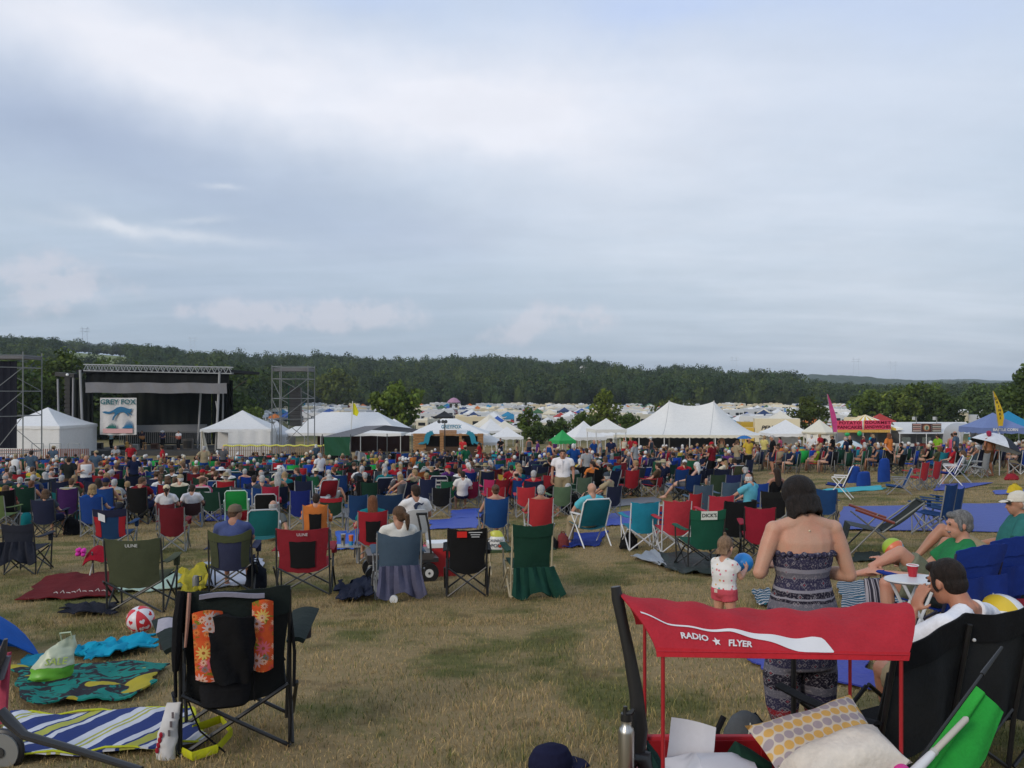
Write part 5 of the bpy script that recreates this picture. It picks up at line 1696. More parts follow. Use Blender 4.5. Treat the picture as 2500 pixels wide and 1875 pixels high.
 # chairs, people and things one can tell apart, near to far
dg=math.radians
def cc(px,py,rz,fab,label,**k):
 who=k.pop('who',None)
 k.setdefault('occ',bool(who))
 p=at(px,py)
 c=camp_chair(p,dg(rz),fab,label,**k)
 if who:
  sit(p,dg(rz),**who)
 return c
def bc(px,py,rz,fab,label,**k):
 who=k.pop('who',None)
 p=at(px,py)
 c=beach_chair(p,dg(rz),fab,label,**k)
 if who:
  dz=-.20 if k.get('low') else -.05
  sit(p+Vector((-.13*math.sin(dg(rz)),.13*math.cos(dg(rz)),dz)),dg(rz),**who)
 return c
def sit(p,rz,label,pose='sitA',top='tee',tc='white',bot='shorts',bc_='navy',hair='short',hc=1,**k):
 k.setdefault('sc',.98)
 return person(p+Vector((-.05*math.sin(rz),.05*math.cos(rz),-.05)),rz,pose,top,tc,bot,bc_,hair,hc,label,**k)
def stand(px,py,rz,label,pose='stdA',top='tee',tc='white',bot='shorts',bc_='navy',hair='short',hc=0,**k):
 return person(at(px,py),dg(rz),pose,top,tc,bot,bc_,hair,hc,label,**k)
 # nearest full row, left to right
c_u1=cc(347,1488,6,'olive','wide olive green camp chair with white lettering, empty, behind the heart ball',w=.64,top=.92,frame=DARKM)
print_on(c_u1,.64,.92,.16,.03,False,'ULINE',.052,(.5,.5,.48))
cc(68,1398,4,(.022,.025,.038),'dark navy camp chair with orange patch and a jacket over its back',w=.48,top=.84,frame=DARKM,band=(.020,.022,.034))
cc(570,1440,10,(.035,.040,.085),'navy and olive camp chair holding the man in a tan and white cap',w=.56,top=.88,frame=DARKM,band=(.070,.080,.035),sides='olive',dip=.08,who=dict(label='man in blue T-shirt and tan and white cap looking sideways in olive camp chair',pose='sitF',tc=(.065,.085,.20),bc_='grey',hat='cap',hatc=(.16,.12,.085),hc=1,skin=3))
c_u2=cc(745,1446,8,(.24,.016,.026),'wide dark red camp chair with black mesh back and white lettering, empty',w=.68,top=.92,frame=DARKM,panel='black')
print_on(c_u2,.68,.92,.16,.03,False,'ULINE',.052,(.55,.5,.5))
cc(970,1455,12,'greyblue','grey blue camp chair with pale green piping and a purple grey jacket hung on it',w=.56,top=.90,frame=STEEL,dip=.07,who=dict(label='woman with brown ponytail and white T-shirt in grey blue camp chair',pose='sitB',hair='pony',hc=1,tc=(.62,.60,.55),bc_='slate',skin=1))
c_b=cc(1140,1450,4,'black','black camp chair with small red and white print on its back, empty',w=.50,top=.92,frame=(.012,.012,.013))
pp=Vector(chair_set(.50,.92,True,.16,.03,False)['print_at'](.36,.90,.026))
o=MB().box((0,0,0),(.125,.006,.075)).build('red_patch',M_PRINT,c_b,color=(.50,.02,.015),loc=pp)
o.rotation_euler=(-.12,0,0)
for k,s in enumerate((.17,.12,.10)):
 o=MB().box((0,0,0),(s,.004,.010)).build('print_line',M_PRINT,c_b,color=(.45,.45,.45),loc=pp+Vector((.17,.002,.025-.028*k)))
 o.rotation_euler=(-.12,0,0)
cc(1288,1450,10,'dkgreen','tall dark green camp chair with tan frame and a green jacket hung behind, empty',w=.52,top=.96,frame=TANM,band='dkgreen')
def drape(px,py,rz,w,z0,z1,col,label,y=-.36,flare=.12,name='jacket',cat='jacket',mat=None,sk=.0):
 """a garment hung over the low back of a chair"""
 p=at(px,py)
 r=MB().sheet(lambda u,v:((u-.5)*(w+flare*(1-v))+sk*(1-v),y-.07*(1-v)-.035*math.sin(u*14+v*3)*(1.1-v)-.02*math.sin(u*31),z0+(z1-z0)*v-.10*(1-v)*math.sin(u*5+.6)**2),20,10,.022)
 return r.build(name,mat or M_CLOTH,None,color=col,loc=p,rz=dg(rz),label=label,cat=cat)
drape(970,1455,12,.50,.16,.47,(.085,.085,.135),'purple grey jacket hanging on the lower back of the grey blue chair',y=-.40,sk=.02)
drape(1288,1450,10,.52,.14,.43,(.012,.050,.036),'dark green jacket hanging on the lower back of the tall green chair',y=-.42,flare=.16,sk=.05)
drape(68,1398,4,.50,.30,.56,(.020,.022,.032),'dark jacket hanging from the navy chair with the orange patch',y=-.38,flare=.20)
p=at(68,1398)
MB().box((.0,-.345,.77),(.19,.012,.06)).build('label_patch',M_PRINT,None,color=(.55,.20,.13),loc=p,rz=dg(4),label='orange printed patch on the back of the dark navy chair',cat='patch')
# second line
cc(6,1296,-4,(.11,.16,.055),'moss green camp chair cut by the frame edge, empty',w=.54,top=.92)
c_p=cc(60,1262,-6,'pink','pink high backed camp chair with a pale patch',w=.42,top=.90,frame=ALU,who=dict(label='grey-haired person in green top in the pink chair',tc='dkgreen',hc=3,pose='sitB'))
print_on(c_p,.42,.90,.16,.03,True,'DICKS',.035,(.5,.1,.2),plate=(.62,.45,.50),platesize=(.16,.07))
c_d0=cc(96,1236,-4,'red','red camp chair with white lettered patch near the left tents',w=.46,top=.86,lod=True)
print_on(c_d0,.46,.86,.16,.03,False,'DICKS',.04,(.45,.05,.05),plate=(.6,.45,.42),platesize=(.17,.08))
cc(122,1310,2,(.014,.018,.045),'navy camp chair with a brown-haired sitter beside a black bag',w=.52,top=.90,frame=DARKM,who=dict(label='woman with brown bobbed hair in the navy chair by the black bag',hair='bob',hc=1,tc='slate',pose='sitA',sc=.92))
cc(235,1308,6,(.010,.045,.21),'plain royal blue camp chair beside yellow lawn chairs',w=.50,top=.95,who=dict(label='blond person behind the royal blue chair back',hair='bob',hc=2,tc='blue',sc=1.0))
cc(282,1352,8,(.012,.045,.12),'navy chair with red side strips and a white paper on its back',w=.60,top=.90,band=(.016,.018,.045),sides='red')
p=at(282,1352)
o=MB().sheet(lambda u,v:(-.19+.12*u,-.375-.02*v,.70+.14*v-.05*u),3,3,.004).build('paper_sheet',M_PRINT,None,color=(.72,.72,.74),loc=p,rz=dg(8),label='white paper pinned on the back of the navy and red chair',cat='paper')
cc(425,1345,14,'maroon','maroon camp chair with grey trim beside the grass gap',w=.46,top=.90,frame=GREYM)
for k,(px,py,lb,wl) in enumerate([(178,1262,'striped yellow and blue lawn chair with white frame left of the royal blue chair','brown-haired man in the striped yellow and blue lawn chair'),(282,1268,'striped yellow and purple lawn chair right of the royal blue chair','grey-haired woman in the striped yellow and purple lawn chair')]):
 bc(px,py,4,(.55,.46,.24),lb,stripes='royal' if k==0 else 'purple',who=dict(label=wl,hc=1 if k==0 else 3,tc='olive' if k==0 else 'ltgrey'))
bc(345,1258,8,(.02,.06,.20),'blue lawn chair with a white towel over its back',who=None)
drape(345,1258,8,.30,.62,.86,(.66,.66,.66),'white towel slung over the blue lawn chair',y=-.36,flare=.05,name='towel',cat='towel')
cc(410,1292,12,(.12,.015,.02),'low maroon chair of the woman with a visor and long ponytail',w=.44,top=.68,who=dict(label='woman with long dark ponytail and cream visor in white top',hair='pony',hc=0,tc=(.6,.6,.62),hat='cap',hatc=(.62,.52,.35),sc=.92))
cc(470,1286,16,(.03,.012,.015),'dark low chair of the man hugged by the ponytailed woman',w=.46,top=.66,who=dict(label='man with dark curly hair and white top beside the ponytailed woman',hc=0,tc=(.6,.6,.64),pose='sitC',sc=.92))
bc(578,1278,14,'bgreen','bright green beach chair with white frame, empty',sc=1.02,frame=(.55,.7,.62))
cc(660,1275,16,(.36,.02,.05),'tall raspberry red camp chair behind the grey-haired man',w=.44,top=1.0)
person(at(668,1318),dg(14),'grdB','tee',(.10,.11,.11),'trousers','tan','ring',3,'grey-haired man in dark grey T-shirt sitting on the ground',skin=0)
cc(733,1290,14,(.010,.020,.15),'royal navy camp chair left of the boy in the orange chair',w=.48,top=.98)
cc(772,1338,10,'orange','bright orange camp chair with small black mesh panel',w=.48,top=.90,panel='black',dip=.05,who=dict(label='boy with dark tousled hair in the orange camp chair',hc=0,tc='orange',bc_='orange',pose='sitC',sc=.92,skin=0))
bc(642,1356,18,(.012,.15,.15),'teal low chair with grey seat beside the man in the cap',low=False)
cc(908,1370,12,(.32,.016,.026),'dark red camp chair with black back panel and red bag on its arm',w=.50,top=.92,panel='black',who=dict(label='woman with long reddish hair in the dark red chair',hair='long',hc=5,tc='teal',sc=.95))
cc(872,1300,14,(.012,.045,.12),'plain blue camp chair behind the red-haired woman',w=.44,top=.92)
cc(808,1288,12,(.02,.05,.03),'green mesh chair with red rim beside the orange chair',w=.54,top=.78,band='red')
cc(950,1282,12,(.012,.035,.085),'wide dark blue chair with white print behind the man in the marlin shirt',w=.66,top=.82)
cc(885,1232,14,'red','small red chair with white trim behind the blue chairs',w=.44,top=.80)
p=at(1006,1352)
wc=empty('garden_chair',p,dg(22),'white plastic garden chair under the man in the marlin shirt','chair')
MB().sheet(lambda u,v:((u-.5)*(.46-.06*v),-.20-.14*v-.05*(1-(2*u-1)**2),.42+.44*v-.04*(2*u-1)**4*v),10,8,.02).build('backrest',M_PLAST,wc,color=(.62,.62,.62))
MB().sheet(lambda u,v:((u-.5)*.46,-.20+.44*v,.42-.03*math.sin(math.pi*u)),8,5,.02).build('seat',M_PLAST,wc,color=(.62,.62,.62))
for s in (-1,1):
 for yy in (-.22,.22):
  MB().tube([(s*.21,yy*.9,.42),(s*.25,yy*1.15,0)],[.03,.02],6).build('leg',M_PLAST,wc,color=(.62,.62,.62))
 MB().tube([(s*.24,-.24,.62),(s*.27,0,.64),(s*.26,.2,.60),(s*.23,.22,.42)],.022,6).build('armrest',M_PLAST,wc,color=(.62,.62,.62))
mp=sit(p,dg(22),'man in white T-shirt with dark marlin print talking on a phone',pose='sitD',tc=(.68,.66,.66),hc=0,bc_='ltgrey',skin=1,sc=1.06)
emblem(mp,[(0,.6),(.2,.8),(.5,.9),(.8,.75),(1.05,.82),(.85,.62),(.6,.7),(.4,.6),(.3,.35),(.35,.1),(.7,-.05),(.45,-.05),(.2,.1),(.1,.35)],.17,.20,(-.06,.80),(.03,.04,.08),y=-.375)
USED.append((p.x,p.y,.6))
# middle pair in blue and red, teal beach chair
cc(1205,1322,12,(.012,.065,.22),'blue high-backed camp chair with a woman whose hair is in a bun',w=.50,top=.96,dip=.05,who=dict(label='woman with brown bun in the blue camp chair',hair='bun',hc=1,tc='pink',top='tank',sc=.98))
cc(1315,1322,6,(.42,.03,.035),'bright red camp chair with pale frame next to the blue one',w=.50,top=.94,frame=ALU,dip=.04,who=dict(label='grey-haired person with headset in the bright red camp chair',hc=3,tc='pink',top='tank',pose='sitC',skin=3))
bc(1440,1332,22,(.010,.13,.17),'teal lawn chair with white frame on a blue blanket',frame=(.7,.7,.7),sc=1.05,who=dict(label='bald man in turquoise T-shirt with a hand at his mouth in the teal chair',pose='sitD',hair=None,tc=(.10,.42,.50),bc_='tan',bot='trousers',skin=0,sc=1.03))
# green, maroon, yellow, red chairs beyond
MID=[(1092,1238,12,'green','green camp chair with rounded top beyond the marlin shirt man',{}),(1075,1262,10,'black','black mesh chair in front of the rounded green chair',{}),(1146,1240,10,(.26,.012,.04),'crimson chair with navy seat and rounded top near the blue tarp',dict(seat='navy')),(1194,1232,14,(.5,.03,.12),'raspberry pink chair behind the bun woman',{}),(1206,1262,12,'red','orange red camp chair just behind the bun woman',{}),(1228,1214,12,'yellow','golden yellow camp chair with dark straps',{}),(1297,1224,18,(.24,.02,.03),'dark red camp chair beside another of the same colour',dict(seat='navy')),(1334,1218,18,(.30,.02,.03),'dark red chair just past its twin and below the white-shirted man',dict(seat='navy')),(1364,1262,14,(.10,.16,.09),'sage green camp chair right of the dark red twins',{}),(1282,1262,4,(.45,.03,.04),'red chair in front of the dark red twins',{}),(1418,1228,16,(.08,.12,.08),'grey green camp chair with mesh window',{}),(1480,1264,34,(.02,.024,.05),'dark navy chair of the man in the khaki shirt',{})]
for px,py,rz,c,lb,kw in MID:
 cc(px,py,rz,c,lb,w=.50,top=.86,**kw)
sit(at(1480,1264),dg(60),'bearded man in khaki shirt and dark cap reaching forward',pose='sitF',tc='tan',bc_='tan',hat='cap',hatc='slate',hc=3,skin=1)
sit(at(1128,1244),dg(10),'man in white T-shirt with small dark print seen from behind',tc=(.66,.64,.60),hc=0)
sit(at(1183,1210),dg(10),'man in a tan brimmed hat and lavender shirt',tc=(.42,.38,.42),hc=3,hat='straw',hatc=(.30,.24,.13))
sit(at(1246,1216),dg(10),'person in maroon jersey with white letter',tc=(.25,.01,.02),hc=0)
# right of centre
cc(1562,1340,8,(.015,.22,.32),'turquoise camp chair with faint lettering and white frame',w=.52,top=.90,frame=(.6,.6,.62),group=GC)
cc(1640,1346,6,(.45,.035,.05),'coral red camp chair with pale frame next to the turquoise one',w=.50,top=.94,frame=ALU)
c_d1=cc(1708,1386,8,(.010,.085,.050),'green camp chair with large white lettered patch',w=.54,top=.92,frame=(.02,.02,.02),band=(.012,.10,.055))
print_on(c_d1,.54,.92,.16,.03,False,"DICK'S",.075,(.02,.02,.02),v=.89,plate=(.62,.64,.58),platesize=(.245,.125),bold=.02)
cc(1786,1352,10,'black','black camp chair with sagging cloth between green and maroon chairs',w=.56,top=.94,frame=(.012,.012,.012))
cc(1850,1372,-10,(.27,.012,.030),'maroon red folding chair partly behind the standing woman',w=.46,top=.90,frame=(.015,.015,.015))
cc(1745,1322,8,(.44,.03,.05),'red camp chair with grey edge behind the black chair',w=.50,top=.92)
cc(1705,1275,8,'greyblue','slate blue camp chair with grey edges beyond the turquoise chair',w=.46,top=.92)
cc(1680,1298,16,'red','red folding chair leaning beside the slate blue chair',w=.30,top=.86)
cc(1772,1262,8,(.06,.10,.15),'slate blue camp chair behind the red one with grey edge',w=.46,top=.90)
cc(1742,1236,8,(.025,.045,.025),'dark green camp chair in the line beyond the slate blue chairs',w=.46,top=.94)
cc(1780,1234,8,(.016,.022,.09),'navy camp chair beside the dark green one in the back line',w=.46,top=.92)
cc(1842,1268,4,(.012,.05,.25),'royal blue camp chair with white tag behind the woman in the dress',w=.44,top=.90)
cc(1880,1300,-4,'black','black camp chair with orange rim behind the woman in the dress',w=.52,top=.88,band=(.012,.012,.012))
p=at(1825,1288)
sit(p,dg(40),'white-haired man in turquoise T-shirt with raised hands',pose='sitF',hair='ring',hc=4,tc=(.10,.36,.46))
person(at(1880,1262),dg(20),'sitA','tank','black','shorts','black','long',0,'woman with long black hair and bare shoulders beyond the navy chair',skin=1,sc=.95)
bc(1608,1318,10,(.40,.05,.05),'striped red and blue lawn chair between turquoise and coral chairs',stripes='royal',low=True)
cc(2012,1290,-12,(.012,.05,.15),'blue camp chair just right of the standing woman',w=.42,top=.86,frame=(.05,.05,.06))
cc(1590,1212,62,'red','low red chair turned sideways with a reclining sitter',w=.50,top=.66,who=dict(label='person in brown top stretching bare legs in the low red chair',pose='sitC',tc='brown',hc=0,sc=.95))
sit(at(1612,1206),dg(20),'man in tan bucket hat with blue backpack',tc='navy',hat='straw',hatc=(.36,.31,.20),hc=3)
person(at(1700,1186),dg(15),'grdA','tee','ltgrey','shorts','blue','short',0,'person in grey T-shirt cross-legged on a blue mat',skin=0)
cc(2276,1306,38,(.010,.045,.15),'blue quad chair with white bag on its arm standing on the blue tarp',w=.46,top=.98)
cc(2300,1290,42,(.014,.05,.13),'second blue chair just behind the one on the blue tarp',w=.46,top=.84)
bc(2050,1218,64,(.012,.030,.17),'navy beach chair with white legs on the turquoise towel',frame=(.72,.72,.72),sc=1.1)
bc(2195,1206,70,(.012,.055,.17),'blue low reclining chair beside the red pair',low=True,frame=(.2,.2,.22),sc=1.1)
cc(2236,1196,30,(.40,.028,.035),'bright red camp chair, first of a side-by-side pair',w=.40,top=.92)
cc(2266,1192,30,(.40,.030,.035),'bright red camp chair, second of a side-by-side pair',w=.40,top=.92)
bc(2320,1186,66,(.012,.025,.16),'navy lounge chair with white curved legs beside a green one',frame=(.74,.74,.74),sc=1.15)
bc(2345,1180,64,(.07,.16,.03),'green lounge chair with a sitter beyond the navy lounge',sc=1.1,who=dict(label='sitter with brown curly hair and white towel in the green lounge',tc='ltgrey',hair='bob',hc=1))
cc(2388,1166,30,'ltgrey','pale grey camp chair beside the shirtless man',w=.40,top=.95)
# zero gravity recliner
p=at(2138,1348)
rc=empty('recliner',p,dg(78),'dark grey reclining lounge chair with brown armrest beside the beach ball','recliner')
MB().sheet(lambda u,v:((u-.5)*.52,-.05-.62*v-.04*math.sin(math.pi*u),.36+.48*v-.05*math.sin(math.pi*v)),8,10,.014).build('backrest',M_FAB,rc,color=(.022,.026,.024))
MB().sheet(lambda u,v:((u-.5)*.52,-.05+.48*v,.36+.10*v),8,5,.014).build('seat',M_FAB,rc,color=(.06,.07,.07))
MB().sheet(lambda u,v:((u-.5)*.50,.43+.10*v,.46-.42*v),8,5,.012).build('footrest',M_FAB,rc,color=(.02,.026,.024))
for s in (-1,1):
 MB().tube([(s*.28,.44,0),(s*.28,-.10,.58)],.014,6).build('leg',M_TUBE,rc,color=(.10,.10,.10))
 MB().tube([(s*.28,-.42,0),(s*.28,.34,.62)],.014,6).build('leg',M_TUBE,rc,color=(.10,.10,.10))
 MB().tube([(s*.30,-.22,.52),(s*.31,.02,.60),(s*.30,.36,.72)],.024,7).build('armrest',M_PLAST,rc,color=(.17,.035,.018))
 MB().tube([(s*.265,-.05,.36),(s*.265,-.67,.85)],.014,6).build('back_frame',M_TUBE,rc,color=(.12,.13,.12))
MB().tube([(-.265,-.67,.85),(.265,-.67,.85)],.018,6).build('headrest',M_FAB,rc,color=(.03,.04,.04))
USED.append((p.x,p.y,.8))
# standing people one can tell apart
m_=stand(1374,1246,176,'big man in white button shirt and khaki trousers looking down, standing in the crowd','stdA','tee',(.70,.68,.69),'trousers',(.25,.20,.12),'short',0,skin=1,sc=1.04)
m_.scale=(1.22,1.15,1.04)
face_parts(m_,POSES['stdA'])
for o_ in m_.children:
 if o_.name.startswith('shirt'):
  MB().box((0,.118,1.16),(.028,.010,.50)).build('button_placket',M_CLOTH,o_,color=(.60,.58,.60))
  MB().box((.085,.117,1.24),(.085,.008,.09)).build('pocket',M_CLOTH,o_,color=(.60,.58,.60))
stand(210,1236,-150,'man in white tank top standing behind the blue and white lawn chair','stdC','tank','white','shorts','navy','ring',1,skin=3,sc=1.02)
stand(168,1232,20,'man in black T-shirt with white back print and cargo shorts','stdA','tee',(.02,.022,.02),'shorts','brown','short',0,skin=1,sc=.98)
stand(2415,1163,25,'shirtless tanned man in brown shorts and red bandana standing at the field edge','stdB',None,None,'shorts',(.085,.045,.022),'short',0,skin=(.26,.105,.05),hat=None,sc=1.02)
stand(1130,1126,10,'man in red polo shirt and green shorts standing by the white pole','stdD','tee',(.50,.03,.035),'shorts','olive','short',1,skin=1)
stand(1292,1120,8,'man in straw hat and grey sleeveless shirt standing among red chairs','stdA','tank','grey','shorts','navy','short',1,hat='straw',hatc='cream',skin=1)
stand(1222,1122,170,'person in black shirt with orange print standing near the red chairs','stdC','tee','black','trousers','navy','short',0)
stand(1355,1108,10,'white-haired person in white T-shirt standing before the small canopies','stdA','tee','white','shorts','purple','short',4)
stand(1394,1106,-60,'tall man in black shirt and cap beside the small white canopies','stdD','tee','black','trousers','slate','short',0,hat='cap',hatc='slate',sc=1.05)
stand(1524,1128,15,'woman in white tank top and red shorts walking among the chairs','stdC','tank','cream','shorts','red','short',5,skin=0)
stand(1762,1112,-20,'shirtless man with tan back standing before the marquee pole','stdB',None,None,'shorts','tan','short',1,skin=1)
stand(1866,1140,-60,'man in yellow shirt and grey shorts standing right of the marquee','stdC','tee',(.52,.44,.15),'shorts','grey','short',2,skin=1)
stand(2175,1107,10,'broad man in navy T-shirt and khaki shorts queueing at the food stall','stdA','tee',(.018,.020,.035),'shorts','tan','short',0,sc=1.05)
stand(2195,1104,160,'person in red T-shirt queueing right of the broad man','stdD','tee','maroon','shorts','navy','bob',5)
stand(2150,1100,20,'person in white top and navy backpack straps near the pink banners','stdA','tee','navy','shorts','white','short',1)
stand(2224,1100,20,'man in red T-shirt at the vendor counter','stdA','tee','red','shorts','maroon','short',0)
stand(2246,1102,-10,'woman in black dress with light bag at the vendor counter','stdA','tank','black','shorts','black','bun',5)
stand(2263,1103,10,'man in dark red T-shirt second at the vendor counter','stdD','tee','maroon','shorts','slate','short',1)
stand(2286,1104,40,'man in loose white shirt leaning at the vendor counter','stdC','tee','white','shorts','tan','short',3)
stand(2368,1104,90,'person in turquoise T-shirt beside the arched shelter','stdD','tee','turq','shorts','tan','short',4)
for k,(px,lb,tc,hat,po) in enumerate([(272,'seated-looking musician in pale teal shirt on the stage',(.28,.46,.48),None,'stdC'),(347,'musician in dark shirt playing guitar right of the banner on stage',(.05,.04,.06),None,'stdC'),(397,'musician in white cowboy hat and dark shirt at centre stage',(.04,.04,.09),'straw','stdC'),(436,'musician in white shirt with guitar near the stage post',(.55,.56,.60),None,'stdC')]):
 q=Vector((X(px,77.5),77.5,s0.z+SZ(1100)))
 person(q,dg(176),po,'tee',tc,'trousers','black','short',0 if k!=1 else 1,lb,hat=hat,hatc='white',group='musicians on the stage')
 if k in (1,3):
  g_=empty('guitar',q+Vector((.05,-.30,1.08)),0,'guitar held by the musician in %s shirt'%('dark' if k==1 else 'white'),'guitar',None)
  MB().ell((.12,0,0),(.20,.05,.17),12,8).ell((-.08,0,.03),(.14,.048,.13),12,8).build('body',M_PLAST,g_,color=(.42,.18,.05) if k==1 else (.25,.05,.03))
  MB().box((-.50,0,.10),(.62,.03,.05),ry=.18).build('neck',M_PLAST,g_,color=(.12,.06,.03))
g_=empty('guitar',(X(310,77.5),77.5,s0.z+SZ(1100)),0,'pale wooden guitar on a stand under the banner','guitar')
MB().ell((0,0,.3),(.20,.06,.22),12,8).ell((0,0,.58),(.15,.06,.16),12,8).build('body',M_PLAST,g_,color=(.50,.28,.06))
MB().box((0,0,1.0),(.06,.03,.65)).build('neck',M_PLAST,g_,color=(.20,.12,.05))
stl=empty('bar_stool',(X(353,77.2),77.2,s0.z+SZ(1100)),0,'wooden stool beside the guitarist on stage','stool')
MB().tube([(0,0,.62),(0,0,.66)],.17,10).build('seat',M_PLAST,stl,color=(.40,.22,.08))
for a in range(4):
 MB().tube([(.12*math.cos(a*1.57+.8),.12*math.sin(a*1.57+.8),.62),(.2*math.cos(a*1.57+.8),.2*math.sin(a*1.57+.8),0)],.02,5).build('leg',M_PLAST,stl,color=(.40,.22,.08))
for k,(px,w_,h_,c,lb) in enumerate([(222,.8,.6,(.55,.55,.5),'white gear case at the stage edge by the tent'),(243,.55,.55,(.06,.06,.06),'black amplifier left of the seated musician'),(378,.6,.5,(.13,.06,.04),'brown amplifier between two musicians'),(460,.9,.9,(.10,.09,.08),'dark amplifier stack at the right part of stage'),(300,.5,.3,(.02,.02,.02),'black floor monitor near the stand guitar'),(415,.5,.3,(.02,.02,.02),'black floor monitor before the white-hatted musician'),(330,.7,.5,(.35,.36,.36),'pale amplifier behind the guitarist')]):
 e=empty('amplifier',(X(px,78.5-(k>3)),78.5-(k>3),s0.z+SZ(1100)),0,lb,'amplifier')
 MB().box((0,0,h_/2),(w_,.4,h_),rx=0).build('cabinet',M_PLAST,e,color=c)
 MB().box((0,-.21,h_*.45),(w_*.85,.02,h_*.7)).build('grille',M_FAB,e,color=tuple(q*.5 for q in c))
 # the near figures and the things round them
from mathutils import noise as mnoise
HOLES=[]
def fix_mat(name,fn,rough=.9,bstr=.4,spec=.15):
 m,t=newmat(name)
 tc=t.n('ShaderNodeTexCoord')
 p=tc.outputs['Object']
 n2=t.noise(p,6,4,.6)
 c=fn(t,p)
 finish(t,t.v('SCALE',c,t.m('ADD',t.m('MULTIPLY',n2,.4),.8)),rough,t.m('ADD',n2,t.m('MULTIPLY',t.noise(p,70,2),.3)),bstr,.015,spec=spec)
 return m
def xyz(t,p):
 s=t.n('ShaderNodeSeparateXYZ')
 t.set(s.inputs[0],p)
 return s.outputs
def bands(t,fac,pts):
 nd=t.n('ShaderNodeValToRGB')
 t.set(nd.inputs[0],fac)
 cr=nd.color_ramp
 cr.interpolation='CONSTANT'
 while len(cr.elements)>1:
  cr.elements.remove(cr.elements[-1])
 cr.elements[0].position,cr.elements[0].color=pts[0][0],(*pts[0][1],1)
 for q,c in pts[1:]:
  e=cr.elements.new(q)
  e.color=(*c,1)
 return nd.outputs[0]
def dress_fn(t,p):
 x,y,z=xyz(t,p)
 wob=t.m('ADD',z,t.m('MULTIPLY',t.m('SUBTRACT',t.noise(p,4,2),.5),.05))
 NV,GR,LG,DK,RD=(.030,.028,.060),(.12,.115,.14),(.24,.23,.27),(.014,.012,.022),(.22,.018,.026)
 f=t.m('DIVIDE',t.m('ADD',wob,.08),1.4)
 b=bands(t,f,[(0,NV),(.15,(.09,.04,.045)),(.215,RD),(.243,NV),(.30,GR),(.335,DK),(.40,GR),(.43,NV),(.50,LG),(.52,DK),(.54,GR),(.555,NV),(.605,LG),(.632,NV),(.668,GR),(.70,DK),(.712,LG),(.722,DK),(.745,LG),(.755,NV),(.80,GR),(.822,LG),(.842,NV)])
 ang=t.m('ARCTAN2',x,y)
 cv=t.n('ShaderNodeCombineXYZ')
 t.set(cv.inputs[0],t.m('MULTIPLY',ang,.17))
 t.set(cv.inputs[1],z)
 vo=t.n('ShaderNodeTexVoronoi',feature='F1',distance='MANHATTAN')
 t.set(vo.inputs['Vector'],cv.outputs[0])
 vo.inputs['Scale'].default_value=26
 vo.inputs['Randomness'].default_value=.55
 d=vo.outputs['Distance']
 fl=t.ramp(d,.20,.26)
 ring=t.m('MULTIPLY',t.ramp(d,.36,.42),t.m('SUBTRACT',1.0,t.ramp(d,.48,.56)))
 c=t.mix(t.m('MULTIPLY',t.m('SUBTRACT',1.0,fl),.75),b,(.26,.035,.045))
 c=t.mix(t.m('MULTIPLY',ring,.7),c,(.28,.26,.28))
 sp=t.ramp(t.noise(cv.outputs[0],95,2,.6),.52,.60)
 return t.mix(t.m('MULTIPLY',sp,.45),c,(.22,.20,.23))
def floral_fn(t,p):
 x,y,z=xyz(t,p)
 cv=t.n('ShaderNodeCombineXYZ')
 t.set(cv.inputs[0],x)
 t.set(cv.inputs[1],z)
 c=t.mix(t.noise(cv.outputs[0],16,4),(.42,.03,.015),(.74,.14,.03))
 c=t.mix(t.ramp(t.noise(cv.outputs[0],21,2),.58,.66),c,(.16,.17,.02))
 for sc,r0,cols in ((9.5,.34,[(.66,.40,.36),(.64,.45,.12),(.60,.12,.16),(.50,.42,.40)]),(15,.26,[(.55,.06,.05),(.66,.42,.30),(.12,.16,.16),(.62,.20,.05)])):
  vo=t.n('ShaderNodeTexVoronoi',feature='F1',voronoi_dimensions='2D')
  t.set(vo.inputs['Vector'],cv.outputs[0])
  vo.inputs['Scale'].default_value=sc
  vo.inputs['Randomness'].default_value=.8
  dl=t.v('SUBTRACT',t.v('SCALE',cv.outputs[0],sc),t.v('SCALE',vo.outputs['Position'],sc))
  qx_,qy_,_=xyz(t,dl)
  an=t.m('ARCTAN2',qy_,qx_)
  edge=t.m('ADD',r0,t.m('MULTIPLY',t.m('COSINE',t.m('MULTIPLY',an,11.0)),r0*.30))
  msk=t.ramp(t.m('SUBTRACT',edge,vo.outputs['Distance']),.0,.03)
  s_=t.n('ShaderNodeSeparateColor')
  t.set(s_.inputs[0],vo.outputs['Color'])
  pet=bands(t,s_.outputs[0],[(i/len(cols),q) for i,q in enumerate(cols)])
  pet=t.mix(t.m('SUBTRACT',1.0,t.ramp(vo.outputs['Distance'],.07,.11)),pet,(.30,.08,.02))
  c=t.mix(t.m('MULTIPLY',msk,.92),c,pet)
 return c
def camo_fn(t,p):
 n=t.noise(p,7.5,2.5,.5,dist=1.2)
 c=t.mix(t.ramp(n,.50,.525),(.010,.17,.14),(.022,.020,.026))
 return t.mix(t.ramp(t.noise(p,3.1,1),.645,.66),c,(.34,.28,.03))
def stripe_fn(cols,period,ax=0,slant=0.0):
 def fn(t,p):
  x,y,z=xyz(t,p)
  k=t.m('ADD',(x,y,z)[ax],t.m('MULTIPLY',(x,y,z)[1-ax],slant))
  f=t.m('FRACT',t.m('DIVIDE',t.m('ADD',k,40.0),period))
  pts,a=[],0
  tot=sum(w for w,c in cols)
  for w,c in cols:
   pts.append((a/tot,c))
   a+=w
  return bands(t,f,pts)
 return fn
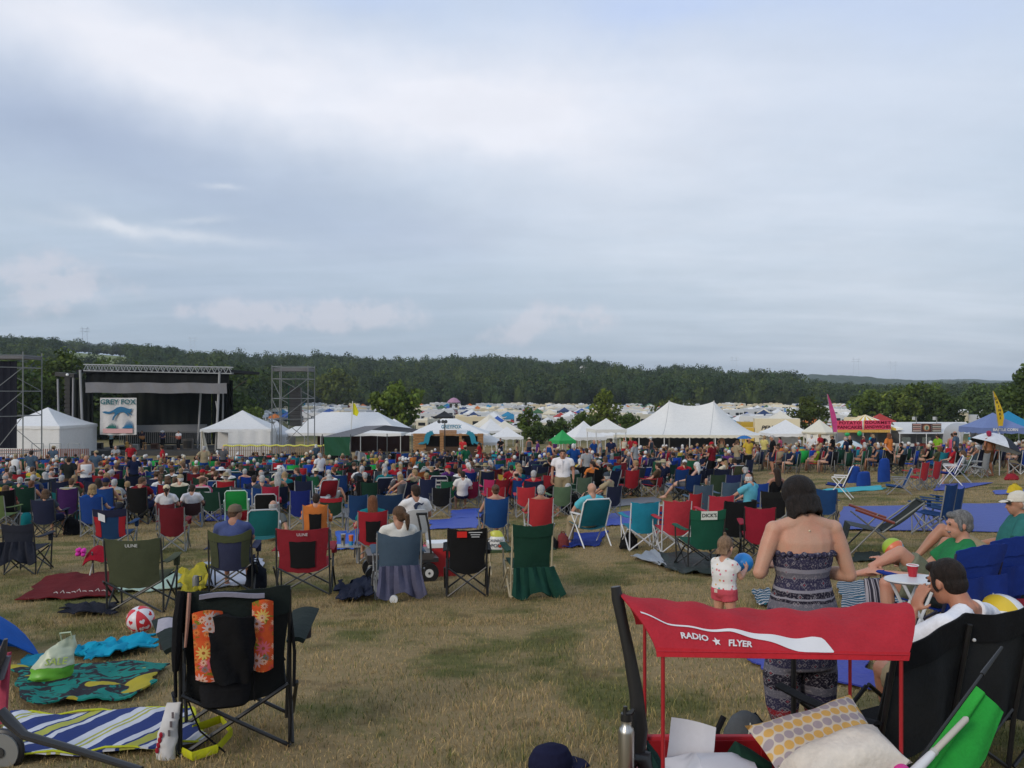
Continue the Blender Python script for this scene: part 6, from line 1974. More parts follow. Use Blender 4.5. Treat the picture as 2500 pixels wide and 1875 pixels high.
def spots_fn(base_,cols,scale,r0):
 def fn(t,p):
  vo=t.n('ShaderNodeTexVoronoi',feature='F1')
  t.set(vo.inputs['Vector'],p)
  vo.inputs['Scale'].default_value=scale
  vo.inputs['Randomness'].default_value=.6
  s=t.n('ShaderNodeSeparateColor')
  t.set(s.inputs[0],vo.outputs['Color'])
  c=bands(t,s.outputs[0],[(i/len(cols),q) for i,q in enumerate(cols)])
  return t.mix(t.ramp(vo.outputs['Distance'],r0,r0+.06),c,base_)
 return fn
def pillow_fn(t,p):
 x,y,z=xyz(t,p)
 row=t.m('FLOOR',t.m('DIVIDE',y,.040))
 cv=t.n('ShaderNodeCombineXYZ')
 t.set(cv.inputs[0],t.m('SUBTRACT',t.m('FRACT',t.m('ADD',t.m('DIVIDE',x,.045),t.m('MULTIPLY',row,.5))),.5))
 t.set(cv.inputs[1],t.m('MULTIPLY',t.m('SUBTRACT',t.m('FRACT',t.m('DIVIDE',y,.040)),.5),.95))
 r=t.v('LENGTH',cv.outputs[0])
 alt=t.m('FLOORED_MODULO',row,2.0)
 dot=t.mix(alt,(.62,.38,.12),(.36,.31,.34))
 return t.mix(t.ramp(r,.42,.48),dot,(.60,.54,.46))
M_DRESS=fix_mat('patterned_dress',dress_fn)
M_FLORAL=fix_mat('floral_print',floral_fn,.8)
M_CAMO=fix_mat('leaf_camo_blanket',camo_fn)
NAVYS,WHT,LIME=(.022,.040,.16),(.52,.53,.58),(.36,.36,.07)
M_MAT=fix_mat('striped_mat',stripe_fn([(3.2,NAVYS),(1.6,WHT),(.5,LIME),(.5,WHT),(.5,LIME),(1.4,WHT),(3,NAVYS),(1.3,WHT),(.5,NAVYS),(1.8,LIME),(.6,NAVYS),(1,WHT)],.78,0,-.42),.8)
M_MEX=fix_mat('woven_black_white_blanket',stripe_fn([(1,(.02,.02,.025)),(.6,(.5,.5,.5)),(.3,(.02,.02,.03)),(.5,(.45,.45,.45)),(1,(.02,.05,.10)),(.4,(.02,.18,.26))],.16,1,.3))
M_STOTE=fix_mat('striped_tote',stripe_fn([(1,(.03,.028,.04)),(.6,(.34,.32,.36)),(.3,(.03,.03,.04)),(.3,(.3,.28,.33))],.06,0))
M_TOPK=fix_mat('toddler_print',spots_fn((.68,.66,.64),[(.55,.10,.12),(.10,.40,.35),(.60,.35,.12),(.58,.16,.26),(.60,.20,.22)],24,.20))
M_PILLOW=fix_mat('pillow_dots',pillow_fn)
def blanket(corners,label,col=None,mat=None,wr=.035,nu=28,nv=18,name='blanket',cat='blanket',thick=.012,lift=.035,ragged=.05,fr=3.0,seed=0):
 """cloth spread on the ground; corners are photo pixels, far-left, far-right, near-right, near-left"""
 a,b,c,d=[at(*q) for q in corners]
 ctr=(a+b+c+d)/4
 ax=(b-a+c-d)
 rz=math.atan2(ax.y,ax.x)
 HOLES.append([(q.x,q.y) for q in (a,b,c,d)])
 Ri=Matrix.Rotation(-rz,3,'Z')
 def fn(u,v):
  e=ragged*(mnoise.noise((u*5+seed,v*5,7.7)))
  uu,vv=u+e*(1 if .0<u<1 else 2),v+e*1.3
  p=d.lerp(c,uu).lerp(a.lerp(b,uu),vv)
  n=mnoise.noise((u*fr*1.3+seed,v*fr*.6+u*2,seed*1.7))+.5*abs(mnoise.noise((u*fr*3.1,v*fr*2+u*4,seed+3.1)))
  z=gz(p.x,p.y)+lift*.8+wr*.6*max(-.6,n)
  q=Ri@(Vector((p.x,p.y,z))-ctr)
  return q
 return MB().sheet(fn,nu,nv,thick).build(name,mat or M_CLOTH,None,color=col or (1,1,1),loc=ctr,rz=rz,label=label,cat=cat)
def ball(c,r,cols,label,tilt=(.4,.3,.2),hearts=False,n=6):
 e=empty('beach_ball',c,0,label,'ball')
 R=(Matrix.Rotation(tilt[2],3,'Z')@Matrix.Rotation(tilt[1],3,'Y')@Matrix.Rotation(tilt[0],3,'X'))
 def sph(a,h,rr=r):
  return R@Vector((math.cos(a)*math.cos(h),math.sin(a)*math.cos(h),math.sin(h)))*rr
 for k in range(n):
  def fn(u,v):
   return sph((k+u)*2*math.pi/n,(v-.5)*math.pi*.999)
  pan=MB().sheet(fn,7,14,r*.02).build('panel',M_PLAST,e,color=cols[k%len(cols)])
  if hearts:
   for (uu,hh) in ((.5,.55),(.32,.0),(.68,-.08),(.5,-.6)):
    poly=[]
    for i in range(16):
     w=i/16*2*math.pi
     hx,hy=16*math.sin(w)**3,13*math.cos(w)-5*math.cos(2*w)-2*math.cos(3*w)-math.cos(4*w)
     poly.append(sph((k+uu)*2*math.pi/n+hx*.0125/max(.4,math.cos(hh)),hh+hy*.0125,r*1.013))
    cc_=sum(poly,Vector())/16
    mb=MB().add([cc_*1.01]+poly+[q*.985 for q in poly],[(0,1+i,1+(i+1)%16) for i in range(16)]+[(1+i,17+i,17+(i+1)%16,1+(i+1)%16) for i in range(16)])
    mb.build('heart_print',M_PRINT,pan,color=cols[(k+1)%len(cols)],smooth=False)
 MB().tube([sph(0,math.pi/2,r*.995),sph(0,math.pi/2,r*1.03)],r*.12,10).build('valve_cap',M_PLAST,e,color=(.65,.65,.65))
 return e
 # figures with poses of their own
W_S=.965
woman=Fig(W_S,1.13,**mod(STD,shL=(-.188,-.03,1.375),shR=(.188,-.03,1.375),head=(.0,.055,1.535),elL=(-.285,-.045,1.11),elR=(.285,-.05,1.08),wrL=(-.15,.20,1.10),wrR=(.13,.19,1.07),hdL=(.8,.6,.1),hdR=(-.8,.6,.1),pnL=(.2,-.6,.7),pnR=(-.2,-.6,.7),face=(-.12,1,-.42),hipL=(-.10,0,.89),hipR=(.10,0,.89)))
tod=Fig(.54,1.20,**mod(STD,hs=1.42,hipL=(-.075,0,.66),hipR=(.075,0,.66),shL=(-.155,.0,1.10),shR=(.155,.0,1.10),head=(0,.04,1.335),face=(-.15,1,-.12),elL=(-.21,.12,.92),elR=(.21,.12,.90),wrL=(-.15,.36,.98),wrR=(.15,.36,.98),hdL=(.25,.7,.6),hdR=(-.25,.7,.6),pnL=(1,.2,0),pnR=(-1,.2,0),knL=(-.11,.02,.37),knR=(.12,.02,.37),anL=(-.13,-.04,.09),anR=(.15,.02,.09)))
cheek=Fig(.99,1.06,**mod(SIT,shL=(-.20,-.10,.875),shR=(.20,-.10,.875),head=(.0,.01,1.055),face=(.20,.95,-.30),elL=(-.24,.14,.68),wrL=(-.13,.12,.90),hdL=(.25,-.25,.9),pnL=(.75,-.3,.2),hipL=(-.10,-.02,.44),hipR=(.10,-.02,.44),knL=(.04,.40,.47),knR=(.28,.34,.47),anL=(.10,.36,.08),anR=(.32,.28,.08)))
green=Fig(.99,1.08,**mod(SIT,hipL=(-.10,0,.45),hipR=(.10,0,.45),shL=(-.195,-.16,.86),shR=(.195,-.16,.86),head=(.0,-.13,1.06),face=(-.05,1,-.14),knR=(.02,.34,.80),anR=(.0,.60,.66),toeR=(0,1,0),knL=(-.15,.50,.56),anL=(-.17,.46,.08),elL=(-.24,.16,.62),wrL=(-.10,.50,.64),hdL=(.45,.9,.1),pnL=(.5,0,-.8),elR=(.26,.08,.62),wrR=(.12,.44,.72)))
capman=Fig(.99,1.05,**mod(SIT,face=(-.15,1,-.05),knR=(.14,.42,.84),anR=(.10,.70,.50),knL=(-.12,.42,.74),anL=(-.12,.62,.34)))
boyc=Fig(.97,1.0,**mod(SIT,face=(-.25,1,-.1)))
HERO=dict(woman=woman,toddler=tod,cheek=cheek,green=green,capman=capman)
POSES.update(HERO)
def jumpsuit(f):
 j,s=f.j,f.s
 mb=MB()
 hip=(j['hipL']+j['hipR'])/2
 rows=[(1.245,.150,.118),(1.215,.178,.144),(1.17,.174,.140),(1.08,.152,.122),(.98,.178,.138),(.88,.205,.155),(.74,.212,.160),(.60,.205,.150),(.52,.19,.13)]
 mb.loft([(V((0,-.012,z))*s,V((a,0,0))*s*1.06,V((0,b,0))*s*1.04) for z,a,b in rows],22)
 for q,sx in (('L',-1),('R',1)):
  mb.tube([V((sx*.095,0,.66))*s,V((sx*.115,.02,.45))*s,V((sx*.118,.01,.28))*s,V((sx*.115,-.02,.13))*s],[.115*s,.118*s,.100*s,.062*s],16)
 return mb
jobs=[]
for k,f in HERO.items():
 vx={'woman':.0085,'toddler':.0052,'cheek':.0085,'green':.0095,'capman':.012}[k]
 jobs.append((('body',k),f.body(vx,True,.35 if k!='cheek' else .25),vx,2,M_SKIN,'person'))
 if k=='woman':
  jobs.append((('suit',k),jumpsuit(f),.011,3,M_DRESS,'jumpsuit'))
 elif k=='toddler':
  jobs+=[(('tee',k),f.shirt(.011,.5),.0075,2,M_TOPK,'shirt'),(('shorts',k),f.pants(.014,.42),.008,2,M_CLOTH,'shorts')]
 else:
  jobs+=[(('tee',k),f.shirt(.022,.62),.012,2,M_CLOTH,'shirt'),(('shorts',k),f.pants(.024,.8),.012,2,M_CLOTH,'shorts')]
mbh=MB().ell((0,-.028,.040),(.100,.112,.104),18,12).ell((0,-.055,-.035),(.106,.082,.082),16,10)
for k in range(26):
 a=k*2.4
 mbh.tube([(.080*math.cos(a),-.05+.055*math.sin(a),-.02),(.098*math.cos(a)+.008*math.sin(k*3.3),-.055+.072*math.sin(a),-.105-.035*math.sin(k*1.9)**2)],[.030,.013],7)
jobs.append((('hair','thickbob'),mbh,.0075,1,M_HAIR,'hair'))
mbh=MB().ell((0,-.016,.030),(.079,.099,.092),16,10).ell((0,-.05,-.015),(.066,.058,.062),12,8).tube([(0,-.03,.118),(.005,-.045,.145),(.015,-.075,.150)],[.016,.017,.007],7)
for k in range(7):
 mbh.tube([((k-3)*.018,-.085,-.03),((k-3)*.021,-.098,-.078)],[.016,.007],6)
jobs.append((('hair','baby'),mbh,.008,1,M_HAIR,'hair'))
mbh=MB().ell((0,-.024,.038),(.083,.098,.090),16,10).ell((0,-.058,-.015),(.074,.058,.068),12,8).ell((0,.050,.088),(.060,.040,.030),12,8)
for s in (-1,1):
 mbh.ell((s*.072,.012,.0),(.012,.022,.05),8,7)
jobs.append((('hair','crop'),mbh,.0065,2,M_HAIR,'hair'))
PM.update(remesh(jobs))
wn=PM[('suit','woman')]
pw=Vector((X(1957,4.92),4.92,gz(X(1957,4.92),4.92)))
wo_=person(pw,dg(6),'woman',None,None,None,None,None,0,'woman with dark bobbed hair in strapless patterned jumpsuit standing behind the red wagon',skin=(.50,.285,.195),sc=.965,group='people near the red wagon')
O('jumpsuit',wn,wo_)
h=O('hair',PM[('hair','thickbob')],wo_,(.018,.013,.011))
h.matrix_local=Matrix.Translation(woman.j['head'])@woman.R.to_4x4()@Matrix.Scale(.99,4)
MB().tube([V((.155*math.cos(w)*.62,-.045-.05*math.sin(w),1.455-.075*math.sin(w)**2))*W_S for w in np.linspace(.1,math.pi-.1,13)],.0016,5).build('necklace',M_TUBE,wo_,color=(.45,.33,.12))
MB().ell(V((0,-.108,1.365))*W_S,.007,8,6).build('pendant',M_TUBE,wo_,color=(.55,.45,.3))
mb=MB()
for i in range(27):
 a=i/27*2*math.pi
 mb.ell(V((.188*math.cos(a),-.012+.148*math.sin(a),1.225+.006*math.sin(i*2.7)))*W_S,(.020,.014,.018),7,5)
mb.build('ruffle',M_DRESS,wo_)
pt=Vector((X(1768,8.1),8.1,gz(X(1768,8.1),8.1)))
td_rz=dg(-48)
td=person(pt,td_rz,'toddler',None,None,'shorts',(.50,.075,.10),None,0,'toddler in white printed shirt and coral shorts holding a blue ball',skin=(.52,.29,.20),sc=1.15,group='people near the red wagon')
O('shirt',PM[('tee','toddler')],td)
h=O('hair',PM[('hair','baby')],td,(.24,.15,.09))
h.matrix_local=Matrix.Translation(tod.j['head'])@tod.R.to_4x4()@Matrix.Scale(.54*1.42*1.03,4)
mid=(tod.j['wrL']+tod.j['wrR'])/2+V((0,.085,.03))
bw_=Matrix.Rotation(td_rz,3,'Z')@mid*1.15+pt
tag(MB().ell((0,0,0),.094,26,18).build('play_ball',M_PLAST,None,color=(.008,.20,.55),loc=bw_),'smooth blue rubber ball held by the toddler','ball')
MB().box((0,0,0),(.028,.004,.028)).build('shorts_tag',M_CLOTH,td,color=(.60,.50,.42),loc=V((-.02,-.088,.375)))
# wide black folding seat and its sitter
A=Vector((X(2128,4.02),4.02,0))
ang=math.atan2(.48,.9)
A.z=gz(A.x,A.y)
ls_=empty('double_camp_chair',A,ang,'wide black folding double chair with back posts, behind the red wagon','folding chair')
BL,BW,TOPZ=1.60,.52,.90
def lback(u,v,off=0):
 x=u*BL
 q=1-(2*((x/BW)%1)-1)**2
 z=.30+(TOPZ-.30)*v
 dipz=-.028*q*v**2
 if x<BW:
  dipz-=.10*(1-x/BW)**2*v+.0
 return (x,-.10*v-.05*q*math.sin(math.pi*(.2+.7*v))-off+.006*math.sin(x*25+v*6),z+dipz-.06*q*(1-v)**2+.02*math.sin(x*3))
MB().sheet(lambda u,v:lback(u,v*.80),48,12,.012).build('backrest',M_FAB,ls_,color=(.020,.021,.022))
MB().sheet(lambda u,v:lback(u,.765+.24*v,.014),48,5,.010).build('top_band',M_FAB,ls_,color=(.007,.007,.008))
for k in range(4):
 x=min(k*BW,BL-.01)+.006
 MB().tube([(x,.0,0),(x,-.03,.30),(x,-.135,TOPZ-.03)],.0135,8).build('leg',M_TUBE,ls_,color=(.012,.012,.013))
 if 0<k:
  MB().ell((x,-.158,TOPZ-.10),.009,8,6).build('rivet',M_TUBE,ls_,color=(.5,.5,.5))
for k in range(3):
 x0,x1=k*BW+.02,(k+1)*BW-.01
 MB().tube([(x0,-.02,.03),(x1,-.03,.34)],.012,6).build('cross_brace',M_TUBE,ls_,color=(.012,.012,.013))
 MB().tube([(x1,.0,.03),(x0,-.01,.34)],.012,6).build('cross_brace',M_TUBE,ls_,color=(.012,.012,.013))
 MB().tube([(x0,.46,.03),(x1,.45,.40)],.012,6).build('cross_brace',M_TUBE,ls_,color=(.012,.012,.013))
 MB().tube([(x1,.47,.03),(x0,.46,.40)],.012,6).build('cross_brace',M_TUBE,ls_,color=(.012,.012,.013))
MB().sheet(lambda u,v:(u*BL,.02+.34*v,.26+.06*v-.05*math.sin(math.pi*((u*BL/BW)%1))*math.sin(math.pi*v)),30,5,.012).build('seat',M_FAB,ls_,color=(.012,.012,.013))
for x in (.0,BL):
 MB().tube([(x,.48,0),(x,.48,.62)],.0135,6).build('leg',M_TUBE,ls_,color=(.012,.012,.013))
 MB().sheet(lambda u,v:(x-.06*(1 if x<.1 else -1)+(u-.5)*(.06 if x<.1 else .11),-.08+(.60 if x<.1 else .74)*v,(.47 if x<.1 else .62)-.02*math.sin(math.pi*v)+.012*math.sin(math.pi*u)),4,8,.016).build('armrest',M_FAB,ls_,color=(.012,.012,.014))
USED.append((A.x+.7,A.y+.4,1.0))
ck_rz=ang+dg(8)
hp=P3(2310,1420,4.62)
off=Matrix.Rotation(ck_rz,3,'Z')@cheek.j['head']
pc=Vector((hp.x-off.x,hp.y-off.y,hp.z-off.z))
ck=person(pc,ck_rz,'cheek','tee',(.72,.72,.76),'shorts','tan',None,0,'dark-haired man in white T-shirt resting cheek on hand in the black double chair',skin=(.40,.185,.115),group='people near the red wagon')
h=O('hair',PM[('hair','crop')],ck,(.020,.013,.010))
h.matrix_local=Matrix.Translation(cheek.j['head'])@cheek.R.to_4x4()@Matrix.Scale(.985,4)
# blue chairs with three sitters
def hero_sit(px,py,d,rz,fig,label,tc,bc_,hair,hc,skin=0,hat=None,hatc=None,hs=1.0):
 f=HERO[fig]
 hp=P3(px,py,d)
 off=Matrix.Rotation(rz,3,'Z')@f.j['head']
 p=Vector((hp.x-off.x,hp.y-off.y,hp.z-off.z))
 p.z=max(p.z,gz(p.x,p.y)-.02)
 return person(p,rz,fig,'tee',tc,'shorts',bc_,hair,hc,label,skin=skin,hat=hat,hatc=hatc,group='people in the blue chairs')
gm=hero_sit(2341,1303,7.35,dg(80),'green','grey-haired man in green T-shirt holding his bare foot across his knee in a blue chair',(.022,.17,.060),(.16,.17,.12),'crop',(.17,.165,.16),skin=(.46,.24,.165))
face_parts(gm,green,(.2,.19,.18),(.22,.21,.20))
face_parts(ck,cheek)
cmn=hero_sit(2484,1272,8.6,dg(72),'capman','man in cream cap and sunglasses with raised bare knees at the frame edge',(.03,.14,.13),'tan','ring',3,1,'cap',(.60,.56,.48))
GL=O('sunglasses',MB().box((0,.098,.02),(.14,.02,.035)).mesh('sunglasses',M_PLAST),cmn,(.015,.015,.018))
GL.matrix_local=Matrix.Translation(capman.j['head'])@capman.R.to_4x4()
pb=P3(2441,1291,7.9)
bz=gz(pb.x,pb.y)
bw2=person(Vector((pb.x+.20,pb.y-.06,pb.z-1.12)),dg(68),'sitA','tee',(.50,.46,.42),'shorts','slate','bun',2,'woman with blond bun in a blue chair beside the man in green',skin=0,group='people in the blue chairs')
ROY=(.010,.035,.23)
for (qx_,qy_,rz,lb,w) in ((3.60,7.26,27,'royal blue covered chair of the man in the green T-shirt',.62),(4.20,7.82,25,'royal blue covered chair of the woman with the bun',.62)):
 q=Vector((qx_,qy_,gz(qx_,qy_)))
 c_=camp_chair(q,dg(rz),ROY,lb,w=w,top=.90,lean=.24,dip=-.03,occ=True,frame=(.03,.03,.06),band=ROY,group='blue covered chairs')
 MB().sheet(lambda u,v:((u-.5)*.50,-.43-.02*math.sin(u*9),.42+.26*v),8,4,.014).build('back_pocket',M_FAB,c_,color=(.009,.030,.20))
 MB().box((.06,-.45,.52),(.006,.006,.05)).build('zip_pull',M_PRINT,c_,color=(.5,.5,.55))
pt_=Vector((X(2236,6.75),6.75,0))
pt_.z=gz(pt_.x,pt_.y)
tb=empty('side_table',pt_,.1,'small white oval folding table beside the green-shirted man','table')
tz=Zp(1412,6.75)-pt_.z
MB().loft([((0,0,tz-.022),(.235,0,.0),(0,.16,0)),((0,0,tz-.010),(.25,0,.0),(0,.175,0)),((0,0,tz),(.245,0,.0),(0,.17,0))],28).build('tabletop',M_PLAST,tb,color=(.60,.60,.60))
for s in (-1,1):
 MB().tube([(-.16,s*.10,tz-.02),(.17,s*.12,0)],.013,7).build('leg',M_TUBE,tb,color=(.66,.66,.66))
 MB().tube([(.10,s*.10,tz-.02),(-.20,s*.12,0)],.013,7).build('leg',M_TUBE,tb,color=(.66,.66,.66))
MB().tube([(-.12,-.12,.18),(.12,-.12,.18)],.011,6).build('stretcher',M_TUBE,tb,color=(.66,.66,.66))
cu=empty('party_cup',(X(2231,6.80),6.82,pt_.z+tz),0,'red plastic party cup with white rim on the white table','cup')
MB().tube([(0,0,0),(0,0,.09)],[.030,.043],16).build('body',M_PLAST,cu,color=(.42,.012,.025))
MB().tube([(.044*math.cos(a),.044*math.sin(a),.09) for a in np.linspace(0,2*math.pi,17)[:-1]],.0042,6,closed=True).build('rim',M_PLAST,cu,color=(.75,.75,.75))
q=at(2441,1556)
ball(Vector((X(2443,6.85),6.85,gz(X(2443,6.85),6.85)+.30)),.195,[(.68,.68,.68),(.68,.68,.70),(.68,.48,.03)],'large yellow and white beach ball behind the black double chair',(1.15,.35,.2),n=6)
q=Vector((X(2443,6.85),6.85,gz(X(2443,6.85),6.85)))
e=empty('bag',q,0,'dark low bag under the yellow and white beach ball','bag')
MB().soft([((0,0,0),(.20,0,0),(0,.15,0)),((0,0,.06),(.21,0,0),(0,.16,0)),((0,0,.115),(.16,0,0),(0,.12,0))],18,3).crumple(.01,8).build('body',M_CLOTH,e,color=(.03,.03,.04))
e=empty('cooler_bag',Vector((X(2505,6.9),6.9,gz(X(2505,6.9),6.9))),.3,'dark red cooler bag beside the yellow and white beach ball','bag')
MB().soft([((0,0,0),(.16,0,0),(0,.12,0)),((0,0,.25),(.17,0,0),(0,.13,0)),((0,0,.42),(.15,0,0),(0,.10,0))],16,3).build('body',M_CLOTH,e,color=(.20,.015,.025))
q=at(2180,1362)
ball(q+Vector((0,0,.15)),.155,[(.62,.15,.06),(.02,.28,.42),(.30,.42,.03)],'beach ball with orange, blue and lime panels under the grey recliner',(.7,.5,.9),n=6)
q=at(343,1544)
ball(q+Vector((0,0,.135)),.137,[(.55,.02,.03),(.66,.62,.64)],'red and white beach ball with heart prints behind the olive chair',(.5,-.35,.55),hearts=True)
blanket([(2045,1428),(2190,1425),(2215,1490),(2060,1494)],'black, white and blue woven blanket beside the woman in the jumpsuit',mat=M_MEX,wr=.05,lift=.05,seed=4)
q=at(2142,1482)
e=empty('tote_bag',q,.2,'tote bag with dark and pale vertical stripes standing on the woven blanket','bag')
MB().loft([((0,0,.02),(.12,0,0),(0,.06,0)),((0,0,.05),(.13,0,0),(0,.075,0)),((-.01,.02,.20),(.125,0,0),(0,.06,0)),((-.02,.04,.30),(.12,0,0),(0,.03,0))],16).build('body',M_STOTE,e)
MB().tube([(-.09,.03,.28),(-.07,.03,.36),(.05,.03,.36),(.07,.03,.28)],.008,6).build('handle',M_CLOTH,e,color=(.03,.03,.04))
blanket([(1836,1452),(1880,1448),(1885,1492),(1850,1484)],'black and white patterned shawl lying left of the standing woman',mat=M_MEX,wr=.06,lift=.06,seed=9,nu=12,nv=10)
blanket([(1795,1598),(2110,1598),(2140,1690),(1868,1640)],'blue plastic ground sheet behind the standing woman',(.035,.050,.30),M_TARP,wr=.02,lift=.03,seed=2,name='ground_sheet',cat='ground sheet')
# red wagon with canopy
wy0,wy1,wx0,wx1=3.30,3.85,.575,1.495
wg=Vector(((wx0+wx1)/2,(wy0+wy1)/2,gz((wx0+wx1)/2,(wy0+wy1)/2)))
wa=empty('red_wagon',wg,0,'red pull-along wagon with red fabric canopy and long black handle','wagon')
L=lambda x,y,z:Vector((x,y,z))-wg
RED,REDD=(.43,.022,.034),(.30,.014,.020)
zr,zf=.19,-.02
def cano(u,v,off=0.0):
 """canopy cloth: u along the wagon, v from near edge over the ridge to the far edge"""
 ridge=.840+.075*(1-u)**3*(1 if u<1 else 0)+.030*u**4-.012*math.sin(math.pi*u)
 near=.757-.015*u
 farz=.715
 w=2*v-1
 z=near+(ridge-near)*(1-abs(w)**1.9) if v<.5 else farz+(ridge-farz)*(1-abs(w)**1.9)
 x0=.555-.105*math.sin(math.pi*v)**1.3
 x1=1.520+.125*math.sin(math.pi*v)**.9
 x=x0+(x1-x0)*u
 y=wy0-.005+(wy1-wy0+.01)*v
 z+=(.006*math.sin(u*19+v*6)+.006*math.sin(u*41-v*9+2))*math.sin(math.pi*v)**.6+.009*mnoise.noise((u*7,v*3,2.2))*math.sin(math.pi*v)
 p=Vector((x,y-off*.8,z+off*.6))
 return p-wg
MB().sheet(cano,44,20,.008).build('canopy',M_FAB,wa,color=RED)
MB().sheet(lambda u,v:cano(u,-.0+.02*v,.004)-Vector((0,0,.020*(1-v))),40,2,.008).build('hem',M_FAB,wa,color=(.48,.020,.030))
M_WPRINT=plain('white_print',(.66,.64,.64),.8,.05)
mb=MB()
sw_pts=[(0.02,.235,.250),(.10,.185,.200),(.22,.165,.180),(.32,.150,.175),(.42,.105,.165),(.50,.060,.150),(.56,.020,.140),(.62,.005,.135),(.66,.004,.12),(.70,.004,.02)]
n0=[]
for (u,a,b) in sw_pts:
 n0.append((u,a,b))
us=np.linspace(.02,.70,60)
lo=np.interp(us,[q[0] for q in n0],[q[1] for q in n0])
hi=np.interp(us,[q[0] for q in n0],[q[2] for q in n0])
vs=[]
for u,a,b in zip(us,lo,hi):
 for k in range(4):
  vs.append(cano(u,max(.012,a+(b-a)*k/3),.0075))
mb.add(vs,[(i*4+k,i*4+4+k,i*4+5+k,i*4+1+k) for i in range(59) for k in range(3)])
mb.build('white_swoosh',M_WPRINT,wa,smooth=False)
def on_canopy(me,u0,v0,su,sv,name,col):
 me=me.copy()
 co=np.empty(len(me.vertices)*3,np.float32)
 me.vertices.foreach_get('co',co)
 co=co.reshape(-1,3)
 out=[]
 for x,y,z in co:
  out.append(cano(u0+x*su,max(.01,v0+y*sv-.0*x),.0085+z*.3))
 me.vertices.foreach_set('co',np.array(out,np.float32).ravel())
 me.update()
 o=O(name,me,wa,col)
 return o
WPC=(.62,.58,.58)
on_canopy(text_mesh('RADIO',1.0,.002,.35,1.0,.03),.170,.100,.034,.062,'lettering',WPC)
on_canopy(text_mesh('FLYER',1.0,.002,.35,1.0,.03),.335,.062,.034,.062,'lettering',WPC)
st_m=MB().prism([(math.sin(i*math.pi/5)*(1 if i%2==0 else .45),math.cos(i*math.pi/5)*(1 if i%2==0 else .45)) for i in range(10)],-.001,.001,'XY').mesh('emblem',M_PRINT,smooth=False)
on_canopy(st_m,.252,.080,.016,.034,'emblem',WPC)
for (x,y,zt) in ((wx0+.005,wy0,.755),(wx1,wy0,.74),(wx0+.02,wy1,.712),(wx1+.02,wy1,.712)):
 MB().tube([L(x,y,zr-.05),L(x,y,zt)],.0078,8).build('canopy_pole',M_TUBE,wa,color=(.34,.012,.018))
 MB().tube([L(x,y,zr-.04),L(x,y,zr+.05)],.014,8).build('pole_socket',M_PLAST,wa,color=(.34,.012,.018))
 MB().ell(L(x,y-.012,zr-.02),.010,8,6).build('pole_knob',M_PLAST,wa,color=(.55,.5,.42))
for nm,pts_,s_ in (('side_panel',(0,wy1+.02),(1.06,.035)),('side_panel',(0,wy0-.02),(1.06,.035))):
 MB().box(L((wx0+wx1)/2,pts_[1],(zr+zf)/2),(s_[0],s_[1],zr-zf)).build(nm,M_PLAST,wa,color=REDD)
for x in (wx0-.06,wx1+.06):
 MB().box(L(x,(wy0+wy1)/2,(zr+zf)/2),(.035,.66,zr-zf)).build('end_panel',M_PLAST,wa,color=REDD)
MB().tube([L(wx0-.07,wy0-.03,zr),L(wx1+.07,wy0-.03,zr),L(wx1+.07,wy1+.03,zr),L(wx0-.07,wy1+.03,zr)],.020,8,closed=True).build('rim',M_PLAST,wa,color=RED)
MB().box(L((wx0+wx1)/2,(wy0+wy1)/2,zf),(1.05,.62,.03)).build('floor_panel',M_PLAST,wa,color=REDD)
MB().box(L(1.165,wy1-.005,.10),(.10,.03,.17)).build('seat_rib',M_PLAST,wa,color=(.38,.018,.025))
for x in (wx0+.1,wx1-.1):
 for y in (wy0-.05,wy1+.05):
  w_=MB().tube([L(x,y-.03,-.125),L(x,y+.03,-.125)],.115,16).build('wheel',M_PLAST,wa,color=(.015,.015,.015))
  MB().tube([L(x,y-.036,-.125),L(x,y+.036,-.125)],.06,12).build('hub',M_PLAST,w_,color=(.5,.5,.5))
hpts=[P3(1553,1862,3.52),P3(1562,1780,3.52),P3(1553,1690,3.53),P3(1537,1600,3.54),P3(1520,1520,3.55),P3(1508,1462,3.56),P3(1503,1432,3.56)]
MB().tube([p-wg for p in hpts],[.034,.033,.029,.025,.023,.025,.020],10,.62,up=(1,0,0)).build('handle',M_PLAST,wa,color=(.018,.018,.019))
MB().tube([hpts[0]-wg+Vector((-.05,0,-.06)),hpts[0]-wg+Vector((-.02,0,.03)),hpts[0]-wg+Vector((.03,0,.02)),hpts[0]-wg+Vector((.06,0,-.06))],[.035,.04,.04,.03],9).build('handle_hinge',M_PLAST,wa,color=(.02,.02,.021))
USED.append((1.05,3.6,.9))
MB().tube([L(.40,3.44,.08),L(.40,3.44,.165)],[.042,.048],14).build('cup_holder',M_PLAST,wa,color=RED)
bo=empty('water_bottle',(X(1529,3.44),3.44,Zp(1872,3.44)-.03),0,'brushed steel water bottle with black sport cap beside the wagon handle','bottle')
hb=Zp(1772,3.44)-bo.location.z
m_steel,t=newmat('brushed_steel')
finish(t,(.52,.50,.46),.32,None,metal=1.0)
MB().tube([(0,0,0),(0,0,hb-.025),(0,0,hb-.008),(0,0,hb),(0,0,hb+.022)],[.032,.032,.028,.021,.021],20).build('body',m_steel,bo)
MB().tube([(0,0,hb+.022),(0,0,hb+.050)],[.024,.022],14).tube([(-.004,0,hb+.05),(-.004,0,hb+.078)],[.010,.008],8).tube([(.0,0,hb+.05),(.02,0,hb+.052),(.032,0,hb+.066)],[.01,.012,.007],8).build('cap',M_PLAST,bo,color=(.012,.012,.012))
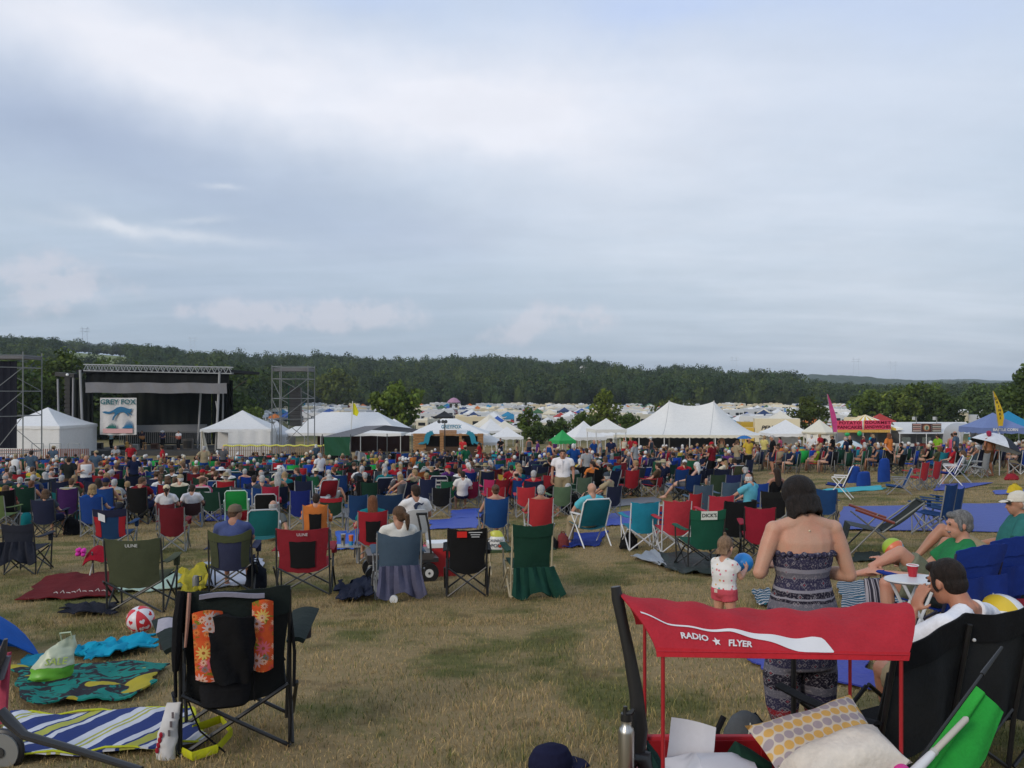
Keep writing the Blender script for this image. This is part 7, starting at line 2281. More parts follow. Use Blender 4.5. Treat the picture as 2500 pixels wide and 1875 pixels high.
def cushion(w,h,t_,name,mat,loc,R,label,col=(1,1,1),cat='pillow'):
 def prof(u,v,s):
  e=(max(0,1-abs(2*u-1)**3.2)*max(0,1-abs(2*v-1)**3.2))**.55
  px_,py_=(u-.5)*w*(1-.07*math.sin(math.pi*v)),(v-.5)*h*(1-.07*math.sin(math.pi*u))
  return Vector((px_,py_,s*t_/2*e+.006*math.sin(u*13)*math.sin(v*11)))
 n=16
 mb=MB()
 vs=[prof(i/n,j/n,1) for j in range(n+1) for i in range(n+1)]+[prof(i/n,j/n,-1) for j in range(n+1) for i in range(n+1)]
 N=(n+1)**2
 fs=[]
 for j in range(n):
  for i in range(n):
   a=j*(n+1)+i
   fs+=[(a,a+1,a+n+2,a+n+1),(a+N,a+n+1+N,a+n+2+N,a+1+N)]
 ed=[i for i in range(n)]+[n+(n+1)*j for j in range(n)]+[(n+1)*n+n-i for i in range(n)]+[(n+1)*(n-j) for j in range(n)]
 for i in range(len(ed)):
  a,b=ed[i],ed[(i+1)%len(ed)]
  fs.append((a,a+N,b+N,b))
 mb.add(vs,fs)
 o=mb.build(name,mat,None,color=col,label=label,cat=cat)
 o.matrix_world=Matrix.Translation(loc)@R
 return o
Rm=lambda x,y,z:Matrix.Rotation(dg(z),4,'Z')@Matrix.Rotation(dg(y),4,'Y')@Matrix.Rotation(dg(x),4,'X')
cushion(.52,.37,.13,'pillow',M_PILLOW,P3(2010,1822,3.56),Rm(32,-10,14),'square pillow with yellow and grey oval print in the red wagon')
cushion(.45,.22,.22,'pillow',M_CLOTH,P3(2058,1866,3.33),Rm(15,-17,8),'plain cream pillow in front of the printed one in the wagon',(.66,.60,.53))
pp=P3(1680,1817,3.62)
MB().sheet(lambda u,v:((u-.5)*.19+.03*v,.02*math.sin(u*3)+.05*(v-.5),(v-.5)*.145+.045*(.5-u)-.01*math.sin(v*5)),10,8,.002).build('paper_sheet',M_PRINT,None,color=(.60,.60,.64),loc=pp,label='white crumpled paper sheet sticking up in the wagon',cat='paper')
blanket_=MB().loft([(P3(1640,1880,3.5)-wg,(.05,0,0),(0,.06,.03)),(P3(1700,1868,3.5)-wg,(.0,0,.035),(0,.09,0)),(P3(1790,1872,3.5)-wg,(.0,0,.04),(0,.10,0)),(P3(1850,1885,3.5)-wg,(.0,0,.03),(0,.08,0))],14).crumple(.02,11)
blanket_.build('plastic_bag',M_PLAST,None,color=(.60,.60,.64),loc=wg,label='white plastic bag lying in the wagon below the paper',cat='bag')
MB().loft([(P3(1765,1860,3.6),(.02,0,.02),(0,.03,0)),(P3(1800,1842,3.6),(0,0,.05),(0,.07,0)),(P3(1840,1858,3.6),(0,0,.04),(0,.07,0)),(P3(1872,1880,3.6),(.02,0,.03),(0,.04,0))],12).build('stuff_sack',M_CLOTH,None,color=(.012,.04,.026),label='dark green cloth sack beside the printed pillow in the wagon',cat='bag')
MB().loft([(P3(1583,1820,3.55),(.006,0,0),(0,.03,.01)),(P3(1592,1850,3.55),(.022,0,.02),(0,.06,0)),(P3(1608,1890,3.55),(.03,0,.02),(0,.07,0))],10).build('rain_jacket',M_CLOTH,None,color=(.012,.035,.03),label='dark green jacket stuffed by the wagon handle',cat='jacket')
q=Vector((X(1820,4.7),4.7,gz(X(1820,4.7),4.7)))
bp_=empty('backpack',q,.2,'grey backpack with pale zip standing beyond the wagon','backpack')
MB().loft([((0,0,.0),(.13,0,0),(0,.08,0)),((0,0,.10),(.14,0,0),(0,.10,0)),((0,0,.20),(.12,0,0),(0,.085,0)),((0,.01,.27),(.075,0,0),(0,.05,0)),((0,.015,.295),(.03,0,0),(0,.02,0))],16).build('body',M_CLOTH,bp_,color=(.075,.08,.085))
MB().tube([(-.05,-.085,.05),(-.03,-.088,.18),(-.005,-.065,.26),(.03,-.085,.18),(.05,-.09,.05)],.005,5).build('zip',M_PLAST,bp_,color=(.45,.42,.33))
for s in (-1,1):
 MB().tube([(s*.09,.08,.25),(s*.14,.06,.18),(s*.15,.03,.04)],.018,6).build('strap',M_CLOTH,bp_,color=(.012,.012,.014))
um0,um1=P3(2225,1880,3.32),P3(2402,1640,3.62)
gu=empty('folded_umbrella',um0,0,'bright green half folded umbrella leaning on the black double chair','umbrella')
dv=um1-um0
MB().tube([Vector((0,0,0))-dv*.1,dv*1.12],.006,6).build('shaft',M_TUBE,gu,color=(.02,.02,.02))
MB().tube([dv*.97,dv*1.28],[.010,.006],8).build('grip',M_PLAST,gu,color=(.015,.015,.016))
n_=dv.normalized()
sd_=Vector((.75,-.25,-.62)).normalized()
sd_=(sd_-n_*sd_.dot(n_)).normalized()
MB().sheet(lambda u,v:dv*(v*.86)+sd_*(.01+.05*(u)*(1-.25*v))+Vector((0,-.028*math.sin(math.pi*u),0)),8,8,.006).build('canopy_fold',M_FAB,gu,color=(.03,.36,.045))
MB().sheet(lambda u,v:dv*(.10+v*.76)+sd_*(.05+(.135*(1-abs(v-.45)*.55))*u)+Vector((0,.012*math.sin(u*6+v*2)-.01,0)),10,10,.006).build('canopy_fold',M_FAB,gu,color=(.02,.30,.04))
wn0,wn1=P3(2232,1885,3.26),P3(2362,1752,3.40)
bwd=empty('bubble_wand',wn0,0,'clear plastic tube toy with white handle lying over the green umbrella','toy')
dw=wn1-wn0
MB().tube([-dw*.1,dw*.30,dw*.36],[.022,.016,.012],12).build('handle',M_PLAST,bwd,color=(.66,.66,.68))
MB().tube([dw*.36,dw*.97,dw*1.0],[.0125,.0125,.006],12).build('tube',M_PLAST,bwd,color=(.52,.47,.40))
MB().tube([dw*.34,dw*.38],.0155,12).build('collar',M_PLAST,bwd,color=(.45,.45,.42))
MB().ell(P3(2200,1884,3.25),(.035,.03,.03),10,8).build('toy',M_PLAST,None,color=(.55,.03,.24),label='magenta plastic toy at the wagon corner below the green umbrella',cat='toy')
cap_=O('baseball_cap',PM[('hair','cap')],None,(.012,.013,.035),loc=at(1352,1884)+Vector((0,0,.0)),rz=dg(-70),label='dark navy cap lying on the grass at the bottom edge',cat='cap',scale=1.22)
# front black chair with floral pack
pf=at(578,1802)
fc=camp_chair(pf,dg(17),(.010,.011,.011),'large black camp chair with padded arms seen close from behind',w=.62,top=1.0,lean=.10,dip=.01,frame=(.013,.013,.014),band=(.012,.018,.016),arms=False)
bk=chair_set(.62,1.0,True,.10,.01,False)['print_at']
for s in (-1,1):
 MB().sheet(lambda u,v:(s*(.345+.10*v)+(u-.5)*(.10+.07*v),-.26+.66*v,.64+.02*math.sin(math.pi*u)+.02*v),6,8,.028).build('armrest',M_FAB,fc,color=(.014,.022,.019))
 MB().tube([(s*.425,.27,.52),(s*.425,.27,.645)],[.046,.052],12).build('cup_holder',M_FAB,fc,color=(.04,.03,.028))
 MB().tube([(s*.305,-.27,.88),(s*.335,-.31,.60),(s*.33,-.33,.40)],.022,6,.5).build('strap',M_CLOTH,fc,color=(.009,.009,.010))
MB().tube([(.30,-.33,.40),(.315,-.32,.20),(.30,-.30,.03)],.014,6,.3).build('strap',M_CLOTH,fc,color=(.010,.009,.009))
MB().tube([(-.27,-.27,.36),(-.20,-.30,.18),(-.06,-.33,.05)],.016,6,.3).build('strap',M_CLOTH,fc,color=(.010,.009,.009))
MB().loft([((-.06,-.30,.45),(.14,0,0),(0,.03,0)),((-.06,-.32,.42),(.145,0,0),(0,.05,0)),((-.06,-.32,.33),(.13,0,0),(0,.05,0)),((-.06,-.31,.31),(.11,0,0),(0,.03,0))],14).build('pouch',M_CLOTH,fc,color=(.014,.014,.016))
MB().sheet(lambda u,v:(-.02+(u-.5)*.36,bk(.5,.95)[1]-.03-.02*u,.965+.025*v+.01*math.sin(u*5)),8,2,.02).build('piping',M_CLOTH,fc,color=(.22,.21,.26))
bkp=empty('floral_backpack',pf,dg(17),'black backpack with orange floral side panels hanging on the front black chair','backpack')
MB().sheet(lambda u,v:(-.02+(u-.5)*(.27-.08*(1-v)),-.40-.06*math.sin(math.pi*u)-.03*math.sin(u*7+v*4),.50+.36*v+.02*math.sin(u*4)-.03*(1-v)*math.sin(math.pi*u)),16,12,.03).crumple(.014,9).build('body',M_CLOTH,bkp,color=(.009,.009,.010))
for (x0,x1,z0,z1) in ((-.235,-.075,.51,.89),(.095,.205,.54,.93)):
 MB().sheet(lambda u,v:(x0+(x1-x0)*u-.02*(1-v)*(-1 if x0<0 else 0),-.385-.02*math.sin(math.pi*u),z0+(z1-z0)*v+.015*math.sin(math.pi*u)*(1 if v>.5 else -1)),8,12,.02).build('side_panel',M_FLORAL,bkp)
MB().tube([(.085,-.42,.62),(.10,-.41,.50),(.105,-.40,.36)],.013,6,.4).build('strap',M_CLOTH,bkp,color=(.009,.009,.010))
pj=empty('jacket',pf,dg(17),'black and pale rolled jacket over the left corner of the front black chair','jacket')
MB().tube([(-.30,-.33,1.01),(-.315,-.36,.86),(-.325,-.36,.66),(-.33,-.34,.56)],[.035,.05,.045,.03],10,.6).build('sleeve',M_CLOTH,pj,color=(.010,.010,.011))
MB().tube([(-.255,-.345,1.0),(-.262,-.375,.86),(-.275,-.385,.70)],[.022,.024,.014],8,.5).build('lining',M_CLOTH,pj,color=(.36,.20,.15))
bp2=at(410,1640)
MB().sheet(lambda u,v:((u-.5)*.16,.14*(v-.5),.66+.05*v+.01*math.sin(u*5)),5,5,.012).build('cloth',M_CLOTH,None,color=(.34,.32,.36),loc=pf+Vector((-.43,.05,0)),rz=.3,label='grey cloth lying on the arm of the front black chair',cat='cloth')
# things on the grass, left
blanket([(30,1640),(432,1628),(330,1712),(60,1735)],'teal and black leaf camouflage blanket spread on the grass',mat=M_CAMO,wr=.06,lift=.06,seed=1,nu=40,nv=24,fr=4)
mt=blanket([(20,1762),(470,1745),(500,1832),(0,1868)],'blue, white and lime striped mat with lime edging',mat=M_MAT,wr=.05,lift=.055,seed=5,nu=40,nv=18,ragged=.02)
mat_edge=[at(*q) for q in ((20,1762),(470,1745),(500,1832),(0,1868))]
pts=[]
for a,b in zip(mat_edge,mat_edge[1:]+mat_edge[:1]):
 for i in range(8):
  p=a.lerp(b,i/8)
  pts.append(Vector((p.x,p.y,gz(p.x,p.y)+.05+.02*math.sin(i*2.2)))-mt.location)
Ri=Matrix.Rotation(-mt.rotation_euler.z,3,'Z')
MB().tube([Ri@p for p in pts],.012,6,.6,closed=True).build('edging',M_CLOTH,mt,color=(.42,.44,.03))
sp=[at(470,1800),at(540,1780),at(566,1815),at(530,1850),at(470,1862),at(440,1845)]
MB().tube([p+Vector((0,0,.05+.02*math.sin(i))) for i,p in enumerate(sp)],.026,6,.25,up=(0,0,1)).build('carry_strap',M_CLOTH,None,color=(.45,.46,.02),label='lime green carry strap looping off the striped mat',cat='strap')
pbag=at(405,1852)
e=empty('snack_bag',pbag,-.1,'tall white paper snack bag with red print leaning on the front chair','bag')
MB().soft([((0,0,0),(.055,0,0),(0,.035,0)),((0,0,.08),(.058,0,0),(0,.04,0)),((.02,.01,.22),(.050,0,0),(0,.026,0)),((.04,.02,.32),(.046,0,0),(0,.006,0))],24,6).crumple(.010,16).build('body',M_PRINT,e,color=(.54,.53,.53))
for k in range(4):
 MB().ell((-.035+.008*k,-.036,.06+.03*k),(.012,.006,.018),8,6).build('red_print',M_PRINT,e,color=(.30,.015,.03))
for k in range(3):
 MB().box((.035+.008*k,-.03+.006*k,.16+.05*k),(.012,.004,.035)).build('print_block',M_PRINT,e,color=(.12,.10,.11))
blanket([(178,1592),(370,1566),(378,1592),(200,1626)],'bright turquoise towel crumpled on the grass',(.008,.26,.40),wr=.12,lift=.07,seed=3,name='towel',cat='towel',ragged=.12,fr=4)
blanket([(60,1610),(150,1602),(160,1640),(40,1640)],'turquoise cloth edge showing beyond the blue umbrella',(.01,.18,.28),wr=.06,lift=.04,seed=8,name='towel',cat='towel',nu=12,nv=8)
pbag=at(130,1672)
e=empty('plastic_bag',pbag,.3,'green and white plastic shopping bag standing on the camouflage blanket','bag')
bag_=[((0,0,.02),(.10,0,0),(0,.06,0)),((-.02,0,.07),(.155,0,0),(0,.085,0)),((0,0,.15),(.15,0,0),(0,.085,0)),((.03,0,.23),(.12,.01,0),(0,.055,0)),((.07,.01,.29),(.085,.02,0),(.01,.03,0)),((.09,.02,.35),(.06,.02,.02),(.01,.014,0))]
MB().soft(bag_[:3],30,5).crumple(.016,13).build('lower_panel',M_PLAST,e,color=(.14,.40,.04))
MB().soft([(V(c)+V((0,0,.002)),a,b) for c,a,b in bag_[2:]],30,5).crumple(.016,13).build('upper_panel',M_PLAST,e,color=(.42,.46,.34))
MB().tube([(.06,.01,.33),(.05,.0,.40),(.12,.0,.41),(.13,.02,.35)],.012,7,.5).crumple(.008,20).build('handle',M_PLAST,e,color=(.40,.46,.30))
lettering(e,'SALE',.075,(.03,-.075,.20),(.36,.46,.10),rx=75,shear=.2,depth=.002)
tip=at(-70,1600)
ub=empty('open_umbrella',tip+Vector((0,0,.18)),0,'open blue umbrella lying on the grass at the frame edge','umbrella')
for k in range(8):
 def fn(u,v):
  a=(k+u)*math.pi/4
  rr=.72*v*(1-.06*math.sin(math.pi*u)*v)
  return Matrix.Rotation(-.62,3,'X')@Matrix.Rotation(.12,3,'Y')@Vector((math.cos(a)*rr,math.sin(a)*rr,.22-.34*v*v))
 MB().sheet(fn,5,6,.008).build('gore',M_FAB,ub,color=(.008,.085,.36))
MB().tube([Matrix.Rotation(-.62,3,'X')@Vector((0,0,-.5)),Matrix.Rotation(-.62,3,'X')@Vector((0,0,.26))],.009,6).build('shaft',M_TUBE,ub,color=(.03,.03,.04))
HOLES.append([(tip.x-.6,tip.y-.5),(tip.x+.6,tip.y-.5),(tip.x+.6,tip.y+.5),(tip.x-.6,tip.y+.5)])
ps_=at(-40,1868)
so=empty('stroller',ps_,0,'pink and grey child stroller wagon with black tow bar at the frame edge','stroller')
c0=P3(6,1832,ps_.y)-ps_
wl=MB().tube([c0+Vector((0,-.03,0)),c0+Vector((0,.03,0))],.105,22).build('wheel',M_PLAST,so,color=(.20,.20,.19))
MB().tube([c0+Vector((.108*math.cos(a),0,.108*math.sin(a))) for a in np.linspace(0,2*math.pi,25)[:-1]],.020,8,closed=True).build('tyre',M_PLAST,wl,color=(.015,.015,.018))
MB().tube([c0+Vector((0,-.04,0)),c0+Vector((0,.04,0))],.03,10).build('hub',M_PLAST,wl,color=(.04,.04,.04))
bar=[P3(0,1735,3.55),P3(22,1760,3.55),P3(60,1795,3.52),P3(200,1835,3.48),P3(345,1880,3.42)]
MB().tube([p-ps_ for p in bar],[.026,.028,.022,.019,.018],9,.8).build('tow_bar',M_PLAST,so,color=(.016,.016,.018))
MB().sheet(lambda u,v:(P3(-60+90*u,1760,3.7)-ps_)+Vector((.02*v,.05*math.sin(u*5),.30*v+.01*math.sin(u*8))),10,8,.02).build('side_fabric',M_FAB,so,color=(.36,.05,.09))
MB().sheet(lambda u,v:(P3(-60+84*u,1650,3.68)-ps_)+Vector((.03*v,.05*math.sin(u*5),.10*v)),10,4,.02).build('trim_fabric',M_FAB,so,color=(.20,.20,.24))
MB().tube([P3(-30,1680,3.6)-ps_,P3(4,1600,3.6)-ps_,P3(14,1560,3.6)-ps_],[.03,.03,.012],8,.5).build('push_handle',M_PLAST,so,color=(.05,.05,.055))
blanket([(120,1412),(285,1403),(270,1462),(45,1470)],'dark red fringed blanket with white script border behind the olive chair',(.11,.010,.012),wr=.06,lift=.05,seed=6,nu=32,nv=16)
for k in range(9):
 q=at(78+k*13,1466+1.0*math.sin(k))
 MB().tube([q+Vector((0,0,.09)),q+Vector((.03,.01,.10+.02*math.sin(k*2))),q+Vector((.05,-.01,.085))],.006,5).build('fringe',M_CLOTH,[o for o in bpy.data.objects if o.get('label','').startswith('dark red fringed')][0],color=(.5,.45,.42)).matrix_parent_inverse=Matrix.Translation(-[o for o in bpy.data.objects if o.get('label','').startswith('dark red fringed')][0].location)
blanket([(165,1484),(282,1482),(285,1506),(146,1508)],'folded black jacket lying on the grass beside the olive chair',(.014,.015,.024),wr=.10,lift=.07,seed=7,name='jacket',cat='jacket',nu=16,nv=10,ragged=.1)
blanket([(330,1404),(470,1398),(480,1438),(285,1452)],'pale mint and white striped blanket under the olive chair',(.34,.44,.36),wr=.05,lift=.04,seed=12)
blanket([(440,1404),(512,1390),(505,1450),(440,1475)],'mustard yellow bag lying flat beside the olive chair',(.36,.29,.02),wr=.16,lift=.11,seed=13,name='bag',cat='bag',nu=14,nv=12,ragged=.1)
blanket([(500,1378),(640,1370),(650,1430),(490,1440)],'pastel patterned quilt under the navy and olive chair',(.34,.36,.42),wr=.05,lift=.04,seed=14)
e=empty('insulated_tumbler',at(478,1447),0,'grey metal thermos standing by the yellow bag','flask')
MB().tube([(0,0,0),(0,0,.20),(0,0,.23)],[.042,.046,.03],14).build('body',M_TUBE,e,color=(.14,.14,.14))
MB().tube([(.04,0,.14),(.075,0,.17),(.075,0,.22),(.035,0,.22)],.008,6).build('handle',M_TUBE,e,color=(.02,.02,.02))
p=at(250,1408)
rs2=empty('folding_stool',p,dg(10),'small folding stool under a red cloth next to the olive chair','stool')
MB().sheet(lambda u,v:((u-.5)*(.50-.1*v),-.12+.24*v,.44+.03*math.sin(u*7)-.18*(1-v)**2-.06*abs(2*u-1)**3),14,8,.016).build('cloth',M_CLOTH,rs2,color=(.26,.010,.022))
for s in (-1,1):
 MB().tube([(s*.16,-.12,0),(s*.12,.1,.40)],.012,6).build('leg',M_TUBE,rs2,color=(.42,.40,.36))
 MB().tube([(s*.16,.12,0),(s*.12,-.1,.40)],.012,6).build('leg',M_TUBE,rs2,color=(.10,.10,.10))
mb=MB()
for k in range(11):
 mb.ell((-.30+.05*math.cos(k*2.1),-.06+.05*math.sin(k*1.7),.40+.035*math.sin(k*2.9)),.034,7,5)
mb.build('flower_garland',M_CLOTH,None,color=(.62,.05,.36),loc=p,rz=dg(10),label='bright pink flower garland hanging at the red cloth stool',cat='garland')
def soft_bag(px,py,w,h,dpt,col,label,name='backpack',cat='backpack',rz=0,mat=None):
 q=at(px,py)
 e=empty(name,q,rz,label,cat)
 MB().soft([((0,0,0),(w*.46,0,0),(0,dpt*.45,0)),((0,0,h*.15),(w*.5,0,0),(0,dpt*.5,0)),((.01,0,h*.6),(w*.45,0,0),(0,dpt*.42,0)),((-.01,0,h*.9),(w*.30,0,0),(0,dpt*.26,0)),((0,0,h),(w*.12,0,0),(0,dpt*.12,0))],18,3).crumple(w*.06,4/w).build('body',mat or M_CLOTH,e,color=col)
 MB().tube([(-w*.18,0,h*.9),(-w*.1,0,h*1.1),(w*.1,0,h*1.1),(w*.18,0,h*.9)],.010,6).build('handle',M_CLOTH,e,color=tuple(c*.6 for c in col))
 return e
soft_bag(175,1306,.38,.42,.28,(.010,.010,.012),'black backpack standing beside the navy chair')
soft_bag(625,1436,.30,.36,.25,(.010,.012,.018),'dark backpack between the olive navy chair and the wide red chair')
soft_bag(1535,1340,.34,.30,.26,(.010,.010,.011),'black backpack under the turquoise camp chair')
soft_bag(1374,1338,.24,.28,.18,(.16,.035,.035),'bag with red and dark pattern beside the teal chair','tote_bag','bag')
soft_bag(1345,1340,.26,.24,.2,(.012,.012,.013),'black bag at the side of the tall green chair')
blanket([(825,1432),(905,1428),(915,1470),(830,1476)],'heap of dark jeans on the grass between red and grey blue chairs',(.014,.018,.036),wr=.20,lift=.10,seed=15,name='clothes',cat='clothes',nu=16,nv=12,ragged=.15)
q=at(960,1462)
tag(MB().tube([(0,0,.04),(0,-.05,.04)],.05,14).build('paper_plate',M_PRINT,None,color=(.62,.62,.62),loc=at(962,1470)),'small white lid lying under the grey blue chair','lid')
pc_=at(985,1418)
ct=empty('garden_cart',pc_,dg(14),'dark garden cart with fat wheels carrying a red cooler','cart')
MB().box((0,.15,.30),(1.0,.50,.06)).build('bed',M_TUBE,ct,color=(.03,.03,.03))
MB().box((-.05,.15,.36),(.95,.52,.10)).build('side_rail',M_TUBE,ct,color=(.06,.05,.045))
for x in (-.42,.35):
 for y in (-.14,.46):
  w_=MB().tube([(x,y-.05,.13),(x,y+.05,.13)],[.14,.14],18).build('wheel',M_PLAST,ct,color=(.014,.014,.015))
  MB().tube([(x,y-.055,.13),(x,y+.055,.13)],.062,14).build('rim',M_PLAST,w_,color=(.60,.60,.58))
  MB().tube([(x,y-.06,.13),(x,y+.06,.13)],.018,8).build('hub',M_PLAST,w_,color=(.05,.05,.05))
for dx in (-.03,.09):
 MB().tube([(.30+dx,-.10,.40),(.26+dx,-.14,.78),(.22+dx,-.12,.98)],.016,7).build('pull_handle',M_TUBE,ct,color=(.014,.014,.014))
MB().tube([(.17,-.12,.98),(.33,-.12,.98)],.02,7).build('grip',M_PLAST,ct,color=(.012,.012,.012))
co=empty('cooler',at(1078,1404),dg(10),'red picnic cooler with white lid behind the black camp chair','cooler')
MB().box((0,0,.22),(.42,.30,.44)).build('body',M_PLAST,co,color=(.40,.018,.022))
MB().box((0,0,.475),(.44,.32,.07)).build('lid',M_PLAST,co,color=(.66,.66,.66))
MB().tube([(-.22,-.02,.34),(-.24,-.06,.40),(-.24,.06,.40),(-.22,.02,.34)],.012,6).build('handle',M_PLAST,co,color=(.6,.6,.6))
soft_bag(1040,1380,.26,.34,.2,(.42,.10,.14),'pink bag beside the cart handle near the grey blue chair','tote_bag','bag')
tt=empty('folding_tray',at(845,1376),dg(8),'low grey tray holding two drink cups by the wide red chair','tray')
MB().box((0,0,.30),(.50,.28,.02)).build('tabletop',M_TUBE,tt,color=(.25,.25,.24))
for sx in (-1,1):
 for sy in (-1,1):
  MB().tube([(sx*.22,sy*.11,0),(sx*.22,sy*.11,.29)],.01,5).build('leg',M_TUBE,tt,color=(.1,.1,.1))
e=empty('steel_tumbler',tt.location+Vector((-.05,0,.31)),0,'shiny steel tumbler with dark emblem on the tray','cup')
MB().tube([(0,0,0),(0,0,.19)],[.032,.044],16).build('body',m_steel,e)
MB().box((0,-.041,.11),(.04,.008,.05)).build('emblem',M_PRINT,e,color=(.02,.02,.02))
e=empty('plastic_cup',tt.location+Vector((.08,.02,.31)),0,'orange and blue plastic cup beside the steel tumbler','cup')
MB().tube([(0,0,0),(0,0,.07)],.036,12).build('base',M_PLAST,e,color=(.02,.22,.42))
MB().tube([(0,0,.071),(0,0,.17)],[.036,.042],12).build('body',M_PLAST,e,color=(.60,.13,.03))
fs_=empty('camp_stool',at(1222,1400),dg(8),'small olive folding stool behind the tall green chair','stool')
MB().box((0,0,.36),(.36,.34,.03)).build('seat',M_FAB,fs_,color=(.05,.075,.03))
for sx in (-1,1):
 MB().tube([(sx*.16,-.15,0),(sx*.16,.15,.35)],.011,6).build('leg',M_TUBE,fs_,color=TANM)
 MB().tube([(sx*.16,.15,0),(sx*.16,-.15,.35)],.011,6).build('leg',M_TUBE,fs_,color=TANM)
e=empty('snack_bag',fs_.location+Vector((-.06,0,.375)),dg(-6),'white popcorn snack bag with handwritten style letters on the stool','bag')
MB().loft([((0,0,0),(.13,0,0),(0,.06,0)),((0,0,.09),(.14,0,0),(0,.07,0)),((.01,0,.19),(.10,0,0),(0,.04,0))],14).build('body',M_PLAST,e,color=(.62,.62,.60))
MB().loft([((.01,0,.19),(.10,0,0),(0,.04,0)),((-.01,0,.25),(.09,0,0),(0,.03,0)),((.0,0,.28),(.05,0,0),(0,.012,0))],12).build('top_fold',M_PLAST,e,color=(.46,.46,.04))
lettering(e,'SKINNY',.062,(.0,-.068,.135),(.05,.05,.05),rx=95,depth=.002)
lettering(e,'POP',.075,(-.01,-.075,.06),(.05,.05,.06),rx=88,depth=.002)
MB().ell((.06,-.07,.055),(.026,.010,.024),8,6).build('print_spot',M_PRINT,e,color=(.45,.06,.03))
gs=dict(mat=M_TARP,name='ground_sheet',cat='ground sheet')
blanket([(2060,1240),(2500,1230),(2540,1302),(2040,1296)],'large blue tarp spread on the grass beyond the recliner',(.044,.072,.29),wr=.05,lift=.03,seed=21,ragged=.01,**gs)
blanket([(2290,1183),(2425,1180),(2330,1199),(2280,1199)],'blue tarp lying past the red chair pair',(.045,.075,.34),wr=.03,lift=.03,seed=22,ragged=.02,**gs)
blanket([(2425,1200),(2505,1196),(2505,1208),(2430,1208)],'small blue sheet with yellow bag at the frame edge',(.045,.075,.34),wr=.03,lift=.03,seed=23,**gs)
blanket([(2010,1196),(2156,1187),(2156,1197),(2006,1206)],'turquoise and white towel by the navy beach chair',(.06,.36,.42),wr=.03,lift=.03,seed=24,name='towel',cat='towel')
blanket([(1050,1272),(1165,1264),(1168,1290),(1050,1294)],'blue tarp showing between the black cart handle and blue chair',(.035,.070,.34),wr=.03,lift=.03,seed=25,**gs)
blanket([(1100,1248),(1200,1240),(1240,1260),(1100,1268)],'blue tarp under the black and crimson chairs',(.030,.070,.36),wr=.05,lift=.03,seed=26,**gs)
blanket([(1365,1308),(1480,1300),(1465,1334),(1372,1340)],'navy and blue blanket under the teal lawn chair',(.015,.035,.20),wr=.06,lift=.04,seed=27)
blanket([(1480,1256),(1545,1250),(1540,1282),(1480,1286)],'blue tarp beside the turquoise camp chair',(.035,.065,.32),wr=.04,lift=.03,seed=28,**gs)
blanket([(500,1258),(565,1256),(565,1272),(500,1274)],'blue sheet left of the bright green beach chair',(.035,.060,.32),wr=.03,lift=.03,seed=29,**gs)
blanket([(820,1300),(880,1296),(880,1340),(820,1345)],'blue sheet below the plain blue chair',(.020,.10,.45),wr=.05,lift=.03,seed=30,**gs)
blanket([(1500,1222),(1600,1214),(1620,1226),(1490,1240)],'grey ground cloth in front of the low red chair',(.13,.135,.15),wr=.03,lift=.03,seed=31,**gs)
blanket([(1660,1180),(1725,1178),(1725,1190),(1655,1192)],'blue mat under the cross-legged person in grey',(.02,.05,.30),wr=.02,lift=.03,seed=32,**gs)
blanket([(800,1246),(870,1240),(875,1262),(800,1268)],'grey ground cloth behind the orange chair',(.10,.105,.11),wr=.03,lift=.03,seed=33,**gs)
blanket([(1585,1352),(1755,1362),(1745,1412),(1625,1396)],'dark green and grey crumpled tarp under the lettered green chair',(.016,.026,.022),wr=.09,lift=.06,seed=34,ragged=.06,**gs)
blanket([(1540,1364),(1600,1352),(1632,1392),(1600,1384)],'silver flap of the dark tarp beside the lettered green chair',(.26,.28,.31),wr=.08,lift=.08,seed=35,nu=12,nv=8,**gs)
blanket([(2090,1352),(2150,1350),(2150,1372),(2075,1374)],'dark cloth on the grass under the recliner',(.02,.028,.025),wr=.04,lift=.03,seed=36,nu=10,nv=6)
for (px,py,rz,lb) in ((2158,1176,35,'tall blue covered chair bag beside other blue covers'),(2085,1178,30,'rounded blue chair cover slumped beside the navy lounge'),(2108,1186,30,'low blue chair cover in front of the rounded one')):
 q=at(px,py)
 w_,h_=(.66,.86) if px==2158 else (.62,.6) if px==2085 else (.66,.5)
 MB().loft([((0,0,0),(w_*.5,0,0),(0,.16,0)),((0,0,h_*.5),(w_*.5,0,0),(0,.14,0)),((0,-.02,h_*.92),(w_*.42,0,0),(0,.10,0)),((0,-.02,h_),(w_*.25,0,0),(0,.05,0))],18).build('chair_cover',M_FAB,None,color=(.010,.050,.26),loc=q,rz=dg(rz),label=lb,cat='chair cover')
 USED.append((q.x,q.y,.6))
soft_bag(2478,1206,.45,.28,.3,(.55,.40,.03),'yellow bag on the small blue sheet at the frame edge','bag','bag')
soft_bag(2470,1172,.5,.22,.3,(.25,.02,.03),'dark red bag lying on the grass near the shirtless man','bag','bag')
e=empty('drink_cooler',at(2316,1150),0,'red and white round drink cooler near the navy lounge','cooler')
MB().tube([(0,0,0),(0,0,.38)],.17,14).build('body',M_PLAST,e,color=(.36,.02,.02))
MB().tube([(0,0,.38),(0,0,.50)],[.18,.14],14).build('lid',M_PLAST,e,color=(.62,.62,.62))
bd=O('bandana',PM[('hair','short')],[o for o in bpy.data.objects if o.get('label','').startswith('shirtless tanned')][0],(.30,.015,.06))
bd.matrix_local=Matrix.Translation(POSES['stdB'].j['head'])@POSES['stdB'].R.to_4x4()@Matrix.Scale(1.05,4)
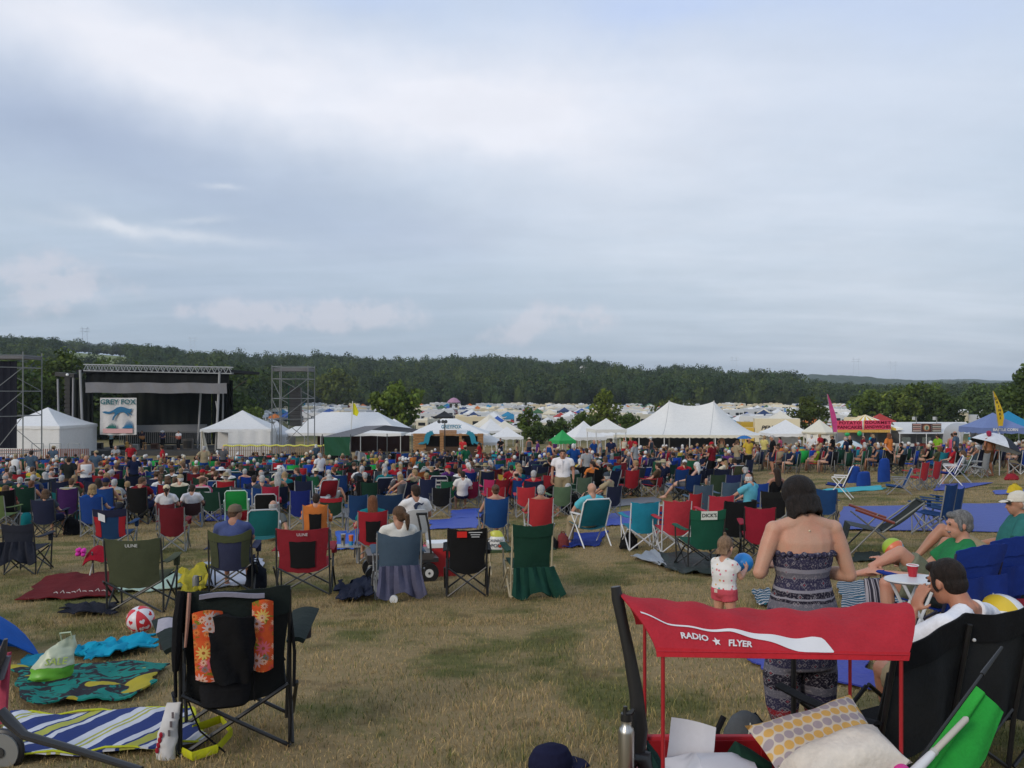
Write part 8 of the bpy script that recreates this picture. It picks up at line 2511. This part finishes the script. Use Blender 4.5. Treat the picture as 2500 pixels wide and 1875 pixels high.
# the crowd before the stage
RC=random.Random(77)
def in_poly(x,y,poly):
 c=False
 n=len(poly)
 for i in range(n):
  x0,y0=poly[i]
  x1,y1=poly[(i+1)%n]
  if (y0>y)!=(y1>y) and x<(x1-x0)*(y-y0)/(y1-y0)+x0:
   c= not c
 return c
AREAS=[(215,'before the white walled tent'),(480,'in front of the stage'),(670,'below the side tent'),(800,'below the speaker tower'),(1005,'near the grey shade canopy'),(1190,'before the wooden booth'),(1380,'before the campground trees'),(1520,'by the small white canopies'),(1870,'before the big marquee'),(2040,'before the octagonal booth'),(2190,'before the food stall'),(2400,'before the vendor tent'),(9999,'before the blue canopies')]
def area(x,y):
 px=1250+F*x/y
 for lim,nm in AREAS:
  if px<lim:
   return nm
def rowname(y):
 return 'nearer rows' if y<34 else 'middle rows' if y<44 else 'farther rows'
SEATC=['navy']*9+['blue']*4+['red']*5+['dkgreen']*8+['maroon']*3+['black']*7+['royal']*3+['slate']*2+['green']*2+['olive','grey','teal','greyblue','orange','tan','bgreen','purple','turq','yellow']
TOPC=['white']*4+['ltgrey']*3+['grey']*4+['black']*6+['slate']*3+['navy']*4+['red']*4+['maroon']*2+['blue']*2+['greyblue']*3+['turq','teal','green','olive','pink','purple','tan','tan','cream','yellow','orange','lime']
used=list(USED)
grid={}
for (x,y,r) in used:
 grid.setdefault((int(x//2),int(y//2)),[]).append((x,y,r))
def free(x,y,r):
 gx_,gy_=int(x//2),int(y//2)
 for i in (-1,0,1):
  for j in (-1,0,1):
   for (a,b,q) in grid.get((gx_+i,gy_+j),()):
    if (a-x)**2+(b-y)**2<(q+r)**2*.72:
     return False
 return True
def occupy(x,y,r):
 grid.setdefault((int(x//2),int(y//2)),[]).append((x,y,r))
n_chair=sum(1 for o in bpy.data.objects if o.name.startswith('camp_chair'))
n_person=sum(1 for o in bpy.data.objects if o.name.startswith('person'))
seats=[]
y=20.5
while y<66:
 x=X(-90,y)
 while x<X(2590,y):
  px_,py_=1250+F*x/y,None
  xx,yy=x+RC.uniform(-.35,.35),y+RC.uniform(-.5,.5)
  x+=RC.uniform(.74,1.02)
  if RC.random()<.07:
   x+=RC.uniform(.8,2.0)
  px_=1250+F*xx/yy
  py_=H+F*(CZ-gz(xx,yy))/yy
  if py_>(1286 if px_<700 else 1256 if px_<1400 else 1226 if px_<1830 else 1158):
   continue
  if px_>1830 and py_>1128 and RC.random()<.25:
   continue
  if px_>2180 and yy>48 and RC.random()<.7:
   continue
  if yy>(52 if px_<520 else 55 if px_<800 else 58 if px_<1380 else 61):
   continue
  if 770<px_<1010 and 47<yy<52:
   continue
  if not free(xx,yy,.30) or any(in_poly(xx,yy,h) for h in HOLES):
   continue
  occupy(xx,yy,.30)
  seats.append((xx,yy))
 y+=RC.uniform(.82,1.02) if y<34 else RC.uniform(.95,1.2) if y<45 else RC.uniform(1.2,1.5)
seats.sort(key=lambda q:q[1])
CROWD=[]
rest=[]
for (x,y) in seats:
 p=Vector((x,y,gz(x,y)))
 rz=face_stage(p)*.8+RC.gauss(0,.28)
 u=RC.random()
 stand_here=y>31 and u<(.035 if 1250+F*x/y<1400 else .075)
 ground=.93<u and y<45
 occupied=u<.54
 a,rw=area(x,y),rowname(y)
 if n_person>=296 and n_chair>=296:
  rest.append((x,y,rz,u))
  continue
 hc=RC.choice([0,0,0,1,1,1,2,2,3,3,3,4,5])
 hair=RC.choice(['short']*6+['ring']*2+['long']*2+['pony','bun','bob','bob'])
 hat=RC.choice(['cap','straw',None,None,None,None,None,None])
 tc=RC.choice(TOPC)
 hcn=HAIRC[hc][1]+'-haired' if hair!='ring' else 'balding'
 hatn={'cap':' and a cap','straw':' and a brimmed hat',None:''}[hat]
 hatc=RC.choice(['cream','tan','white','tan','cream','brown']) if hat=='straw' else RC.choice(['navy','red','black','white','tan'])
 sk=RC.choice([0,0,1,1,2,3,0,1])
 top=RC.choice(['tee']*4+['tank'])
 topn={'tee':'T-shirt','tank':'tank top'}[top]
 kw=dict(skin=sk,hat=hat,hatc=hatc,sc=RC.uniform(.92,1.04))
 if stand_here and n_person<296:
  o=person(p,RC.uniform(0,6.28) if RC.random()<.6 else rz,RC.choice(['stdA','stdB','stdC','stdD']),top,tc,RC.choice(['shorts','trousers']),RC.choice(['navy','tan','grey','black','blue']),hair,hc,'',**kw)
  CROWD.append((o,'%s person in %s %s%s standing'%(hcn,CN[tc],topn,hatn),a,rw,'person'))
  n_person+=1
 elif ground and n_person<296:
  o=person(p,rz,RC.choice(['grdA','grdB']),top,tc,'shorts',RC.choice(['navy','tan','blue']),hair,hc,'',**kw)
  CROWD.append((o,'%s person in %s %s%s sitting on the ground'%(hcn,CN[tc],topn,hatn),a,rw,'person'))
  n_person+=1
 else:
  if n_chair<296:
   sc_=RC.choice(SEATC)
   jit=RC.uniform(.6,1.1)
   col=tuple(c*jit for c in C[sc_])
   fr=RC.choice([STEEL,DARKM,DARKM,ALU,DARKM])
   sit_here=occupied and n_person<296
   if RC.random()<.12 and y<36:
    o=beach_chair(p,rz,col,'',sc=RC.uniform(.95,1.08),stripes='white' if RC.random()<.3 else None)
    kindn='lawn chair'
   else:
    wv_,tv_=RC.choice([(.50,.92),(.54,.96),(.50,1.02),(.60,.86)])
    o=camp_chair(p,rz,col,'',w=wv_,top=tv_,lod=False,frame=fr,lean=RC.choice([.16,.30]),dip=.04,occ=sit_here)
    kindn={.92:'camp chair',.96:'camp chair',1.02:'high backed chair',.86:'wide camp chair'}[tv_]
    n_chair+=1
   CROWD.append((o,('%s %s with a sitter' if sit_here else 'empty %s %s')%(CN[sc_],kindn),a,rw,'chair'))
   if sit_here:
    ps__=RC.choice(['sitA','sitA','sitB','sitC','sitD','sitF'])
    q=person(p+Vector((-.07*math.sin(rz),.07*math.cos(rz),-.06)),rz,ps__,top,tc,RC.choice(['shorts','shorts','trousers']),RC.choice(['navy','tan','grey','black','blue']),hair,hc,'',**kw)
    CROWD.append((q,'%s sitter in %s %s%s in %s chair'%(hcn,CN[tc],topn,hatn,CN[sc_]),a,rw,'person'))
    n_person+=1
  else:
   rest.append((x,y,rz,u))
BAGN=[('backpack','backpack'),('bag','tote bag'),('cooler','picnic cooler')]
nb_=0
for o in [c[0] for c in CROWD if c[4]=='chair']:
 if RC.random()>.30 or o.location.y>40:
  continue
 a=o.rotation_euler.z
 q=o.location+Vector((math.cos(a),math.sin(a),0))*RC.choice([-.48,.48])+Vector((math.sin(a),-math.cos(a),0))*RC.uniform(-.1,.3)
 q.z=gz(q.x,q.y)
 nm,kn=RC.choice(BAGN)
 cn=RC.choice(['black','navy','red','blue','grey','teal','white','dkgreen'])
 if nm=='cooler':
  e=O('cooler',cached('cool',lambda:MB().box((0,0,.17),(.44,.28,.34)).mesh('cooler',M_PLAST)),None,C[cn],q,a)
  O('lid',cached('coollid',lambda:MB().box((0,0,.37),(.46,.30,.06)).mesh('lid',M_PLAST)),e,C['white'])
 else:
  e=O(nm,cached(('cbag',nm),lambda:MB().loft([((0,0,0),(.15,0,0),(0,.10,0)),((0,0,.08),(.17,0,0),(0,.12,0)),((.01,0,.26),(.15,0,0),(0,.09,0)),((0,.02,.36),(.08,0,0),(0,.04,0))],10).mesh(nm,M_CLOTH)),None,C[cn],q,a+RC.uniform(-1,1))
 e['category'],e['group']=kn,'bags and coolers among the chairs'
 CROWD.append((e,'%s %s on the grass by the %s'%(CN[cn],kn,[c[1] for c in CROWD if c[0]==o][0].replace(' with a sitter','')),area(q.x,q.y),rowname(q.y),'bag'))
 nb_+=1
def crowd_proto():
 out=[]
 for kind in ('sit','empty','stand'):
  mb=MB()
  tg=[]
  def put(fn,slot):
   n=len(mb.v)
   fn()
   tg.extend([slot]*(len(mb.v)-n))
  if kind!='stand':
   put(lambda:mb.sheet(lambda u,v:((u-.5)*.5,-.26-.12*v-.05*(1-(2*u-1)**2),.36+.60*v),2,2,.02),0)
   put(lambda:mb.sheet(lambda u,v:((u-.5)*.5,-.25+.5*v,.40),1,1,.02),0)
   for sx in (-1,1):
    put(lambda:mb.tube([(sx*.26,-.26,0),(sx*.26,-.38,.96)],.018,3),4)
    put(lambda:mb.tube([(sx*.26,.25,0),(sx*.26,.25,.6)],.018,3),4)
    put(lambda:mb.tube([(sx*.26,-.26,0),(-sx*.26,-.26,.4)],.018,3),4)
  if kind=='sit':
   put(lambda:mb.loft([((0,-.02,.40),(.17,0,0),(0,.12,0)),((0,-.08,.70),(.17,0,0),(0,.11,0)),((0,-.14,.89),(.20,0,0),(0,.08,0)),((0,-.14,.96),(.08,0,0),(0,.06,0))],7),1)
   put(lambda:mb.ell((0,-.12,1.06),(.075,.095,.11),7,5),2)
   put(lambda:mb.ell((0,-.145,1.095),(.083,.095,.095),7,5),3)
   for sx in (-1,1):
    put(lambda:mb.tube([(sx*.2,-.13,.87),(sx*.28,-.06,.68),(sx*.24,.12,.66)],[.05,.042,.03],4),2)
    put(lambda:mb.tube([(sx*.1,-.1,.5),(sx*.13,.34,.52),(sx*.13,.38,.05)],[.09,.06,.04],4),2)
  if kind=='stand':
   put(lambda:mb.loft([((0,0,.85),(.17,0,0),(0,.12,0)),((0,0,1.1),(.15,0,0),(0,.1,0)),((0,-.02,1.36),(.20,0,0),(0,.09,0)),((0,-.02,1.44),(.08,0,0),(0,.06,0))],7),1)
   put(lambda:mb.ell((0,.02,1.56),(.075,.095,.11),7,5),2)
   put(lambda:mb.ell((0,0,1.60),(.083,.095,.095),7,5),3)
   for sx in (-1,1):
    put(lambda:mb.tube([(sx*.2,-.02,1.36),(sx*.26,-.04,1.1),(sx*.24,.05,.85)],[.05,.04,.03],4),2)
    put(lambda:mb.tube([(sx*.09,0,.9),(sx*.10,.02,.45),(sx*.10,0,0)],[.10,.065,.045],4),5)
  tris=[]
  for f in mb.f:
   for i in range(1,len(f)-1):
    tris.append((f[0],f[i],f[i+1]))
  out.append((np.array(mb.v),np.array(tris),np.array(tg)))
 return out
CP=crowd_proto()
Vs,Ts,Fs,off=[],[],[],0
for (x,y,rz,u) in rest:
 k=2 if u<.04 else 0 if u<.60 else 1
 v,f,tg=CP[k]
 c,s=math.cos(rz),math.sin(rz)
 sc=RC.uniform(.92,1.05)
 q=np.stack([(v[:,0]*c-v[:,1]*s)*sc+x,(v[:,0]*s+v[:,1]*c)*sc+y,v[:,2]*sc+gz(x,y)],-1)
 hat=RC.random()<.25
 pal=np.array([C[RC.choice(SEATC)],C[RC.choice(TOPC)],SKINS[RC.choice([0,1,2,3])][0],C[RC.choice(['cream','white','tan'])] if hat else HAIRC[RC.choice([0,1,1,2,3,4])][0],(.2,.2,.2),C[RC.choice(['navy','tan','grey'])]])
 Vs.append(q)
 Ts.append(pal[tg])
 Fs.append(f+off)
 off+=len(q)
m,t=newmat('far_crowd')
a_=t.n('ShaderNodeAttribute',attribute_name='tint')
finish(t,a_.outputs['Color'],.85,spec=.15)
if Vs:
 O('crowd',np_mesh('crowd',np.concatenate(Vs),np.concatenate(Fs),3,m,np.concatenate(Ts),True),kind='stuff',label='mass of seated festival goers in the farthest rows before the stage',cat='crowd')
print('crowd',n_person,n_chair,len(rest))
# labels that single each one out
def words_in(s):
 return len(s.replace('-',' ').split())
def uniq(items):
 """items: (object, [candidate phrases, short to long])"""
 from collections import Counter
 cur={o.name:c[0] for o,c in items}
 for lvl in (1,2,3,4):
  cnt_=Counter(cur.values())
  for o,c in items:
   if cnt_[cur[o.name]]>1 and len(c)>lvl:
    cur[o.name]=c[lvl]
 for o,c in items:
  o['label']=cur[o.name]
pos=np.array([c[0].location[:2] for c in CROWD])
pos_o=[o for o in bpy.data.objects if o.parent is None and o.get('category') in ('folding chair','lawn chair')]
items=[]
for i,(o,bse,a,rw,kd) in enumerate(CROWD):
 d2=((pos-pos[i])**2).sum(1)
 near=[j for j in np.argsort(d2)[1:14] if d2[j]>.1 and CROWD[j][4]=='chair']
 nb=[' '.join(w for w in CROWD[j][1].replace(' with a sitter','').replace('empty ','').split()) for j in near]
 b1='%s %s'%(bse,a)
 c2='%s beside a %s'%(b1,nb[0]) if nb else b1
 c3='%s, %s, between %s and %s'%(bse.replace(' with a sitter',''),rw,nb[0].replace(' camp chair',' chair'),nb[1].replace(' camp chair',' chair')) if len(nb)>1 else c2
 cand=[b1,'%s, %s'%(b1,rw),c2,c3,'%s, near a %s'%(bse.replace(' with a sitter',''),nb[-1]) if nb else c3]
 if len(nb)>3 and words_in(c3)>16:
  cand[3]='%s near a %s'%(bse,nb[2])
 cand=[q if words_in(q)<=16 else b1 if words_in(b1)<=16 else bse for q in cand]
 items.append((o,cand))
uniq(items)
pos=np.array([c[0].location[:2] for c in CAMP])
TL=[(700,'behind the speaker tower'),(860,'behind the long marquee roof'),(1010,'around the bushy tree'),(1180,'below the lilac umbrella'),(1330,'around the young trees'),(1510,'behind the small canopies'),(1700,'behind the big marquee'),(1900,'behind the trucks'),(9999,'behind the food stalls')]
items=[]
for i,(o,cn,kd) in enumerate(CAMP):
 d2=((pos-pos[i])**2).sum(1)
 nb=['%s %s'%(CAMP[j][1],CAMP[j][2]) for j in np.argsort(d2)[1:6] if CAMP[j][1]+CAMP[j][2]!=cn+kd]
 px_=1250+F*o.location.x/o.location.y
 wh=[n for l,n in TL if px_<l][0]
 b0='%s %s in the campground %s'%(cn,kd,wh)
 rw='front' if o.location.y<200 else 'middle' if o.location.y<300 else 'farthest'
 cand=[b0,'%s, %s rows'%(b0,rw),'%s, by a %s'%(b0,nb[0]),'%s %s %s, between %s and %s'%(cn,kd,wh,nb[0],nb[1])]
 items.append((o,[q if words_in(q)<=16 else b0 for q in cand]))
uniq(items)
# stubble and grass blades
def grass(n,y0,y1,seg,hmin,hmax,wmin,seed):
 rs=np.random.RandomState(seed)
 u=rs.uniform(size=n)
 y=y0*(y1/y0)**u
 x=rs.uniform(-1,1,n)*(y*.72+1.6)
 keep=np.ones(n,bool)
 for poly in HOLES:
  P=np.array(poly)
  if P[:,1].min()>y1+1 or P[:,1].max()<y0-1:
   continue
  c=np.zeros(n,bool)
  for i in range(len(P)):
   x0_,y0_=P[i]
   x1_,y1_=P[(i+1)%len(P)]
   if abs(y1_-y0_)<1e-9:
    continue
   c^=((y0_>y)!=(y1_>y))&(x<(x1_-x0_)*(y-y0_)/(y1_-y0_)+x0_)
  keep&=~c
 x,y=x[keep],y[keep]
 n=len(x)
 pat=np.sin(x*2.1+1.3*np.sin(y*1.7))*np.sin(y*2.6+1.1*np.sin(x*1.3+2))*.5+.5
 h=(hmin+(hmax-hmin)*rs.uniform(size=n)**1.6)*(.55+.7*pat)
 w=np.maximum(wmin,y*.00042)*rs.uniform(.6,1.3,n)
 z=GZ(x,y)-.004
 a=rs.uniform(0,2*math.pi,n)
 ln=h*rs.uniform(.1,1.0,n)**1.3
 la=rs.uniform(0,2*math.pi,n)
 dx_,dy_=np.cos(a)*w/2,np.sin(a)*w/2
 lx,ly=np.cos(la)*ln,np.sin(la)*ln
 kind=rs.uniform(size=n)
 tint=np.where((kind<.55)[:,None],np.array([2.0,1.9,1.7]),np.where((kind<.80)[:,None],np.array([1.0,1.02,.9]),np.array([.55,.85,.45])))
 tint=tint*rs.uniform(.6,1.3,(n,1))
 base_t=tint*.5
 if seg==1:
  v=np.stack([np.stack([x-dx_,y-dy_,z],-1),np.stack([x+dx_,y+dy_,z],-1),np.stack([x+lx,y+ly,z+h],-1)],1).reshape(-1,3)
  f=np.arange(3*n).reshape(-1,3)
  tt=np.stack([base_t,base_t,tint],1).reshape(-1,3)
 else:
  mx,my,mz=x+lx*.35,y+ly*.35,z+h*.6
  v=np.stack([np.stack([x-dx_,y-dy_,z],-1),np.stack([x+dx_,y+dy_,z],-1),np.stack([mx-dx_*.75,my-dy_*.75,mz],-1),np.stack([mx+dx_*.75,my+dy_*.75,mz],-1),np.stack([x+lx,y+ly,z+h*.95],-1)],1).reshape(-1,3)
  b=np.arange(n)[:,None]*5
  f=np.concatenate([b+np.array([0,1,3]),b+np.array([0,3,2]),b+np.array([2,3,4])],1).reshape(-1,3)
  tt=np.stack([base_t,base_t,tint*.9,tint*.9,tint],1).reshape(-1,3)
 return v,f,tt
Vs,Fs,Ts,off=[],[],[],0
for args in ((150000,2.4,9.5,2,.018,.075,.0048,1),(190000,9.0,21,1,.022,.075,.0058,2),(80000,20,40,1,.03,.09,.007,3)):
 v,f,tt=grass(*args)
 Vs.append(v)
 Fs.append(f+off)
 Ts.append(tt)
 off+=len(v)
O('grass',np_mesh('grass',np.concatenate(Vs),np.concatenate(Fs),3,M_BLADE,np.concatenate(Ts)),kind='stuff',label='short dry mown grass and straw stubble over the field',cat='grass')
# evening haze in the valley
m,t=newmat('valley_haze')
vp=t.n('ShaderNodeVolumePrincipled')
vp.inputs['Color'].default_value=(.72,.82,.95,1)
vp.inputs['Density'].default_value=.00016
vo_=t.n('ShaderNodeOutputMaterial')
t.t.links.new(vp.outputs[0],vo_.inputs['Volume'])
MB().box((0,1970,34),(5700,4060,84)).build('haze',m,None,kind='stuff',label='thin bluish evening haze over the valley',cat='haze')
